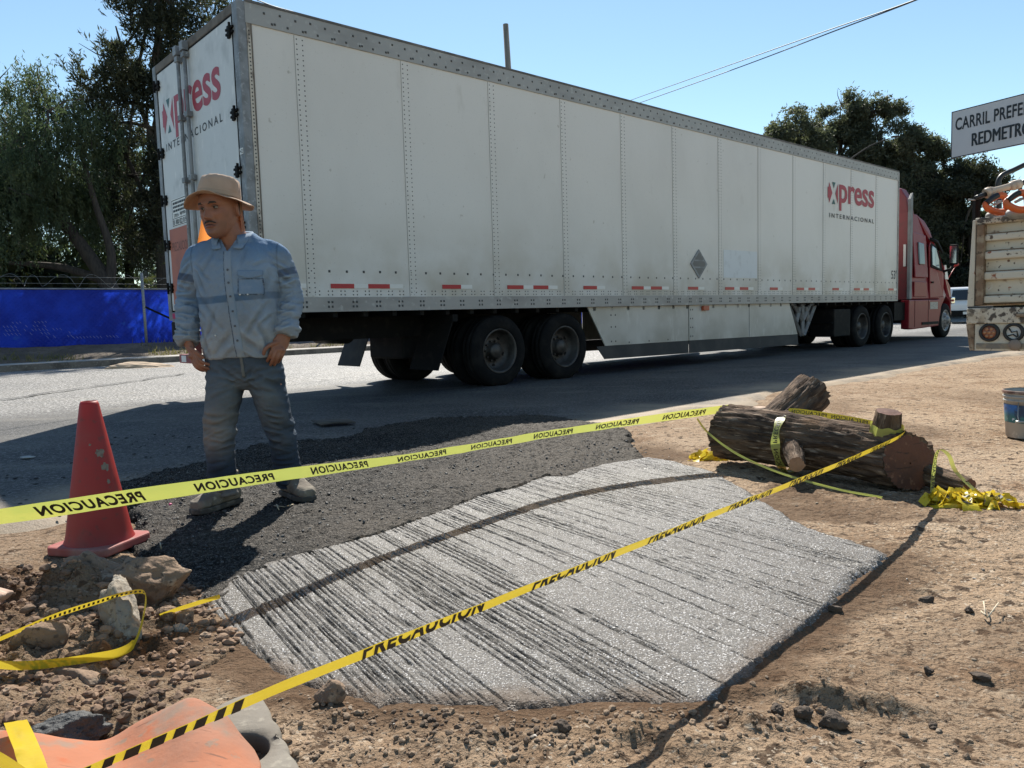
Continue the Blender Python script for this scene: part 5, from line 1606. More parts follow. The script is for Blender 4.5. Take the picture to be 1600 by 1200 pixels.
rings = [ring(ri, 0.004), ring(ri, 0.036), ring(ri + 0.004, 0.042), ring(ri + 0.02, 0.045), ring(ro - 0.012, 0.045), ring(ro - 0.003, 0.040), ring(ro, 0.030), ring(ro, 0.004)]
mb = MB().grid(np.array([np.vstack([r_, r_[:1]]) for r_ in rings]))
tag(mb.build("drum_base", GR), "flat grey rubber drum base with a round hole beside the orange plastic", "drum base")
tp = smooth_pts([G(24, 1127, 0.118), G(34, 1150, 0.140), G(44, 1175, 0.146), G(54, 1205, 0.146), G(62, 1240, 0.140)], 24)
o, _, _ = ribbon("caution_tape", tp, 0.022, [(1, 0.15, 0.05)] * 24, mat=TAPE, n=30, crinkle=0.006, seed=21)
tag(o, "crinkled yellow tape strip draped over the orange drum", "caution tape", "caution tape round the wet concrete")
tp = smooth_pts([G(-60, 1160, 0.19), G(0, 1188, 0.185), G(50, 1222, 0.17), G(80, 1245, 0.16)], 20)
o, _, _ = ribbon("caution_tape", tp, 0.018, [(0.4, -0.2, 0.8)] * 20, mat=TAPE, n=30, crinkle=0.003, seed=22)
tag(o, "yellow tape strand cutting across the bottom left corner of the orange drum", "caution tape", "caution tape round the wet concrete")

# ================================================================== bucket
bk = tag(empty("bucket", (3.475, 5.06, 0.0), R(20)), "white plastic bucket with a blue label and rusty rim on the bare earth", "bucket")
BKT = M("bucket_plastic", (0.40, 0.38, 0.34), [(6, 4, 0.45, 0.7, (0.30, 0.275, 0.24)), (18, 4, 0.6, 0.7, (0.55, 0.53, 0.48))], 0.5)
mb = MB(); mb.lathe([(0.001, 0.004), (0.130, 0.0), (0.136, 0.006), (0.150, 0.245), (0.157, 0.247), (0.157, 0.256), (0.151, 0.258), (0.152, 0.272), (0.160, 0.274), (0.160, 0.284), (0.153, 0.286), (0.154, 0.300), (0.162, 0.302), (0.162, 0.318), (0.154, 0.318), (0.150, 0.30), (0.132, 0.012), (0.001, 0.012)], n=48)
bb = mb.build("bucket_body", BKT, bk)
mb = MB(); mb.lathe([(0.1635, 0.300), (0.1635, 0.3165), (0.161, 0.320), (0.157, 0.320)], n=48); mb.build("rim", M("rusty_rim", (0.13, 0.06, 0.04), [(20, 3, 0.45, 0.6, (0.3, 0.2, 0.15))], 0.7), bk)
mb = MB(); mb.lathe([(0.1435, 0.105), (0.1515, 0.225)], n=48)
t = NT("bucket_label")
lc = t.mix(t.remap(t.axis(2), 0.14, 0.20), (0.03, 0.16, 0.16), (0.02, 0.14, 0.42))
lc = t.mix(t.remap(t.noise(14, 4), 0.5, 0.62), lc, (0.02, 0.05, 0.10))
lc = t.mix(t.remap(t.noise(24, 3), 0.63, 0.68), lc, (0.5, 0.6, 0.65))
t.link(lc, t.bsdf.inputs["Base Color"]); t.bsdf.inputs["Roughness"].default_value = 0.4
mb.build("label", t.m, bk)
mb = MB(); mb.tube([(-0.155, -0.03, 0.245), (-0.185, -0.05, 0.16), (-0.19, -0.06, 0.125), (-0.16, -0.085, 0.12), (-0.05, -0.155, 0.125)], 0.003, 6)
mb.cyl((-0.205, -0.05, 0.123), (-0.15, -0.08, 0.123), 0.008, n=8); mb.build("handle", M("wire", (0.4, 0.4, 0.38), rough=0.4, metal=0.7), bk)
# ================================================================== dump truck, rear towards the camera
DT0 = np.array([3.47, 5.75, 0.0])
dt = tag(empty("dump_truck", tuple(DT0), TH), "rusty cream dump truck seen from its tailgate at the right edge", "truck")
CREAM = M("cream_rusty", (0.58, 0.535, 0.44), [(2.2, 5, 0.46, 0.7, (0.50, 0.42, 0.30)), (9, 5, 0.60, 0.68, (0.24, 0.165, 0.115)), (26, 4, 0.62, 0.68, (0.10, 0.07, 0.05)), (5, 5, 0.62, 0.70, (0.66, 0.63, 0.56)), (14, 5, 0.66, 0.70, (0.28, 0.10, 0.05))], 0.7, [(30, 0.3, 0.006)])
CREAMW = M("cream_worn", (0.56, 0.50, 0.40), [(18, 5, 0.50, 0.58, (0.075, 0.062, 0.05)), (6, 5, 0.5, 0.7, (0.42, 0.34, 0.24)), (45, 4, 0.57, 0.63, (0.12, 0.09, 0.07))], 0.7)
RUST = M("rust_line", (0.20, 0.13, 0.08), [(14, 4, 0.45, 0.66, (0.34, 0.27, 0.19)), (30, 4, 0.58, 0.66, (0.09, 0.06, 0.04))], 0.85)
mb = MB()
mb.box(0.02, 0.05, -2.12, -0.075, 0.90, 1.49)               # tailgate skin
for z0, z1 in ((0.905, 0.96), (1.075, 1.135), (1.225, 1.285), (1.36, 1.41)):
    mb.box(-0.028, 0.0195, -2.10, -0.095, z0, z1)
mb.build("tailgate", CREAM, dt, bevel=0.012)
mb = MB()
for z in (1.1365, 1.287, 1.412, 0.9615):
    mb.box(0.008, 0.0185, -2.10, -0.098, z, z + 0.008)
mb.build("rust_seam", RUST, dt)
mb = MB(); mb.box(-0.035, 0.07, -2.16, -0.03, 1.485, 1.535); mb.build("tailgate_rim", CREAMW, dt, bevel=0.01)
mb = MB(); mb.prism([(-0.045, 0.89), (-0.0965, 0.89), (-0.0945, 1.484), (-0.045, 1.484)], 'x', -0.045, 0.06); mb.build("gate_post", RUST, dt, bevel=0.008)
mb = MB(); mb.prism([(0.006, 0.885), (-0.040, 0.885), (-0.040, 1.52), (-0.020, 1.52)], 'x', -0.05, 4.2); mb.build("bed_side", CREAM, dt, bevel=0.006)
mb = MB(); mb.prism([(-2.16, 0.885), (-2.206, 0.885), (-2.18, 1.52), (-2.16, 1.52)], 'x', -0.05, 4.2); mb.build("bed_side", CREAM, dt, bevel=0.006)
mb = MB(); mb.box(0.06, 4.2, -2.15, -0.05, 0.90, 0.94); mb.box(4.14, 4.2, -2.15, -0.05, 0.95, 1.8); mb.build("bed_floor", CREAMW, dt)
mb = MB(); mb.box(-0.055, 0.10, -2.2, 0.006, 0.755, 0.872); mb.build("rear_beam", CREAMW, dt, bevel=0.008)
mb = MB(); mb.box(-0.05, 0.06, -2.2, 0.0, 0.8735, 0.8835); mb.build("hinge_gap", BLACKM, dt)
mb = MB(); mb.box(-0.035, 0.02, -2.19, -0.045, 0.555, 0.754); lp = mb.build("lamp_panel", CREAM, dt, bevel=0.006)
mb = MB(); mb.prism([(0.012, 0.755), (-0.044, 0.755), (-0.044, 0.555), (-0.016, 0.555)], 'x', -0.045, 0.25); mb.build("panel_end", RUST, dt, bevel=0.006)
mb = MB(); mb.box(-0.042, -0.036, -2.15, -0.06, 0.570, 0.610); mb.build("grime_strip", M("grimy_strip", (0.20, 0.175, 0.145), [(12, 4, 0.45, 0.65, (0.32, 0.26, 0.18))], 0.85), dt)
GROM = M("rubber_grommet", (0.02, 0.02, 0.02), rough=0.6)
LENS = M("red_brown_lens", (0.34, 0.13, 0.075), [(20, 3, 0.4, 0.65, (0.22, 0.08, 0.05))], 0.35)
for i, y in enumerate((-0.145, -0.300, -1.9, -2.06)):
    mb = MB(); mb.lathe([(0.047, -0.034), (0.047, -0.052), (0.054, -0.058), (0.066, -0.054), (0.069, -0.036)], (0, y, 0.690), 'x', 36)
    gm = mb.build("tail_lamp", GROM, dt)
    if i != 1:
        mb = MB(); mb.lathe([(0.0475, -0.040), (0.045, -0.048), (0.001, -0.050)], (0, y, 0.690), 'x', 30)
        ln = mb.build("lens", LENS, gm)
        mb = MB()
        for k in range(7):
            a = k * math.pi / 3; rr_ = 0.0 if k == 6 else 0.029
            mb.lathe([(0.0115, -0.049), (0.011, -0.054), (0.001, -0.056)], (0, y + rr_ * math.cos(a), 0.690 + rr_ * math.sin(a)), 'x', 12)
        mb.build("lens_cell", M("lens_cell", (0.40, 0.20, 0.10), rough=0.3), ln)
    else:
        mb = MB(); mb.lathe([(0.0475, -0.036), (0.001, -0.036)], (0, y, 0.690), 'x', 30); bs = mb.build("lamp_hole", M("pale_backing", (0.62, 0.62, 0.60), rough=0.6), gm)
        mb = MB(); mb.tube([(-0.045, y + 0.03, 0.72), (-0.05, y + 0.01, 0.69), (-0.047, y - 0.02, 0.70), (-0.05, y - 0.03, 0.66)], 0.005, 6); mb.tube([(-0.045, y + 0.035, 0.665), (-0.05, y, 0.675), (-0.05, y - 0.025, 0.655)], 0.005, 6); mb.build("loose_wire", GROM, gm)
        mb = MB(); mb.lathe([(0.001, -0.064), (0.040, -0.064), (0.042, -0.054), (0.001, -0.052)], (0, y - 0.012, 0.598), 'x', 28); mb.build("hanging_lens", M("dusty_lens", (0.26, 0.20, 0.155), rough=0.7), gm)
mb = MB(); mb.box(-0.075, -0.0555, -0.42, -0.32, 0.80, 0.825); mb.build("latch", RUST, dt, bevel=0.004)
for y in (-0.55, -1.65):
    w_ = wheel(dt, 1.35, -0.42 if y > -1 else -1.78, 0.40, DISH, RIM, flip=(y > -1)); w_.scale = (0.85, 0.85, 0.85)
mb = MB(); mb.box(0.2, 6.3, -1.5, -1.4, 0.5, 0.74); mb.box(0.2, 6.3, -0.8, -0.7, 0.5, 0.74); mb.cyl((1.35, -0.6, 0.4), (1.35, -1.6, 0.4), 0.07); mb.build("chassis", BLACKM, dt)
mb = MB(); mb.prism([(4.4, 0.6), (4.4, 2.1), (5.6, 2.1), (5.9, 1.5), (6.6, 1.35), (6.7, 0.6)], 'y', -2.1, -0.1); cb = mb.build("cab", CREAM, dt, bevel=0.06)
mb = MB(); mb.box(4.5, 5.4, -0.098, -0.088, 1.5, 1.95); mb.box(4.39, 4.398, -1.7, -0.5, 1.5, 1.95); mb.build("cab_window", GLASS, cb)
for yf in (-0.42, -1.78):
    w_ = wheel(dt, 5.9, yf, 0.40, DISH, RIM, flip=(yf > -1)); w_.scale = (0.85, 0.85, 0.85)

# tools lying on the load at the tailgate (positions in the truck's own frame turned to the world)
def dloc(x, y, z):
    return tuple(DT0 + DV * x + NV * y + np.array([0, 0, z]))
TOOLB = M("tool_beige", (0.50, 0.40, 0.30), [(12, 4, 0.5, 0.7, (0.40, 0.30, 0.21))], 0.5)
ORT = M("tool_orange", (0.62, 0.12, 0.025), [(12, 4, 0.5, 0.7, (0.50, 0.12, 0.04))], 0.45)
BLKP = M("black_plastic", (0.015, 0.015, 0.016), rough=0.45)
GRYT = M("tool_grey", (0.33, 0.33, 0.32), [(12, 4, 0.5, 0.7, (0.24, 0.24, 0.23))], 0.6)
t1 = tag(empty("demolition_tool"), "long beige tube tool with black grip lying across the top of the tailgate", "power tool")
def D(px, py, Y=5.72): return AY(px, py, Y)
def dpath(pts): return smooth_pts([D(*p) for p in pts], 14)
mb = MB(); mb.tube(dpath([(1541, 300), (1560, 296), (1578, 291), (1584, 290)]), [0.024] * 14, 14); mb.tube([D(1540, 303), D(1546, 300)], [0.038, 0.040], 16); mb.tube([D(1546, 300), D(1553, 298)], [0.040, 0.028], 16)
mb.tube([D(1577, 292), D(1583, 290)], [0.028, 0.037], 16); mb.tube([D(1583, 290), D(1594, 287)], [0.037, 0.034], 16); mb.build("tube_body", TOOLB, t1)
mb = MB(); mb.tube([D(1523, 310), D(1532, 306.5), D(1541, 303)], [0.016, 0.019, 0.019], 12); mb.build("grip", BLKP, t1)
mb = MB(); mb.tube([D(1594, 287), D(1606, 283), D(1640, 274)], [0.020, 0.020, 0.020], 12); mb.tube([D(1594, 290), D(1594, 302)], 0.014, 8); mb.build("grip", BLKP, t1)
mb = MB(); mb.tube([D(1513, 312), D(1524, 312.5)], 0.006, 8); mb.build("bit", GRYT, t1)
def saw(name, dx, label):
    t2 = tag(empty(name), label, "power tool", "orange handled saws on the tailgate")
    def q(px, py, Y=5.68): return AY(px + dx[0], py + dx[1], Y - dx[0] * 0.010)
    lp_ = smooth_pts([q(1574, 330), q(1562, 332), q(1548, 328), q(1539, 320), q(1548, 313), q(1560, 306), q(1568, 306), q(1572, 313), q(1573, 322), q(1576, 331)], 44)
    mb = MB(); mb.tube(lp_, [0.020 if 12 < i < 24 else 0.024 for i in range(44)], 10); mb.tube([q(1573, 326), q(1580, 331), q(1586, 337)], [0.030, 0.034, 0.03], 12); mb.build("rear_handle", ORT, t2)
    gr = smooth_pts([q(1540, 318.5), q(1548, 311.5), q(1558, 306)], 12)
    mb = MB(); mb.tube([p + np.array([0, -0.012, 0.004]) for p in gr], 0.020, 10); mb.build("grip", BLKP, t2)
    mb = MB(); mb.tube([q(1553, 320), q(1560, 316), q(1566, 314)], [0.010, 0.012, 0.008], 8); mb.build("trigger", GRYT, t2)
    c = q(1566, 336, 5.80)
    mb = MB(); mb.ellipsoid(tuple(c), (0.115, 0.10, 0.048)); mb.ellipsoid(tuple(c + np.array([0.12, 0.02, -0.02])), (0.10, 0.1, 0.055)); mb.build("engine_cover", GRYT, t2)
    return t2
saw("saw", (0, 0), "orange looped saw handle with grey motor, nearest the tailgate's left corner")
saw("saw", (33, -4), "second orange saw handle further right at the photo's edge above the tailgate")
pp = smooth_pts([D(1561, 300, 5.9), D(1560, 285, 5.9), D(1566, 274, 5.9), D(1583, 266, 5.9), D(1604, 256, 5.9), D(1640, 240, 5.9)], 20)
mb = MB(); mb.tube(pp, 0.019, 12); mb.tube([D(1561, 300, 5.9), D(1561, 345, 5.9)], 0.019, 10)
tag(mb.build("bent_pipe", BLKP), "black bent pipe rising behind the tools on the dump truck", "pipe")
mb = MB(); p0 = D(1524, 345, 5.74); mb.box(p0[0] - 0.002, p0[0] + 0.02, p0[1], p0[1] + 0.02, p0[2], p0[2] + 0.22); mb.box(p0[0] + 0.06, p0[0] + 0.10, p0[1] + 0.1, p0[1] + 0.14, p0[2] - 0.02, p0[2] + 0.20)
mb.build("stake", BLACKM, dt)
bpy.context.view_layer.update()
bpy.data.objects["stake"].matrix_parent_inverse = dt.matrix_world.inverted()

# ================================================================== road sign on its mast
SGN = M("sign_grey_white", (0.56, 0.55, 0.57), [(1.5, 4, 0.45, 0.7, (0.50, 0.49, 0.51))], 0.5)
SX = AY(1487, 175, 13.0); SX2 = AY(1485, 248, 13.0)
szt, szb = SX[2], SX2[2]
sdir = np.array([0.475, -0.88, 0]); sdir /= np.linalg.norm(sdir)
sg = tag(empty("road_sign", (SX[0], SX[1], 0.0), math.atan2(sdir[1], sdir[0])), "white overhead road sign with black capital letters at the upper right", "road sign")
SW = 1.70
mb = MB(); mb.box(0, SW, 0.0, 0.03, szb, szt); mb.build("sign_panel", SGN, sg, bevel=0.006)
mb = MB(); tt = 0.014
mb.box(0.0, SW, -0.003, -0.0005, szb, szb + tt); mb.box(0.0, SW, -0.003, -0.0005, szt - tt, szt); mb.box(0, tt, -0.003, -0.0005, szb + tt, szt - tt); mb.box(SW - tt, SW, -0.003, -0.0005, szb + tt, szt - tt); mb.build("sign_border", INK, sg)
H_ = szt - szb
mb = MB()
text_on(mb, "CARRIL PREFERENTE", lambda u, v: (0.070 + 1.56 * u, -0.004, szb + H_ * (0.575 + 0.265 * v)), 0.022, 1.04)
for k in range(4):      # the strokes are thickened by laying the word four times, a hair apart
    text_on(mb, "REDMETRO", lambda u, v, k=k: (0.35 + 0.90 * u + 0.005 * k - 0.007, -0.004 - 0.0003 * k, szb + H_ * (0.17 + 0.265 * v) + (k % 2) * 0.006), 0.0, 1.02)
mb.build("lettering", INK, sg, fix=False)
mb = MB(); mb.cyl((SW - 0.12, 0.12, -0.05), (SW - 0.12, 0.12, szt), 0.06, n=16); mb.box(0.3, SW - 0.3, 0.031, 0.06, szb + 0.15, szb + 0.2); mb.box(0.3, SW - 0.3, 0.031, 0.06, szt - 0.2, szt - 0.15); mb.build("mast", GREYPOST, sg)

# ================================================================== poles, wires, street lamp
WOOD = M("pole_wood", (0.24, 0.22, 0.19), [(3, 4, 0.4, 0.65, (0.16, 0.145, 0.125), (4, 4, 0.4))], 0.85)
pt_, pb_ = AY(790, 38, 24), AY(794.5, 112, 24)
dd = (pt_ - pb_); base = pb_ - dd * (pb_[2] / dd[2])
mb = MB(); mb.tube([base, pt_], [0.13, 0.085], 14)
tag(mb.build("utility_pole", WOOD), "slightly leaning wooden utility pole rising behind the trailer roof", "utility pole", "utility poles")
far_p = AY(905, 200, 60); far_p2 = far_p * [1, 1, 0]
mb = MB(); mb.tube([far_p2, far_p + [0, 0, 1.2]], [0.16, 0.11], 12); mb.box(far_p[0] - 0.9, far_p[0] + 0.9, far_p[1] - 0.06, far_p[1] + 0.06, far_p[2] + 0.4, far_p[2] + 0.52)
tag(mb.build("utility_pole", WOOD), "far wooden utility pole carrying the paired wires, hidden behind the trailer", "utility pole", "utility poles")
WIRE = M("wire_black", (0.012, 0.012, 0.013), rough=0.6)
def wire(px, Ys, r, label, ext=None):
    pts = smooth_pts([AY(a, b, Y) for (a, b), Y in zip(px, Ys)], 40)
    mb = MB(); mb.tube(pts, r, 6)
    tag(mb.build("overhead_wire", WIRE), label, "wire", "overhead wires")
wire([(905, 187), (976, 160), (1150, 98), (1300, 45), (1432, -1), (1700, -110)], [60, 50, 33, 25, 20, 14], 0.016, "upper of the two overhead wires running up to the right above the trailer")
wire([(905, 194), (993, 163), (1150, 107), (1300, 50), (1434, -1), (1700, -112)], [60, 48, 33, 25, 20, 14], 0.018, "lower of the two overhead wires running up to the right above the trailer")
wire([(250, -80), (400, -1), (470, 22), (550, 49), (640, 85), (790, 150)], [13, 15, 17, 19, 21, 24], 0.011, "single sagging wire descending behind the trailer's rear roof corner")
LMP = M("lamp_grey", (0.05, 0.05, 0.05), rough=0.8, spec=0.1)
sl = tag(empty("street_lamp", tuple(AY(1300, 260, 38) * [1, 1, 0])), "street lamp with a long curved arm in front of the trees beyond the tractor", "street lamp")
b0 = AY(1300, 260, 38)
mb = MB(); mb.tube(smooth_pts([(0, 0, 0), (0, 0, b0[2] - 0.5), tuple((AY(1325, 252, 38) - b0) + [0, 0, b0[2]]), tuple((AY(1360, 228, 37) - b0) + [0, 0, b0[2]]), tuple((AY(1390, 216, 36.5) - b0) + [0, 0, b0[2]])], 30), [0.07 - 0.052 * i / 29 for i in range(30)], 10); mb.build("lamp_arm", LMP, sl)
mb = MB(); c = (AY(1399, 213.5, 36.3) - b0) + [0, 0, b0[2]]; mb.ellipsoid(tuple(c), (0.22, 0.09, 0.05)); mb.build("lamp_head", LMP, sl)

# ================================================================== chain-link fence covered in blue sheeting
FD = 24.0
fz0, fz1 = 0.47, 2.08
def blue_mat():
    t = NT("blue_tarp")
    c = t.mix(t.remap(t.noise(0.9, 4), 0.40, 0.66), (0.008, 0.034, 0.42), (0.014, 0.065, 0.65))
    c = t.mix(t.remap(t.noise(2.2, 4), 0.62, 0.74), c, (0.03, 0.13, 0.62))
    t.link(c, t.bsdf.inputs["Base Color"])
    t.bsdf.inputs["Roughness"].default_value = 0.45
    # the wire mesh presses its diamonds into the sheet
    w1 = t.new("ShaderNodeTexWave"); w1.inputs["Scale"].default_value = 5.0; w1.bands_direction = 'DIAGONAL'
    t.link(t.mapped((1, 0.0, 1)), w1.inputs["Vector"])
    w2 = t.new("ShaderNodeTexWave"); w2.inputs["Scale"].default_value = 5.0; w2.bands_direction = 'DIAGONAL'
    t.link(t.mapped((-1, 0.0, 1)), w2.inputs["Vector"])
    bp = t.new("ShaderNodeBump"); bp.inputs["Strength"].default_value = 0.5; bp.inputs["Distance"].default_value = 0.03
    t.link(t.math('MAXIMUM', w1.outputs[1], w2.outputs[1]), bp.inputs["Height"])
    bp2 = t.new("ShaderNodeBump"); bp2.inputs["Strength"].default_value = 0.5; bp2.inputs["Distance"].default_value = 0.2
    t.link(t.noise(1.4, 3), bp2.inputs["Height"]); t.link(bp2.outputs[0], bp.inputs["Normal"])
    t.link(bp.outputs[0], t.bsdf.inputs["Normal"])
    tr = t.new("ShaderNodeBsdfTranslucent"); t.link(c, tr.inputs[0])
    ms = t.new("ShaderNodeMixShader"); ms.inputs[0].default_value = 0.6
    t.link(t.bsdf.outputs[0], ms.inputs[1]); t.link(tr.outputs[0], ms.inputs[2]); t.link(ms.outputs[0], t.n["Material Output"].inputs[0])
    return t.m
fo = NV * FD
fn = tag(empty("fence", tuple(fo), TH), "chain-link fence covered in bright blue sheeting with barbed wire coils on top", "fence")
xa = np.arange(-14, 40, 0.25); za = np.linspace(fz0, fz1 - 0.03, 9)
g = np.array([[(x, 0.03 * fbm(np.array([[x * 0.8, z * 1.1, 0]]), 3, 5)[0] * math.sin((x % 3.0) / 3 * math.pi), z + (0.03 * fbm(np.array([[x * 0.7, 9, 0]]), 2, 6)[0] if k == 0 else 0)) for k, z in enumerate(za)] for x in xa])
MB().grid(g).build("blue_sheet", blue_mat(), fn, fix=False)
mb = MB(); mb.cyl((-14, 0.05, fz1), (40, 0.05, fz1), 0.022, n=8); mb.build("top_rail", GREYPOST, fn)
for k in range(-3, 6):
    x = 7.02 + 6.05 * k
    mb = MB(); mb.cyl((x, -0.06, 0.25), (x, -0.06, 2.55), 0.042, n=12); mb.build("post", GREYPOST, fn)
mb = MB(); mb.cyl((7.05, -0.07, 1.55), (8.4, -0.09, 0.85), 0.03, n=8); mb.build("brace", BLACKM, fn)
mb = MB()
for (x, z) in ((8.28, 0.93), (8.38, 0.85)):
    mb.box(x - 0.05, x + 0.05, -0.075, -0.07, z - 0.025, z + 0.025)
mb.build("torn_spot", WHT_R, fn)
# glints of the diamond mesh through the sheet, in straight slanting rows
mb = MB(); rg = random.Random(8)
for (xc, zc, nx_, nz_, p) in ((4.0, 1.10, 12, 4, 0.55), (5.7, 0.80, 14, 1, 0.8), (4.8, 0.95, 8, 3, 0.4), (13.4, 0.66, 12, 1, 0.8), (11.3, 0.70, 8, 1, 0.7), (8.2, 0.80, 6, 2, 0.6)):
    for i in range(nx_):
        for k in range(nz_):
            if rg.random() > p: continue
            x, z = xc + (i - nx_ / 2) * 0.085 + (k % 2) * 0.04, zc + (k - nz_ / 2) * 0.10
            l = 0.045 + 0.03 * rg.random()
            mb.add([(x, -0.05, z), (x + 0.008, -0.05, z), (x + 0.008 + l * 0.8, -0.05, z - l), (x + l * 0.8, -0.05, z - l)], [(0, 1, 2, 3)])
mb.build("mesh_wire", M("mesh_wire", (0.25, 0.31, 0.52), rough=0.5), fn)
mb = MB()
coil = []
for i in range(1400):
    x = -14 + i * 54 / 1400 + 0.35 * fbm(np.array([[i * 0.05, 5, 0]]), 2, 4)[0]; a = i * 0.36
    r = 0.16 + 0.10 * fbm(np.array([[i * 0.02, 0, 0]]), 2, 3)[0]
    coil.append((x + 0.12 * math.sin(a * 0.5), 0.05 + r * math.cos(a), fz1 + 0.22 + r * math.sin(a) * (1 + 0.3 * math.sin(i * 0.05))))
mb.tube(coil, 0.0035, 4)
for z in (0.16, 0.34):
    mb.tube([(-14, 0.05, fz1 + z), (10, 0.05, fz1 + z - 0.02), (40, 0.05, fz1 + z)], 0.004, 4)
mb.build("barbed_wire", M("wire_grey", (0.30, 0.30, 0.29), rough=0.5, metal=0.5), fn)

# ================================================================== trees
def leaf_mat(name, c0, c1, tr):
    return M(name, c0, [(0.7, 4, 0.42, 0.62, c1)], 0.6, transl=(0.42, tr), spec=0.3)
PEP = leaf_mat("pepper_leaf", (0.046, 0.068, 0.038), (0.088, 0.108, 0.055), (0.105, 0.150, 0.060))
CAS = leaf_mat("needle_dark", (0.030, 0.038, 0.028), (0.055, 0.060, 0.038), (0.06, 0.07, 0.03))
EUC = leaf_mat("olive_leaf", (0.060, 0.072, 0.050), (0.105, 0.112, 0.076), (0.14, 0.16, 0.08))
TRUNK = M("trunk_bark", (0.055, 0.044, 0.035), [(5, 4, 0.4, 0.65, (0.032, 0.026, 0.021), (3, 3, 0.5))], 0.95)
def leaves(P, D_, ln, w, rg):
    """quads at P pointing along D_"""
    n = len(P)
    r = rg.normal(size=(n, 3)); S = np.cross(D_, r); S /= np.linalg.norm(S, axis=1)[:, None] + 1e-9
    w = w * (0.6 + 0.8 * rg.random(n))[:, None]; l = (ln * (0.6 + 0.8 * rg.random(n)))[:, None]
    V = np.stack([P, P + D_ * l * 0.5 + S * w, P + D_ * l, P + D_ * l * 0.5 - S * w], 1).reshape(-1, 3)
    F = np.arange(n * 4).reshape(n, 4)
    return V, F
def tree(name, label, base, blobs, style, mat, seed, trunk, limbs=(), dens=1.0, group="trees beyond the road", ln=0.2, w=0.035, tr_r=0.28, gap=0.455, mul=1.0):
    """blobs: (x,y,z,rx,ry,rz) relative to base; trunk: list of (x,y,z,r)"""
    rg = np.random.default_rng(seed)
    dens = dens * mul
    t = tag(empty(name, tuple(base)), label, "tree", group)
    mb = MB()
    mb.tube(smooth_pts([p[:3] for p in trunk], 24), np.interp(np.linspace(0, 1, 24), np.linspace(0, 1, len(trunk)), [p[3] for p in trunk]).tolist(), 10)
    for lb in limbs:
        mb.tube(smooth_pts([p[:3] for p in lb], 14), np.interp(np.linspace(0, 1, 14), np.linspace(0, 1, len(lb)), [p[3] for p in lb]).tolist(), 8)
    top = np.array(trunk[-1][:3]); mid = np.array(trunk[len(trunk) // 2][:3])
    for b in blobs:
        c = np.array(b[:3]); s = mid + (top - mid) * rg.random()
        m_ = (s + c) / 2 + rg.normal(0, 0.25, 3)
        mb.tube(smooth_pts([s, m_, c], 10), np.linspace(tr_r * 0.32, 0.02, 10).tolist(), 6)
        for _ in range(5):
            e = c + rg.normal(0, 0.5, 3) * np.array(b[3:6]); mb.tube([c, (c + e) / 2 + rg.normal(0, 0.1, 3), e], [0.035, 0.022, 0.008], 5)
    mb.build("trunk", TRUNK, t)
    Vs, Fs, c0 = [], [], 0
    for b in blobs:
        c, r = np.array(b[:3]), np.array(b[3:6])
        vol = r[0] * r[1] * r[2]
        if style == "weep":
            k = int(150 * dens * (vol ** 0.667) * 1.0)
            u = rg.normal(size=(k, 3)); u /= np.linalg.norm(u, axis=1)[:, None]
            q = c + u * r * (rg.random((k, 1)) ** 0.45)
            m = 26
            L_ = (0.5 + 1.3 * rg.random(k))
            sway = rg.normal(0, 0.16, (k, 2))
            tt = np.tile(np.linspace(0, 1, m), k); ii = np.repeat(np.arange(k), m)
            P = q[ii] + np.stack([sway[ii, 0] * tt, sway[ii, 1] * tt, -L_[ii] * tt], 1) + rg.normal(0, 0.035, (k * m, 3))
            D_ = np.stack([rg.normal(0, 0.55, k * m), rg.normal(0, 0.55, k * m), -0.8 + rg.normal(0, 0.3, k * m)], 1)
        elif style == "brush":
            k = int(95 * dens * (vol ** 0.667))
            u = rg.normal(size=(k, 3)); u /= np.linalg.norm(u, axis=1)[:, None]
            q = c + u * r * (rg.random((k, 1)) ** 0.5)
            m = 42
            dirs = u * 0.6 + np.array([0, 0, 0.75]) + rg.normal(0, 0.2, (k, 3)); dirs /= np.linalg.norm(dirs, axis=1)[:, None]
            ii = np.repeat(np.arange(k), m); tt = rg.random(k * m)
            P = q[ii] + dirs[ii] * (tt * 0.75)[:, None] + rg.normal(0, 0.07, (k * m, 3))
            D_ = dirs[ii] * 0.7 + rg.normal(0, 0.55, (k * m, 3))
        else:
            k = int(120 * dens * (vol ** 0.667))
            u = rg.normal(size=(k, 3)); u /= np.linalg.norm(u, axis=1)[:, None]
            q = c + u * r * (rg.random((k, 1)) ** 0.5)
            m = 30
            ii = np.repeat(np.arange(k), m)
            P = q[ii] + rg.normal(0, 0.22, (k * m, 3)) * np.array([1, 1, 0.7])
            D_ = rg.normal(0, 1, (k * m, 3)) + np.array([0, 0, -0.2])
        # ragged gaps: drop leaves where a coarse noise is low
        nz = 0.65 * vnoise(P * 0.75 + seed * 7.1, seed) + 0.35 * vnoise(P * 1.9 + seed * 3.3, seed + 1)
        keep = nz > gap
        P, D_ = P[keep], D_[keep]
        D_ = D_ / (np.linalg.norm(D_, axis=1)[:, None] + 1e-9)
        V, F = leaves(P, D_, ln, w, rg)
        Vs.append(V); Fs.append(F + c0); c0 += len(V)
    o = place("crown", big_mesh("crown", np.vstack(Vs), np.vstack(Fs), False), mat)
    o.parent = t
    return t
rgb = np.random.default_rng(77)
def blobset(n, c, spread, r0, r1, seed):
    rg = np.random.default_rng(seed); out_ = []
    for _ in range(n):
        u = rg.normal(size=3); u /= np.linalg.norm(u); u *= rg.random() ** 0.4
        r = rg.uniform(r0, r1)
        out_.append((c[0] + u[0] * spread[0], c[1] + u[1] * spread[1], c[2] + u[2] * spread[2], r, r, r * 0.8))
    return out_
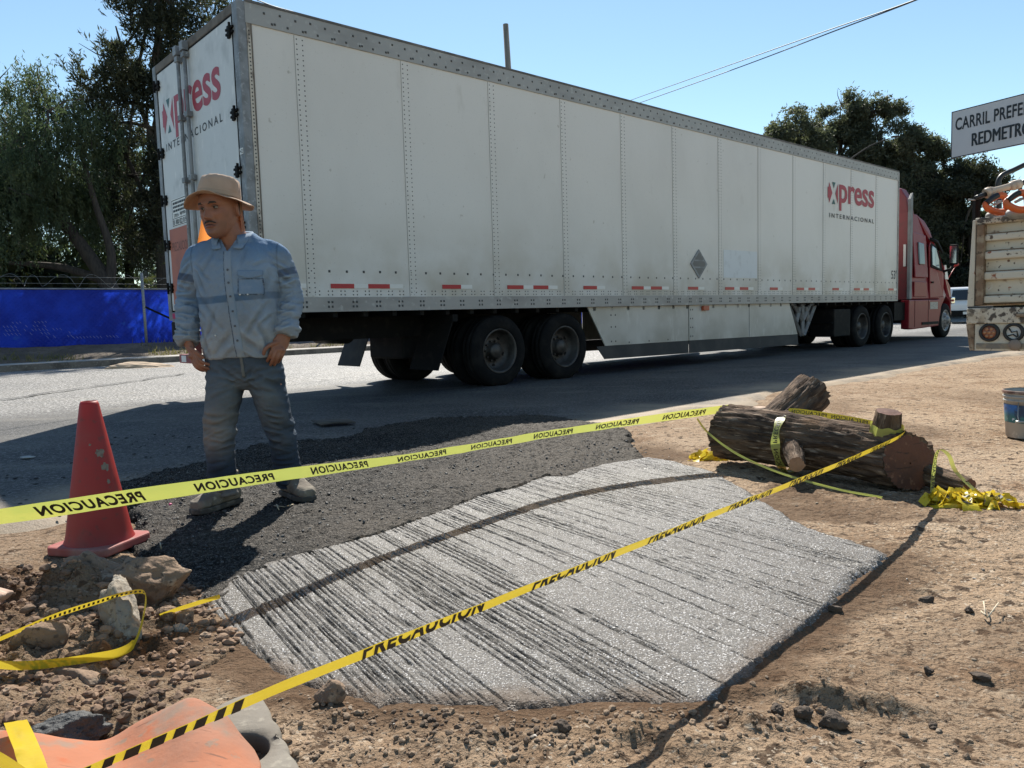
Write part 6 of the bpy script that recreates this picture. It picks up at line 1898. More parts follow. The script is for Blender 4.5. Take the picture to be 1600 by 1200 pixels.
# pepper tree on the left, weeping, trunk leaning left
b = AY(192, 442, 27.5) * [1, 1, 0] + [0, 0, 0.5]
tree("pepper_tree", "large weeping green pepper tree with a leaning dark trunk behind the blue fence", b,
     blobset(16, (-3.3, 0.0, 6.6), (3.6, 2.2, 2.6), 1.0, 1.7, 5) + [(-2.4, 0, 9.0, 1.3, 1.3, 1.2), (-4.2, 0, 8.6, 1.2, 1.2, 1.0), (-1.0, 0.3, 7.6, 1.2, 1.2, 1.2), (-5.6, 0, 6.4, 1.5, 1.5, 1.3), (-6.6, 0, 4.4, 1.4, 1.4, 1.3), (-5.2, 0, 3.2, 1.0, 1.0, 0.9)],
     "weep", PEP, 11, [(0, 0, -0.2, 0.36), (-0.35, 0, 1.6, 0.30), (-1.1, 0, 3.0, 0.24), (-2.1, 0, 4.6, 0.18), (-2.8, 0, 6.4, 0.12), (-3.0, 0, 8.0, 0.05)],
     limbs=[[(-0.5, 0, 1.9, 0.2), (-0.35, 0, 3.2, 0.15), (-0.8, 0, 5.0, 0.11), (-1.2, 0, 7.2, 0.05)], [(-0.7, 0, 2.2, 0.16), (-2.2, 0, 2.7, 0.13), (-4.0, 0, 2.9, 0.06)], [(-1.6, 0, 3.8, 0.12), (-3.2, 0, 4.8, 0.09), (-5.0, 0, 5.6, 0.04)]], dens=1.0, ln=0.15, w=0.020)
b = AY(60, 442, 33) * [1, 1, 0] + [0, 0, 0.6]
tree("pepper_tree", "darker weeping tree filling the gap behind the first pepper tree at the left edge", b,
     blobset(14, (-1.2, 0, 5.4), (4.5, 2.0, 3.2), 1.1, 1.8, 6), "weep", PEP, 12, [(0, 0, -0.2, 0.3), (-0.3, 0, 2, 0.24), (-0.8, 0, 5, 0.12), (-1, 0, 8, 0.05)], dens=0.8, ln=0.17, w=0.024)
# tall dark casuarina behind the trailer's rear corner
b = AY(246, 442, 30) * [1, 1, 0] + [0, 0, 0.6]
cb_ = [(0.6, 0, 13.4, 1.1, 1.1, 1.4), (-0.4, 0, 12.2, 1.1, 1.1, 1.2), (1.6, 0, 13.2, 1.2, 1.2, 1.4), (2.6, 0.2, 12.0, 1.2, 1.2, 1.3), (0.8, 0, 11.2, 1.3, 1.3, 1.3), (-1.0, 0, 10.6, 0.9, 0.9, 1.0), (-2.0, 0, 9.4, 0.7, 0.7, 1.0), (-0.5, 0, 9.4, 1.0, 1.0, 1.0),
       (-1.3, 0, 8.0, 1.0, 1.0, 1.0), (0.8, 0, 9.2, 1.4, 1.4, 1.2), (0.6, 0, 7.4, 1.5, 1.5, 1.3), (-0.9, 0, 6.2, 1.2, 1.2, 1.1), (0.3, 0, 5.2, 1.5, 1.5, 1.2), (-1.1, 0, 4.2, 1.2, 1.2, 1.1), (0.4, 0, 3.2, 1.5, 1.5, 1.1), (1.8, 0, 6, 1.4, 1.4, 1.2), (2.4, 0, 9.6, 1.4, 1.4, 1.4)]
tree("casuarina_tree", "tall dark feathery tree rising above the trailer's rear corner", b, cb_, "brush", CAS, 13,
     [(0.3, 0, -0.2, 0.34), (0.3, 0, 3, 0.28), (0.4, 0, 7, 0.18), (0.7, 0, 11, 0.10), (0.8, 0, 13.6, 0.04)],
     limbs=[[(0.3, 0, 4, 0.12), (-0.8, 0, 6.8, 0.09), (-1.7, 0, 9.2, 0.04)], [(0.4, 0, 7, 0.11), (-0.4, 0, 9.5, 0.08), (-0.9, 0, 11.8, 0.03)]], dens=0.95, ln=0.24, w=0.024)
b = AY(200, 442, 36) * [1, 1, 0] + [0, 0, 0.6]
tree("pepper_tree", "pale green weeping tree between the leaning pepper tree and the dark feathery one", b,
     blobset(12, (0.5, 0, 6.2), (2.2, 2.0, 3.6), 1.0, 1.5, 8), "weep", PEP, 14, [(0, 0, -0.2, 0.25), (0.1, 0, 3, 0.2), (0.3, 0, 6, 0.12), (0.4, 0, 9, 0.05)], dens=0.8, ln=0.17, w=0.022)
# right hand group
def rt(px, Y, name, label, blobs, style, mat, seed, h, **k):
    b = AY(px, 470, Y) * [1, 1, 0]
    tree(name, label, b, blobs, style, mat, seed, [(0, 0, -0.3, 0.42), (0.1, 0, h * 0.3, 0.34), (-0.1, 0, h * 0.6, 0.2), (0.1, 0, h * 0.92, 0.06)], ln=0.26, w=0.042, tr_r=0.42, gap=0.50, mul=1.9, **k)
rt(1240, 52, "eucalyptus_tree", "leftmost rounded dark tree above the trailer's front roof edge", [(0.2, 0, 12.9, 1.7, 1.6, 1.3), (-1.2, 0, 12.0, 1.5, 1.5, 1.2), (1.0, 0, 11.6, 1.6, 1.6, 1.4), (-1.8, 0, 10.6, 1.4, 1.4, 1.2), (0, 0, 10.2, 2, 2, 1.5), (0.5, 0, 8.5, 2, 2, 1.5)], "leaf", EUC, 21, 13)
rt(1312, 54, "eucalyptus_tree", "second tall open-crowned tree above the trailer's front", [(0, 0, 14.9, 1.1, 1.1, 1.0), (-0.9, 0, 13.8, 1.2, 1.2, 1.1), (0.9, 0, 13.9, 1.2, 1.2, 1.2), (-0.4, 0, 12.4, 1.5, 1.5, 1.2), (1.1, 0, 12.0, 1.4, 1.4, 1.2), (-0.9, 0, 10.6, 1.5, 1.5, 1.2), (0.7, 0, 10.0, 1.6, 1.6, 1.2), (0, 0, 8.2, 1.8, 1.8, 1.3)], "leaf", EUC, 22, 15, dens=0.9)
rt(1372, 53, "eucalyptus_tree", "third tall tree right of the centre of the group, crown ragged against the sky", [(-0.4, 0, 14.2, 1.2, 1.2, 1.0), (0.7, 0, 13.8, 1.1, 1.1, 1.0), (0.0, 0, 12.6, 1.6, 1.6, 1.1), (1.5, 0, 12.3, 1.2, 1.2, 1.0), (-0.8, 0, 11.2, 1.4, 1.4, 1.0), (1.2, 0, 10.6, 1.4, 1.4, 1.1), (0, 0, 9.2, 1.7, 1.7, 1.2), (1.6, 0, 8.6, 1.6, 1.6, 1.2), (-0.5, 0, 7.4, 1.8, 1.8, 1.2)], "leaf", EUC, 23, 14, dens=0.9)
rt(1432, 52, "eucalyptus_tree", "lower spreading tree directly behind the red tractor's roof", [(-0.6, 0, 11.6, 1.2, 1.2, 1.0), (0.6, 0, 11.0, 1.3, 1.3, 1.0), (1.6, 0, 10.4, 1.1, 1.1, 0.9), (0, 0, 9.6, 1.6, 1.6, 1.2), (1.4, 0, 8.9, 1.4, 1.4, 1.1), (-1.2, 0, 8.4, 1.6, 1.6, 1.2), (0.4, 0, 7.4, 1.8, 1.8, 1.3), (1.2, 0, 5.6, 1.9, 1.9, 1.4), (-0.6, 0, 5.0, 1.9, 1.9, 1.4), (0.5, 0, 3.4, 2.0, 2.0, 1.3)], "leaf", EUC, 24, 11)
rt(1518, 50, "cedar_tree", "dense dark tree under the road sign right of the tractor", [(-0.2, 0, 9.4, 1.2, 1.2, 0.9), (0.9, 0, 8.6, 1.2, 1.2, 0.9), (-1.1, 0, 8.0, 1.4, 1.4, 1.0), (0.4, 0, 7.2, 1.7, 1.7, 1.2), (1.4, 0, 6.4, 1.2, 1.2, 1.0), (-0.9, 0, 5.6, 1.8, 1.8, 1.2), (0.8, 0, 4.6, 1.8, 1.8, 1.2), (-0.8, 0, 3.2, 2.0, 2.0, 1.2), (0.9, 0, 2.6, 1.8, 1.8, 1.2)], "leaf", CAS, 25, 9.5, dens=1.1)
rt(1474, 56, "cedar_tree", "dark bushy tree filling the gap above the tractor's hood", [(0, 0, 8.0, 1.6, 1.6, 1.3), (-1.2, 0, 6.6, 1.6, 1.6, 1.3), (1.0, 0, 6.2, 1.7, 1.7, 1.3), (0, 0, 4.8, 2.2, 2.2, 1.5), (-1.2, 0, 3.2, 2.0, 2.0, 1.4), (1.2, 0, 3.0, 2.0, 2.0, 1.4), (0, 0, 1.8, 2.2, 2.2, 1.2)], "leaf", CAS, 26, 8.5, dens=1.1)
# far mass of shrubs and trees: reads as one
rg = np.random.default_rng(99)
Pm = []
for (a0, a1, n0, n1, h, cnt) in ((-30, 8, 34, 44, 5.2, 15000), (8, 30, 34, 46, 3.6, 6000), (48, 90, 18, 40, 4.4, 16000)):
    a = rg.uniform(a0, a1, cnt); n = rg.uniform(n0, n1, cnt)
    hh = h * (0.45 + 0.8 * vnoise(np.stack([a * 0.35, n * 0.35, a * 0], 1), 8))
    z = hh * rg.random(cnt) ** 0.8 + 0.3
    Pm.append(DV * a[:, None] + NV * n[:, None] + np.stack([a * 0, a * 0, z], 1))
Pm = np.vstack(Pm)
D_ = rg.normal(size=(len(Pm), 3)); D_ /= np.linalg.norm(D_, axis=1)[:, None]
V, F = leaves(Pm, D_, 0.65, 0.20, rg)
struct(place("far_shrubs", big_mesh("far_shrubs", V, F, False), leaf_mat("shrub_leaf", (0.028, 0.034, 0.018), (0.052, 0.055, 0.026), (0.06, 0.07, 0.02))), "stuff")

# ================================================================== white car far down the road
vb = AY(1513, 500, 37.0)
vn = tag(empty("parked_car", (vb[0], vb[1], 0.0), R(60)), "white sport utility car parked beyond the tractor's nose", "car")
VW = M("car_white", (0.72, 0.72, 0.71), rough=0.3, coat=0.5)
mb = MB()
side_p = [(-2.3, 0.42), (-2.35, 0.95), (-2.25, 1.08), (-2.08, 1.62), (-1.9, 1.70), (0.3, 1.70), (0.6, 1.62), (1.15, 1.12), (2.1, 0.98), (2.3, 0.8), (2.3, 0.42), (1.85, 0.40), (1.75, 0.66), (1.5, 0.78), (1.25, 0.66), (1.15, 0.36), (-1.0, 0.36), (-1.1, 0.66), (-1.35, 0.78), (-1.6, 0.66), (-1.7, 0.40)]
mb.prism(side_p, 'y', -0.92, 0.92); body = mb.build("body", VW, vn, bevel=0.09, segs=3)
mb = MB(); mb.prism([(-1.85, 1.12), (-1.75, 1.56), (0.25, 1.56), (0.85, 1.14)], 'y', -0.935, 0.935); mb.build("side_windows", GLASS, body, bevel=0.01)
mb = MB(); mb.add([(-2.275, -0.75, 1.10), (-2.275, 0.75, 1.10), (-2.12, 0.68, 1.56), (-2.12, -0.68, 1.56)], [(0, 1, 2, 3)]); mb.build("rear_window", GLASS, body, solid=0.03)
mb = MB(); mb.add([(1.20, -0.75, 1.12), (1.20, 0.75, 1.12), (0.68, 0.68, 1.60), (0.68, -0.68, 1.60)], [(0, 1, 2, 3)]); mb.build("windscreen", GLASS, body, solid=0.03)
mb = MB(); mb.box(-2.42, -2.20, -0.88, 0.88, 0.34, 0.62); mb.build("rear_bumper", BLACKM, body, bevel=0.05)
mb = MB(); mb.box(-2.440, -2.425, -0.26, 0.26, 0.44, 0.56); mb.build("number_plate", WHT_R, body)
for s in (-1, 1):
    mb = MB(); mb.box(-2.365, -2.25, s * 0.82 - 0.07, s * 0.82 + 0.07, 0.92, 1.10); mb.build("tail_light", RED_R, body, bevel=0.02)
for x in (-1.35, 1.5):
    for s in (-1, 1):
        w_ = wheel(vn, x, s * 0.93, 0.35, DISH, RIM2, flip=(s > 0)); w_.scale = (0.74, 0.74, 0.74)
# ================================================================== the man
PX, PY = -1.335, 3.78
man = tag(empty("person", (PX, PY, 0.0)), "man in tan wide-brimmed hat, faded blue work shirt and dusty jeans, hands at his pockets", "person")

def rings_loft(mb, rings, n=40, exp=2.3):
    """rings: (cx,cy,z,rx,ry_front,ry_back); closed"""
    vs, fs = [], []
    for cx, cy, z, rx, rf, rb in rings:
        for j in range(n):
            a = 2 * math.pi * j / n
            c, s = math.cos(a), math.sin(a)
            x = rx * math.copysign(abs(c) ** (2 / exp), c)
            y = math.copysign(abs(s) ** (2 / exp), s) * (rb if s > 0 else rf)
            vs.append((cx + x, cy + y, z))
    k = len(rings)
    for i in range(k - 1):
        for j in range(n):
            fs.append((i * n + j, i * n + (j + 1) % n, (i + 1) * n + (j + 1) % n, (i + 1) * n + j))
    fs.append(list(range(n))[::-1]); fs.append([(k - 1) * n + j for j in range(n)])
    mb.add(vs, fs, True)

# joints in the man's own frame (x to the picture's right, -y towards the camera)
SH_L, EL_L, WR_L = (-0.184, 0.010, 1.250), (-0.262, 0.045, 1.045), (-0.250, -0.045, 0.838)
SH_R, EL_R, WR_R = (0.180, 0.015, 1.250), (0.236, 0.055, 1.040), (0.228, -0.035, 0.858)
HIP_L, KN_L, AN_L = (-0.092, 0.0, 0.74), (-0.116, -0.055, 0.385), (-0.116, -0.055, 0.075)
HIP_R, KN_R, AN_R = (0.100, 0.02, 0.74), (0.150, 0.040, 0.40), (0.168, 0.130, 0.075)
HC = np.array([-0.052, -0.035, 1.452])                 # head centre
HROT = (Matrix.Rotation(R(-17), 3, 'Z') @ Matrix.Rotation(R(7), 3, 'X') @ Matrix.Rotation(R(-3), 3, 'Y'))

# head: shaped grid, face towards -y
lev = [(-0.118, 0.020, 0.070, -0.020), (-0.112, 0.036, 0.082, 0.005), (-0.098, 0.048, 0.090, 0.030), (-0.078, 0.058, 0.091, 0.055), (-0.055, 0.065, 0.090, 0.072), (-0.030, 0.070, 0.088, 0.084), (-0.005, 0.074, 0.086, 0.092),
       (0.020, 0.076, 0.083, 0.097), (0.045, 0.077, 0.090, 0.100), (0.070, 0.075, 0.088, 0.098), (0.092, 0.066, 0.076, 0.088), (0.108, 0.048, 0.056, 0.066), (0.118, 0.024, 0.030, 0.036)]
zz = np.linspace(-0.118, 0.118, 64)
lv = np.array(lev)
nA = 96
hv = []
for z in zz:
    hwid, fr, bk_ = [np.interp(z, lv[:, 0], lv[:, k]) for k in (1, 2, 3)]
    for j in range(nA):
        a = 2 * math.pi * j / nA
        c, s = math.cos(a), math.sin(a)
        x = hwid * math.copysign(abs(c) ** 0.86, c); y = math.copysign(abs(s) ** 0.86, s) * (bk_ if s > 0 else fr)
        hv.append((x, y, z))
hv = np.array(hv)
def gauss(x, m, s): return np.exp(-((x - m) / s) ** 2)
X, Yh, Z = hv.T
front = sstep(0.02, -0.05, Yh)
d = np.zeros(len(hv))
d += 0.007 * gauss(X, 0, 0.050) * gauss(Z, 0.046, 0.012)                         # brow ridge
for s in (-1, 1):
    d -= 0.011 * gauss(X, s * 0.031, 0.015) * gauss(Z, 0.024, 0.012)             # eye sockets
    d += 0.005 * gauss(X, s * 0.042, 0.020) * gauss(Z, -0.006, 0.016)            # cheeks
    d += 0.006 * gauss(X, s * 0.013, 0.007) * gauss(Z, -0.024, 0.008)            # nostril wings
    d -= 0.004 * gauss(X, s * 0.030, 0.006) * gauss(Z + 0.9 * (np.abs(X) - 0.03), -0.040, 0.018)   # fold beside the mouth
    d -= 0.003 * gauss(X, s * 0.027, 0.006) * gauss(Z, -0.056, 0.006)            # mouth corners
nz_ = np.interp(Z, [-0.038, -0.030, -0.022, -0.014, 0.010, 0.030, 0.042], [0, 0.010, 0.024, 0.025, 0.014, 0.006, 0])
d += nz_ * gauss(X, 0, 0.0125)
d += 0.0055 * gauss(X, 0, 0.022) * gauss(Z, -0.047, 0.006) + 0.0055 * gauss(X, 0, 0.020) * gauss(Z, -0.060, 0.006)   # lips
d -= 0.006 * gauss(X, 0, 0.026) * gauss(Z, -0.0535, 0.0026)
d -= 0.004 * gauss(X, 0, 0.024) * gauss(Z, -0.071, 0.006)
d += 0.007 * gauss(X, 0, 0.024) * gauss(Z, -0.094, 0.014)                        # chin
hv[:, 1] -= 1.25 * d * front
HRM = np.array(HROT)
HS = np.array([1.12, 1.08, 1.0])
def hw_(p): return HC + (np.asarray(p, float) * HS) @ HRM.T
body = MB()
hvw = hw_(hv).reshape(len(zz), nA, 3)
fs = []
for i in range(len(zz) - 1):
    for j in range(nA):
        fs.append((i * nA + j, i * nA + (j + 1) % nA, (i + 1) * nA + (j + 1) % nA, (i + 1) * nA + j))
fs.append(list(range(nA))[::-1]); fs.append([(len(zz) - 1) * nA + j for j in range(nA)])
body.add(hvw.reshape(-1, 3), fs, True)
for s in (-1, 1):                                                                # ears
    e = MB(); e.ellipsoid((0, 0, 0), (0.010, 0.020, 0.033), 16, 12)
    V = np.array(e.v)
    rim = (V[:, 1] / 0.020) ** 2 + (V[:, 2] / 0.033) ** 2
    V[:, 0] = V[:, 0] * (0.6 + 0.9 * sstep(0.3, 0.9, rim))
    ca, sa = math.cos(s * 0.45), math.sin(s * 0.45)
    V = np.stack([V[:, 0] * ca - V[:, 1] * sa, V[:, 0] * sa + V[:, 1] * ca, V[:, 2] + 0.25 * V[:, 1] * 0], 1) + np.array([s * 0.079, 0.012, 0.006])
    body.add(hw_(V), e.f, True)
# neck, torso, arms, legs
body.tube([(0.0, 0.02, 1.22), (0.0, 0.010, 1.30), (-0.022, -0.005, 1.355), (-0.040, -0.010, 1.42)], [(0.085, 0.08), (0.074, 0.070), (0.069, 0.068), (0.066, 0.070)], 28)
rings_loft(body, [(0, 0, 0.70, 0.10, 0.08, 0.09), (0, 0, 0.80, 0.155, 0.095, 0.10), (0, 0, 0.92, 0.155, 0.105, 0.095), (0, 0, 1.05, 0.165, 0.115, 0.095), (0, 0, 1.17, 0.17, 0.105, 0.095), (0, 0, 1.25, 0.175, 0.085, 0.085), (0, 0.005, 1.295, 0.12, 0.065, 0.07), (0, 0.01, 1.315, 0.05, 0.04, 0.05)])
for a, b, c in ((SH_L, EL_L, WR_L), (SH_R, EL_R, WR_R)):
    body.tube(smooth_pts([a, b, c], 12), np.interp(np.linspace(0, 1, 12), [0, 0.5, 0.65, 1], [0.052, 0.040, 0.040, 0.028]).tolist(), 16)
for a, b, c in ((HIP_L, KN_L, AN_L), (HIP_R, KN_R, AN_R)):
    body.tube(smooth_pts([a, b, c], 14), np.interp(np.linspace(0, 1, 14), [0, 0.5, 0.65, 1], [0.080, 0.052, 0.050, 0.036]).tolist(), 16)
# hands: palm, four bent fingers of unequal length and a thumb from the palm's side
def finger(pts, r0):
    k = len(pts); body.tube(smooth_pts(pts, 12), np.linspace(r0, r0 * 0.80, 12).tolist(), 12)
    body.ellipsoid(tuple(pts[-1]), (r0 * 0.80,) * 3, 10, 8)
def palm(w, kn, half, th, side):
    w, kn = np.array(w), np.array(kn)
    body.tube([w + (w - kn) * 0.15, w, (w + kn) / 2, kn], [(0.026, 0.021), (0.030, 0.022), (half, th), (half * 0.96, th * 0.85)], 20, flat=side)
    body.ellipsoid(tuple(kn), (half * 0.9, th, th), 14, 10)
# left in the picture: back of the hand outwards, fingers hooked in at the pocket edge
palm(WR_L, (-0.208, -0.075, 0.765), 0.038, 0.017, (0.55, -0.70, 0.35))
for i, (bx_, by_, bz_, L1, tipx) in enumerate(((-0.190, -0.100, 0.778, 1.0, 0.006), (-0.198, -0.090, 0.762, 1.1, 0.004), (-0.208, -0.078, 0.748, 1.05, 0.0), (-0.220, -0.064, 0.738, 0.85, -0.004))):
    finger([(bx_ - 0.006, by_ + 0.002, bz_ + 0.012), (bx_ + 0.016 * L1, by_ - 0.012, bz_ - 0.026 * L1), (bx_ + 0.036 * L1, by_ - 0.006, bz_ - 0.046 * L1), (bx_ + 0.052 * L1 + tipx, by_ + 0.014, bz_ - 0.056 * L1)], 0.0092)
finger([(-0.222, -0.078, 0.812), (-0.196, -0.104, 0.795), (-0.172, -0.112, 0.776), (-0.156, -0.104, 0.758)], 0.0105)
# right in the picture: fingers inside the front pocket, thumb outside along its edge
palm(WR_R, (0.196, -0.070, 0.782), 0.040, 0.020, (0.75, 0.55, -0.35))
for i, (bx_, by_, bz_, L1) in enumerate(((0.176, -0.092, 0.786, 1.0), (0.190, -0.088, 0.774, 1.1), (0.206, -0.076, 0.768, 1.0), (0.220, -0.060, 0.768, 0.8))):
    finger([(bx_ + 0.006, by_ + 0.003, bz_ + 0.012), (bx_ - 0.006, by_ - 0.004, bz_ - 0.022 * L1), (bx_ - 0.022, by_ + 0.012, bz_ - 0.044 * L1), (bx_ - 0.038, by_ + 0.034, bz_ - 0.060 * L1)], 0.0095)
finger([(0.206, -0.070, 0.822), (0.170, -0.104, 0.806), (0.150, -0.116, 0.786), (0.142, -0.112, 0.766)], 0.0108)
bme = remeshed(body, "person_body", 0.0031, 1, 0.5)
V = verts_of(bme)
Lc = ((V - HC) @ HRM) / HS                       # back into the head frame
skin = np.tile(np.array([0.26, 0.115, 0.070]), (len(V), 1))
skin *= (1 + 0.22 * fbm(V * 30, 4, 5))[:, None]
isf = (Lc[:, 1] < -0.05) & (V[:, 2] > 1.30)
lip = gauss(Lc[:, 0], 0, 0.021) * gauss(Lc[:, 2], -0.0535, 0.010) * isf
skin = skin * (1 - lip[:, None] * 0.6) + np.array([0.20, 0.070, 0.055]) * lip[:, None] * 0.6
stub = 0.30 * isf * sstep(-0.03, -0.06, Lc[:, 2]) * (1 - lip)
skin = skin * (1 - stub[:, None]) + np.array([0.12, 0.075, 0.055]) * stub[:, None]
chk = 0.25 * (gauss(Lc[:, 0], 0.042, 0.02) + gauss(Lc[:, 0], -0.042, 0.02) + gauss(Lc[:, 0], 0, 0.014)) * gauss(Lc[:, 2], -0.008, 0.018) * isf
skin = skin * (1 - chk[:, None]) + np.array([0.27, 0.105, 0.07]) * chk[:, None]
vcol(bme, "tone", skin)
SKIN = M("skin", (0.25, 0.12, 0.08), rough=0.5, attr="tone", bumps=[(60, 0.3, 0.004), (260, 0.3, 0.002)], spec=0.35)
SKIN.node_tree.nodes["Principled BSDF"].inputs["Subsurface Weight"].default_value = 0.08
SKIN.node_tree.nodes["Principled BSDF"].inputs["Subsurface Radius"].default_value = (0.012, 0.004, 0.002)
place("body", bme, SKIN, man)

# face details: eyes, brows, moustache, hair
HAIR = M("dark_hair", (0.020, 0.015, 0.012), [(60, 3, 0.5, 0.7, (0.05, 0.045, 0.042))], 0.7)
for s in (-1, 1):
    mb = MB(); c = np.array([s * 0.031, -0.066, 0.0235])
    mb.ellipsoid((0, 0, 0), (0.0115, 0.0115, 0.0068), 16, 12)
    V = np.array(mb.v); mb.v = [tuple(p) for p in hw_(V + c)]
    eye = mb.build("eye", M("eye_white", (0.22, 0.19, 0.165), rough=0.3), man)
    mb = MB(); mb.ellipsoid((0, 0, 0), (0.0052, 0.003, 0.0052), 12, 8)
    V = np.array(mb.v); mb.v = [tuple(p) for p in hw_(V + c + np.array([-0.002, -0.0100, 0.0]))]
    mb.build("iris", M("iris_dark", (0.015, 0.009, 0.006), rough=0.15), eye)
    mb = MB()
    mb.tube([hw_((s * 0.016, -0.078, 0.030)), hw_((s * 0.031, -0.0795, 0.0325)), hw_((s * 0.046, -0.070, 0.028))], [(0.0035, 0.002), (0.005, 0.0035), (0.003, 0.002)], 8)
    mb.build("eyelid", M("eyelid_skin", (0.13, 0.065, 0.045), rough=0.6), eye)
    mb = MB()
    mb.tube([hw_((s * 0.011, -0.0935, 0.043)), hw_((s * 0.024, -0.093, 0.0475)), hw_((s * 0.040, -0.084, 0.047)), hw_((s * 0.052, -0.071, 0.042))], [(0.004, 0.002), (0.0052, 0.003), (0.0045, 0.0025), (0.002, 0.001)], 8, flat=(0, 0, 1))
    mb.build("eyebrow", HAIR, man)
mb = MB(); mb.tube([hw_((-0.030, -0.086, -0.049)), hw_((-0.016, -0.0945, -0.0405)), hw_((0, -0.0975, -0.0385)), hw_((0.016, -0.0945, -0.0405)), hw_((0.030, -0.086, -0.049))], [(0.0022, 0.0016), (0.004, 0.0028), (0.0042, 0.003), (0.004, 0.0028), (0.0022, 0.0016)], 8, flat=(0, 0, 1))
mb.build("moustache", HAIR, man)
mb = MB(); mb.tube([hw_((-0.026, -0.0875, -0.0600)), hw_((-0.013, -0.0945, -0.0545)), hw_((0, -0.0965, -0.0535)), hw_((0.013, -0.0945, -0.0545)), hw_((0.026, -0.0875, -0.0600))], [(0.0012, 0.0012), (0.0018, 0.0016), (0.002, 0.0018), (0.0018, 0.0016), (0.0012, 0.0012)], 8)
mb.build("mouth", M("mouth_line", (0.055, 0.022, 0.018), rough=0.7), man)
mb = MB(); mb.tube([hw_((-0.020, -0.0905, -0.0635)), hw_((0, -0.0975, -0.0605)), hw_((0.020, -0.0905, -0.0635))], [(0.0025, 0.0016), (0.0045, 0.003), (0.0025, 0.0016)], 8, flat=(0, 0, 1))
mb.build("lower_lip", M("lip_skin", (0.20, 0.075, 0.058), rough=0.55), man)
mb = MB(); mb.ellipsoid((0, 0.014, 0.020), (0.0795, 0.093, 0.075), 28, 18)
Vv = np.array(mb.v)
keepz = (Vv[:, 1] > 0.004) | ((Vv[:, 1] > -0.03) & (Vv[:, 2] > 0.030))
ff = [f for f in mb.f if all(keepz[i] for i in f)]
mb2 = MB(); mb2.add(hw_(Vv), ff, True); mb2.build("hair", HAIR, man)

# shirt
def zc(z):  # placket offset across the belly
    return np.interp(z, [0.74, 1.0, 1.30], [0.035, 0.020, -0.012])
sh_ = MB()
rings_loft(sh_, [(0.004, 0, 0.752, 0.186, 0.118, 0.120), (0.006, 0, 0.80, 0.187, 0.130, 0.122), (0.008, 0, 0.88, 0.187, 0.142, 0.118), (0.006, 0, 0.97, 0.192, 0.152, 0.115), (0.003, 0, 1.06, 0.197, 0.150, 0.115), (0, 0, 1.14, 0.200, 0.138, 0.118), (0, 0.004, 1.21, 0.203, 0.120, 0.115),
                 (0, 0.008, 1.262, 0.200, 0.100, 0.108), (0, 0.012, 1.296, 0.180, 0.084, 0.098), (0, 0.014, 1.322, 0.146, 0.072, 0.088), (0, 0.014, 1.342, 0.110, 0.066, 0.080), (-0.002, 0.012, 1.362, 0.082, 0.064, 0.074)], 64, 2.35)
for S, E, Wp, out_ in ((SH_L, EL_L, WR_L, -1), (SH_R, EL_R, WR_R, 1)):
    S, E, Wp = map(np.array, (S, E, Wp))
    pts = smooth_pts([S + np.array([-out_ * 0.085, 0, 0.018]), S + np.array([out_ * 0.000, 0, -0.012]), (S + E) / 2 + np.array([out_ * 0.004, 0, 0.0]), E, (E + Wp) / 2, Wp + np.array([0, 0, 0.0]) * 0, Wp + (Wp - E) * 0.02], 40)
    sh_.tube(pts, [tuple(x) for x in np.stack([np.interp(np.linspace(0, 1, 40), [0, 0.17, 0.33, 0.5, 0.67, 0.80, 0.90, 0.95, 1], [0.050, 0.055, 0.056, 0.055, 0.052, 0.050, 0.052, 0.056, 0.047]),
                                                np.interp(np.linspace(0, 1, 40), [0, 0.17, 0.33, 0.5, 0.67, 0.83, 0.92, 1], [0.066, 0.072, 0.070, 0.064, 0.060, 0.052, 0.056, 0.050])], 1)], 28)
# rolled cuffs
sh_.tube([np.array(WR_R) + (0.004, 0.01, 0.045), np.array(WR_R) + (0.014, 0.005, 0.022), np.array(WR_R) + (0.006, 0, -0.004)], [(0.058, 0.050), (0.066, 0.055), (0.052, 0.048)], 24)
sh_.tube([np.array(WR_L) + (-0.006, 0.012, 0.04), np.array(WR_L) + (-0.006, 0.004, 0.015), np.array(WR_L) + (0.004, -0.003, -0.006)], [(0.054, 0.050), (0.057, 0.052), (0.046, 0.044)], 24)
sme_ = remeshed(sh_, "shirt", 0.0046, 4, 0.5)
V = verts_of(sme_); N_ = norms_of(sme_)
arm = sstep(0.195, 0.215, np.abs(V[:, 0] - 0.002) + 0.03 * sstep(1.0, 0.85, V[:, 2]))
fore = arm * sstep(1.12, 1.02, V[:, 2])
w1 = fbm(V * np.array([9, 9, 40]) + np.array([0, 0, 3]), 3, 201)                        # bunched sleeve folds
w1 = 0.5 - np.abs(w1) * 1.6
sl = V[:, 2] * 1.0 + np.abs(V[:, 0]) * 0.8
rg_s = np.sin(V[:, 2] * 2 * np.pi / 0.036 + 3.2 * fbm(V * np.array([10, 10, 6]), 2, 231) + V[:, 0] * 14)   # rings of bunched sleeve
w2 = 0.5 - np.abs(fbm(np.stack([sl * 14, V[:, 0] * 5, V[:, 1] * 5], 1), 3, 202)) * 1.7      # diagonal drapes
w3 = fbm(V * np.array([7, 7, 5]), 3, 203)
w4 = fbm(V * 26, 3, 204)
belly = (1 - arm)
dsp = fore * (0.009 * w1 + 0.0022 * rg_s * (0.5 + fbm(V * 6, 2, 232))) + arm * (1 - fore) * 0.009 * w2 + belly * (0.007 * w3 + 0.007 * w2 * sstep(1.0, 0.8, V[:, 2]) + 0.005 * w2) + 0.0022 * w4
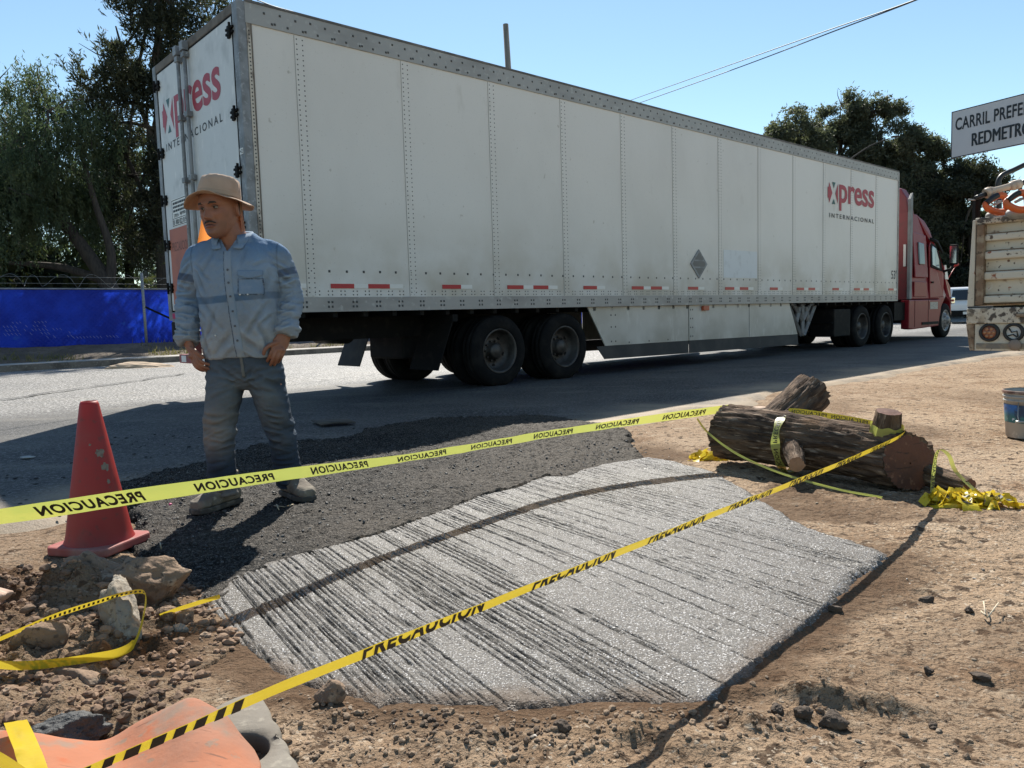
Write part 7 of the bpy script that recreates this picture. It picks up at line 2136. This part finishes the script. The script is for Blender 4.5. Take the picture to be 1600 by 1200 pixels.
def creases(V, N, lines, side=-1):
    """pressed folds: a sharp valley with a ridge beside it along each (x,z) segment, on the side facing the camera"""
    r = np.zeros(len(V)); Q = V[:, [0, 2]] + 0.010 * np.stack([fbm(V * 14, 2, 241), fbm(V * 14 + 7, 2, 242)], 1)
    f = sstep(0.25, -0.25, N[:, 1])
    for (x0, z0, x1, z1, w, a) in lines:
        p = np.array([x0, z0]); e = np.array([x1, z1]) - p; L2 = e @ e
        u = ((Q - p) @ e) / L2; uc = np.clip(u, 0, 1)
        dv = Q - p - uc[:, None] * e; dist = np.linalg.norm(dv, axis=1)
        sg = np.sign(dv[:, 0] * e[1] - dv[:, 1] * e[0])
        fade = np.sin(np.pi * np.clip(0.08 + 0.84 * uc, 0, 1)) ** 0.6
        s_ = sg * dist
        r += a * fade * (-np.exp(-(s_ / w) ** 2) + 0.75 * np.exp(-((s_ - 1.9 * w) / (1.2 * w)) ** 2) + 0.35 * np.exp(-((s_ + 2.0 * w) / (1.3 * w)) ** 2))
    return r * f
rc_ = random.Random(12)
SHL = [(-0.165, 1.20, -0.085, 1.12, 0.008, 0.007), (-0.170, 1.17, -0.110, 1.06, 0.008, 0.008), (0.165, 1.20, 0.120, 1.185, 0.007, 0.006), (0.172, 1.16, 0.150, 1.02, 0.009, 0.009), (-0.150, 1.05, -0.040, 0.90, 0.010, 0.007), (0.160, 1.00, 0.070, 0.86, 0.010, 0.009),
       (-0.060, 0.99, -0.150, 0.80, 0.010, 0.007), (0.120, 0.92, 0.165, 0.78, 0.010, 0.010), (-0.165, 0.90, -0.120, 0.77, 0.010, 0.009), (-0.02, 0.86, -0.10, 0.765, 0.011, 0.007), (0.055, 0.84, 0.130, 0.775, 0.011, 0.008), (-0.070, 1.27, -0.125, 1.17, 0.009, 0.006), (0.080, 1.27, 0.060, 1.19, 0.009, 0.005),
       (-0.175, 0.99, -0.13, 0.95, 0.008, 0.007), (0.180, 0.95, 0.13, 0.90, 0.008, 0.008), (-0.178, 1.10, -0.14, 1.04, 0.008, 0.007)]
for sx, xc in ((-1, -0.262), (1, 0.238)):
    for k in range(13):
        z_ = 1.13 - 0.021 * k + rc_.uniform(-0.006, 0.006); t_ = rc_.uniform(-0.018, 0.030)
        a_ = xc - 0.048 + rc_.uniform(0, 0.03); b_ = xc + 0.048 - rc_.uniform(0, 0.03)
        SHL.append((a_, z_, b_, z_ + t_ * sx, rc_.uniform(0.005, 0.008), rc_.uniform(0.006, 0.010)))
    SHL += [(xc - sx * 0.045, 1.20, xc + sx * 0.02, 1.14, 0.008, 0.008), (xc - sx * 0.05, 1.235, xc + sx * 0.015, 1.19, 0.008, 0.007), (xc - sx * 0.045, 1.165, xc + sx * 0.03, 1.09, 0.008, 0.008)]
dsp = dsp + 0.8 * creases(V, N_, SHL)
arp = gauss(np.abs(V[:, 0]), 0.185, 0.03) * gauss(V[:, 2], 1.20, 0.08)
dsp = dsp + arp * 0.012 * w2
V = V + N_ * dsp[:, None]
sme_.vertices.foreach_set("co", V.astype(np.float32).ravel()); sme_.update()
# colours: sun-faded cloth, darker shoulders and stripes, dusty lower part
base_c = np.array([0.175, 0.245, 0.330]); dusk = np.array([0.290, 0.295, 0.290]); deep = np.array([0.105, 0.180, 0.290]); band_c = np.array([0.022, 0.058, 0.130])
tz = sstep(1.10, 0.80, V[:, 2] + 0.10 * fbm(V * 5, 3, 207))
C = base_c + (dusk - base_c) * (0.85 * tz * (0.6 + 0.6 * (fbm(V * 9, 3, 208) + 0.3)).clip(0, 1))[:, None]
up_ = sstep(1.19, 1.29, V[:, 2] + 0.05 * fbm(V * 6, 3, 209))
C = C + (deep - C) * (0.8 * up_)[:, None]
def bandmask(c, h, x): return sstep(h + 0.003, h - 0.003, np.abs(x - c))
zb = V[:, 2]
tb = bandmask(1.036 + 0.07 * V[:, 0] - 0.10 * (V[:, 0] + 0.1).clip(-1, 0), 0.017, zb) * (1 - arm)
ab = bandmask(np.where(V[:, 0] < 0, 1.152 - 0.20 * (V[:, 0] + 0.26), 1.163 + 0.30 * (V[:, 0] - 0.25)), 0.018, zb) * arm
C = C + (np.array([0.062, 0.115, 0.190]) - C) * (0.85 * tb)[:, None]
C = C + (band_c - C) * (0.9 * ab)[:, None]
fold_shade = np.clip(dsp / 0.010, -1, 1)                    # fold shading put into the cloth colour: worn ridges paler, creases darker
C = C * (1 + 0.26 * fold_shade)[:, None]
seam = gauss(arm, 0.5, 0.22) * sstep(1.05, 1.12, V[:, 2])
C = C * (1 - 0.45 * seam)[:, None]
stn = sstep(0.12, 0.35, fbm(V * 4.3 + 2, 4, 210)) * 0.22
C = C + (np.array([0.31, 0.31, 0.295]) - C) * stn[:, None]
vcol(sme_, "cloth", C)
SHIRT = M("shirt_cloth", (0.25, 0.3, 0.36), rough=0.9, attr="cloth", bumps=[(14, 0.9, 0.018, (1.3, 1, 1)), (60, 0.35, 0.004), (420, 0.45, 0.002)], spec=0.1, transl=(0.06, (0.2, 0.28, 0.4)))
# open neck: cut a V at the front and the collar hole
bm = bmesh.new(); bm.from_mesh(sme_)
dele = [f for f in bm.faces if (lambda c: (c.z > 1.335 and abs(c.x) < 0.09) or (c.y < -0.02 and c.z > 1.262 and abs(c.x + 0.012) < (c.z - 1.262) * 0.62))(f.calc_center_median())]
bmesh.ops.delete(bm, geom=dele, context='FACES')
bm.to_mesh(sme_); bm.free()
shirt = place("shirt", sme_, SHIRT, man)
bmv = bmesh.new(); bmv.from_mesh(sme_); SBVH = BVHTree.FromBMesh(bmv); bmv.free()
def on_shirt(x, z, off=0.003):
    h = SBVH.ray_cast(Vector((x, -1.0, z)), Vector((0, 1, 0)))
    y = h[0].y if h[0] is not None else -0.10
    return np.array([x, y - off, z])
def shirt_patch(name, x0, x1, z0, z1, mat, off=0.003, nx=10, nz=14, cut=0.0, skew=0.0, par=None):
    g = []
    for i in range(nx + 1):
        u = i / nx; row = []
        for k in range(nz + 1):
            w = k / nz
            zlo = z0 + cut * (abs(2 * u - 1)) ** 1.5
            row.append(on_shirt(x0 + (x1 - x0) * u + skew * w, zlo + (z1 - zlo) * w, off))
        g.append(row)
    return MB().grid(np.array(g)).build(name, mat, par or shirt, solid=0.002)
CLOTHA = M("shirt_pocket_cloth", (0.150, 0.220, 0.310), [(30, 4, 0.45, 0.7, (0.19, 0.25, 0.33))], 0.9, [(120, 0.3, 0.002)])
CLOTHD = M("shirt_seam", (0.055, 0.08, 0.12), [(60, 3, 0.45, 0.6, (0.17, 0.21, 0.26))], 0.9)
CLOTHP = M("shirt_placket_cloth", (0.22, 0.27, 0.325), [(20, 4, 0.45, 0.7, (0.27, 0.285, 0.29)), (5, 3, 0.5, 0.7, (0.16, 0.225, 0.30))], 0.9, [(120, 0.3, 0.002)])
shirt_patch("pocket", 0.052, 0.158, 1.052, 1.150, CLOTHA, 0.0025, cut=0.0)
shirt_patch("pocket_flap", 0.048, 0.162, 1.128, 1.166, CLOTHA, 0.0075, nz=6, cut=0.016)
for k in range(2):
    x = 0.052 + 0.106 * k
    shirt_patch("pocket_seam", x - 0.0018, x + 0.0018, 1.052, 1.130, CLOTHD, 0.0035, nx=1)
shirt_patch("pocket_seam", 0.052, 0.158, 1.050, 1.054, CLOTHD, 0.0035, nz=1)
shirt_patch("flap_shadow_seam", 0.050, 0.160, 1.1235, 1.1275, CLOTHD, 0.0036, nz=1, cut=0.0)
g = []
for zv in np.linspace(0.757, 1.262, 46):
    c = zc(zv); g.append([on_shirt(c + dx, zv, 0.0035 - (0.0028 if abs(dx) > 0.016 else 0)) for dx in (-0.0175, -0.016, -0.005, 0.005, 0.016, 0.0175)])
pk = MB().grid(np.array(g)).build("placket", CLOTHP, shirt)
g = []
for zv in np.linspace(0.757, 1.262, 46):
    c = zc(zv) - 0.0195; g.append([on_shirt(c + dx, zv, 0.0015) for dx in (-0.0016, 0.0016)])
MB().grid(np.array(g)).build("placket_seam", CLOTHD, shirt)
BTN = M("button", (0.08, 0.09, 0.11), rough=0.4)
for zv in (0.835, 0.905, 0.975, 1.045, 1.110, 1.172):
    p = on_shirt(zc(zv), zv, 0.0065)
    mb = MB(); mb.lathe([(0.001, -0.002), (0.0052, -0.0015), (0.0056, 0.0005), (0.001, 0.001)], tuple(p), 'y', 12); mb.build("button", BTN, pk)
for p in ((0.060, 1.052), (0.094, 1.052), (-0.075, 0.862)):
    q = on_shirt(p[0], p[1], 0.005); mb = MB(); mb.ellipsoid(tuple(q), (0.0042, 0.003, 0.0035), 8, 6); mb.build("paint_speck", WHT_R, shirt)
# collar: stand plus two wings
def collar_ring(a, r, z, dy=0.0):
    return np.array([-0.010 + r * math.sin(a) * 1.02, 0.010 + dy - r * math.cos(a) * 0.98, z])
mb = MB(); g = []
for a in np.linspace(R(28), R(332), 56):
    f_ = 0.5 - 0.5 * math.cos(a)                               # 0 in front .. 1 behind
    top = collar_ring(a, 0.079, 1.318 + 0.050 * f_ ** 0.6)
    mid_ = collar_ring(a, 0.088, 1.330 + 0.046 * f_ ** 0.6)
    low = collar_ring(a, 0.108 - 0.010 * f_, 1.266 + 0.072 * f_ ** 0.55, -0.006)
    inn = collar_ring(a, 0.077, 1.285 + 0.040 * f_ ** 0.6)
    g.append([inn, top, mid_, (mid_ + low) / 2 + (low - collar_ring(a, 0.0, low[2])) * 0.06, low])
mb.grid(np.array(g)); mb.build("collar", CLOTHA, shirt, solid=0.003)
for s in (-1, 1):
    t0 = collar_ring(R(30) * s, 0.085, 1.315); t1_ = collar_ring(R(62) * s, 0.094, 1.322)
    tip = on_shirt(-0.010 + s * 0.078, 1.268, 0.010); inn = on_shirt(-0.012 + s * 0.022, 1.275, 0.008)
    mb = MB(); mb.grid(np.array([[t0, (t0 + t1_) / 2 + [0, -0.004, 0.002], t1_], [(t0 + inn) / 2 + [0, -0.006, 0], (t0 + tip) / 2 + [0, -0.012, 0.004], (t1_ + tip) / 2 + [0, -0.010, 0]], [inn, (inn + tip) / 2 + [0, -0.004, 0.0], tip]]))
    mb.build("collar_wing", CLOTHA, shirt, solid=0.003, subsurf=1)

# jeans
jn = MB()
rings_loft(jn, [(0.004, 0.010, 0.585, 0.05, 0.05, 0.06), (0.004, 0.008, 0.63, 0.155, 0.085, 0.105), (0.004, 0.005, 0.70, 0.176, 0.103, 0.122), (0.004, 0, 0.78, 0.178, 0.110, 0.118), (0.004, 0, 0.88, 0.170, 0.115, 0.108), (0.004, 0, 0.92, 0.165, 0.11, 0.10)], 56, 2.35)
for (H_, K_, A_), sx in (((HIP_L, KN_L, AN_L), -1), ((HIP_R, KN_R, AN_R), 1)):
    pts = smooth_pts([np.array(H_) + (0, 0, 0.03), np.array(H_) + (0, 0, -0.11), K_, (np.array(K_) + A_) / 2, np.array(A_) + (0, 0, 0.005)], 44)
    jn.tube(pts, [tuple(x) for x in np.stack([np.interp(np.linspace(0, 1, 44), [0, 0.25, 0.5, 0.75, 0.92, 1], [0.088, 0.090, 0.072, 0.066, 0.066, 0.068]),
                                               np.interp(np.linspace(0, 1, 44), [0, 0.25, 0.5, 0.75, 0.92, 1], [0.098, 0.098, 0.078, 0.070, 0.070, 0.074])], 1)], 32, flat=(1, 0, 0))
jme = remeshed(jn, "jeans", 0.005, 4, 0.5)
V = verts_of(jme); N_ = norms_of(jme)
h1 = 0.5 - np.abs(fbm(np.stack([V[:, 0] * 6, V[:, 1] * 6, V[:, 2] * 22 + 8 * np.abs(V[:, 0])], 1), 3, 221)) * 1.7
low_ = sstep(0.22, 0.09, V[:, 2]); kn = gauss(V[:, 2], 0.38, 0.09); cr_ = gauss(V[:, 2], 0.64, 0.07)
dsp = (0.015 * low_ + 0.011 * kn + 0.010 * cr_ + 0.005) * h1 + 0.007 * fbm(V * 7, 3, 222) + 0.0022 * fbm(V * 30, 3, 223)
JL = [(0.00, 0.64, -0.075, 0.705, 0.008, 0.009), (0.00, 0.625, -0.10, 0.655, 0.008, 0.010), (0.01, 0.64, 0.085, 0.70, 0.008, 0.009), (0.01, 0.625, 0.11, 0.65, 0.008, 0.010), (-0.15, 0.70, -0.05, 0.66, 0.009, 0.006), (0.16, 0.70, 0.06, 0.67, 0.009, 0.006), (-0.03, 0.60, -0.12, 0.56, 0.009, 0.008), (0.04, 0.60, 0.14, 0.57, 0.009, 0.008)]
for xk, zs in ((-0.116, (0.46, 0.43, 0.405, 0.37, 0.345, 0.31, 0.24, 0.205, 0.18, 0.155, 0.13, 0.112)), (0.152, (0.47, 0.44, 0.41, 0.38, 0.35, 0.31, 0.25, 0.215, 0.19, 0.165, 0.14, 0.118))):
    for z_ in zs:
        a_ = xk - 0.062 + rc_.uniform(0, 0.035); b_ = xk + 0.062 - rc_.uniform(0, 0.035)
        if z_ < 0.26: xo = 0.008
        else: xo = 0.0
        JL.append((a_ + xo, z_ + rc_.uniform(-0.016, 0.016), b_ + xo, z_ + rc_.uniform(-0.016, 0.016), rc_.uniform(0.006, 0.010), rc_.uniform(0.006, 0.011)))
dsp = dsp + 0.6 * creases(V, N_, JL)
V = V + N_ * dsp[:, None]
jme.vertices.foreach_set("co", V.astype(np.float32).ravel()); jme.update()
den = np.array([0.048, 0.066, 0.090]); dustc = np.array([0.190, 0.168, 0.140]); fade = np.array([0.118, 0.132, 0.138]); drk = np.array([0.020, 0.029, 0.046])
C = np.tile(den, (len(V), 1))
fd = (gauss(V[:, 2], 0.52, 0.16) * sstep(0.02, -0.06, V[:, 1])) * (0.7 + 0.5 * fbm(V * 6, 3, 224))
C = C + (fade - C) * fd.clip(0, 1)[:, None]
ds = (gauss(V[:, 2], 0.40, 0.10) * sstep(0.05, -0.08, V[:, 1]) * (0.6 + 0.9 * fbm(V * 8, 4, 225))).clip(0, 0.85)
C = C + (dustc - C) * ds[:, None]
dk = (sstep(0.30, 0.20, V[:, 2]) * (0.75 + 0.5 * fbm(V * 7, 3, 226))).clip(0, 0.9)
C = C + (drk - C) * dk[:, None]
du = (sstep(0.16, 0.08, V[:, 2]) * sstep(0.1, 0.4, fbm(V * 12, 3, 227))).clip(0, 0.6)
C = C + (dustc - C) * du[:, None]
C = C * (1.0 + 0.45 * np.clip(dsp / 0.012, -1, 1))[:, None]  # fold shading put into the denim colour: creases darker, ridges paler
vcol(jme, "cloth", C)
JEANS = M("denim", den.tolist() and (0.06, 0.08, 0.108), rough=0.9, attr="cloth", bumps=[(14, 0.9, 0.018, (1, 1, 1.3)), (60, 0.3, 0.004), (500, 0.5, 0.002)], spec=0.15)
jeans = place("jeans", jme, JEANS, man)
bmv = bmesh.new(); bmv.from_mesh(jme); JB = BVHTree.FromBMesh(bmv); bmv.free()
def on_jeans(x, z, off=0.003):
    h = JB.ray_cast(Vector((x, -1.0, z)), Vector((0, 1, 0)))
    return np.array([x, (h[0].y if h[0] is not None else -0.1) - off, z])
DST = M("denim_stitch", (0.13, 0.135, 0.13), rough=0.9)
g = np.array([[on_jeans(0.030 + dx + 0.018 * (0.76 - z), z, 0.0025) for dx in (-0.007, 0.007)] for z in np.linspace(0.655, 0.80, 16)])
MB().grid(g).build("fly", DST, jeans, solid=0.002)
for s in (-1, 1):
    g = np.array([[on_jeans(0.006 + s * (0.105 + 0.055 * t), 0.80 - 0.075 * t ** 1.6 + dz, 0.0022) for dz in (-0.0022, 0.0022)] for t in np.linspace(0, 1, 14)])
    MB().grid(g).build("pocket_edge", DST, jeans)

# boots
BOOT = M("boot_suede", (0.225, 0.190, 0.145), [(9, 5, 0.42, 0.68, (0.13, 0.105, 0.08)), (30, 4, 0.58, 0.7, (0.32, 0.28, 0.22))], 0.9, [(90, 0.4, 0.003)])
SOLE = M("boot_sole", (0.055, 0.048, 0.040), [(20, 4, 0.45, 0.66, (0.14, 0.12, 0.095))], 0.85)
def boot(ank, yaw, gz):
    ca, sa = math.cos(yaw), math.sin(yaw)
    def T(p):
        x, y, z = p
        return (ank[0] + x * ca - y * sa, ank[1] + x * sa + y * ca, gz + z)
    m = MB()
    secs = [(0.078, 0.036, 0.066, 0.060), (0.055, 0.042, 0.085, 0.062), (0.0, 0.047, 0.105, 0.060), (-0.05, 0.048, 0.094, 0.058), (-0.095, 0.050, 0.072, 0.054), (-0.135, 0.052, 0.058, 0.048), (-0.168, 0.047, 0.050, 0.044), (-0.190, 0.030, 0.040, 0.03)]
    vs, n = [], 24
    for y, w, h, _ in secs:
        for j in range(n):
            a = 2 * math.pi * j / n
            c, s = math.cos(a), math.sin(a)
            vs.append(T((w * math.copysign(abs(c) ** 0.75, c), y, 0.018 + max(0, 0.5 + 0.5 * math.copysign(abs(s) ** 0.75, s)) * h)))
    fs = [(i * n + j, i * n + (j + 1) % n, (i + 1) * n + (j + 1) % n, (i + 1) * n + j) for i in range(len(secs) - 1) for j in range(n)]
    fs += [list(range(n)), [(len(secs) - 1) * n + j for j in range(n)][::-1]]
    m.add(vs, fs, True)
    m.tube([T((0, 0.02, 0.06)), T((0, 0.025, 0.11)), T((0, 0.025, 0.17))], [(0.050, 0.058), (0.050, 0.055), (0.052, 0.056)], 20)
    me = remeshed(m, "boot", 0.0045, 4, 0.5)
    Vb = verts_of(me); Nb = norms_of(me)
    Vb = Vb + Nb * (0.003 * fbm(Vb * 40, 3, 9) + 0.003 * (0.5 - np.abs(fbm(Vb * np.array([30, 30, 30]), 2, 8)) * 2))[:, None]
    me.vertices.foreach_set("co", Vb.astype(np.float32).ravel()); me.update()
    b = place("boot", me, BOOT, man)
    outl = [(0.040, 0.085), (0.048, 0.03), (0.046, -0.03), (0.056, -0.10), (0.054, -0.15), (0.040, -0.188), (0.0, -0.205), (-0.040, -0.188), (-0.054, -0.15), (-0.056, -0.10), (-0.046, -0.03), (-0.048, 0.03), (-0.040, 0.085)]
    m = MB(); m.prism(outl, 'z', 0.0, 0.026)
    m.v = [T(p) for p in m.v]
    m.build("sole", SOLE, b, bevel=0.005)
boot((AN_L[0], AN_L[1] + 0.01), R(-26), 0.014)
boot((AN_R[0] + 0.005, AN_R[1] - 0.005), R(42), 0.014)

# hat
HAT = M("hat_canvas", (0.50, 0.36, 0.275), [(10, 4, 0.45, 0.7, (0.40, 0.28, 0.20)), (3, 3, 0.5, 0.7, (0.50, 0.37, 0.28))], 0.9, [(22, 0.6, 0.012), (70, 0.35, 0.005), (380, 0.45, 0.002)], transl=(0.12, (0.6, 0.42, 0.22)), spec=0.1)
HCN = np.array([-0.060, -0.018])
tilt = Matrix.Rotation(R(7), 3, 'Y') @ Matrix.Rotation(R(-3), 3, 'X')
HT = np.array(tilt)
hz0 = 1.530
def hatp(x, y, z):
    return np.array([HCN[0], HCN[1], hz0]) + np.array([x, y, z]) @ HT.T
mb = MB(); g = []
na_ = 72
for r_, z_, wob_ in ((0.106, -0.006, 0), (0.1055, 0.015, 0.002), (0.103, 0.040, 0.0035), (0.100, 0.058, 0.005), (0.0965, 0.074, 0.006), (0.0905, 0.086, 0.006), (0.080, 0.0925, 0.006), (0.055, 0.0945, 0.006), (0.03, 0.094, 0.003), (0.002, 0.094, 0)):
    row = []
    for j in range(na_ + 1):
        a = 2 * math.pi * j / na_
        w = wob_ * fbm(np.array([[math.cos(a) * 2.2, math.sin(a) * 2.2, z_ * 18]]), 3, 31)[0]
        row.append(hatp((r_ + w) * math.cos(a) * 0.92, (r_ + w) * math.sin(a) * 1.06, z_ + w * 1.2))
    g.append(row)
mb.grid(np.array(g)); hat = mb.build("hat", HAT, man, solid=0.003)
mb = MB(); g = []
for k, t_ in enumerate(np.linspace(0, 1, 12)):
    row = []
    for j in range(na_ + 1):
        a = 2 * math.pi * j / na_
        r_ = 0.104 + (0.066 if math.cos(a) > 0 else 0.056) * t_
        dr_ = 0.030 * abs(math.cos(a)) ** 2 * (2.1 if math.cos(a) < 0 else 0.75) + 0.016 * max(0, math.sin(a)) + 0.002 * max(0, -math.sin(a))
        wv = 0.005 * math.sin(3 * a + 0.8) * t_ + 0.003 * math.sin(7 * a) * t_
        row.append(hatp(r_ * math.cos(a) * 0.95, r_ * math.sin(a) * 1.03, 0.0 - 0.006 - dr_ * t_ ** 1.4 + wv))
    g.append(row)
mb.grid(np.array(g)); mb.build("brim", HAT, hat, solid=0.003)
mb = MB(); g = []
for z_ in (0.002, 0.020):
    g.append([hatp((0.1085 - 0.08 * (z_ - 0.002)) * math.cos(2 * math.pi * j / na_) * 0.92, (0.1085 - 0.08 * (z_ - 0.002)) * math.sin(2 * math.pi * j / na_) * 1.06, z_) for j in range(na_ + 1)])
mb.grid(np.array(g)); mb.build("hat_band", M("hat_band_cloth", (0.40, 0.285, 0.205), rough=0.9), hat)
FLAP = M("neck_flap_orange", (0.48, 0.29, 0.18), [(12, 4, 0.45, 0.7, (0.40, 0.24, 0.15))], 0.9, transl=(0.55, (0.95, 0.32, 0.07)))
mb = MB(); g = []
for k, t_ in enumerate(np.linspace(0, 1, 16)):
    row = []
    for j, a in enumerate(np.linspace(R(-3), R(153), 40)):
        r_ = 0.106 + 0.020 * t_ + 0.010 * t_ * math.sin(6 * a)
        zz_ = -0.005 - 0.205 * t_ - 0.012 * math.sin(3 * a) * t_
        p = hatp(r_ * math.cos(a) * (0.95 + 0.12 * t_), r_ * math.sin(a) * (1.05 + 0.2 * t_), zz_)
        row.append(p)
    g.append(row)
mb.grid(np.array(g)); mb.build("neck_flap", FLAP, hat, fix=False)
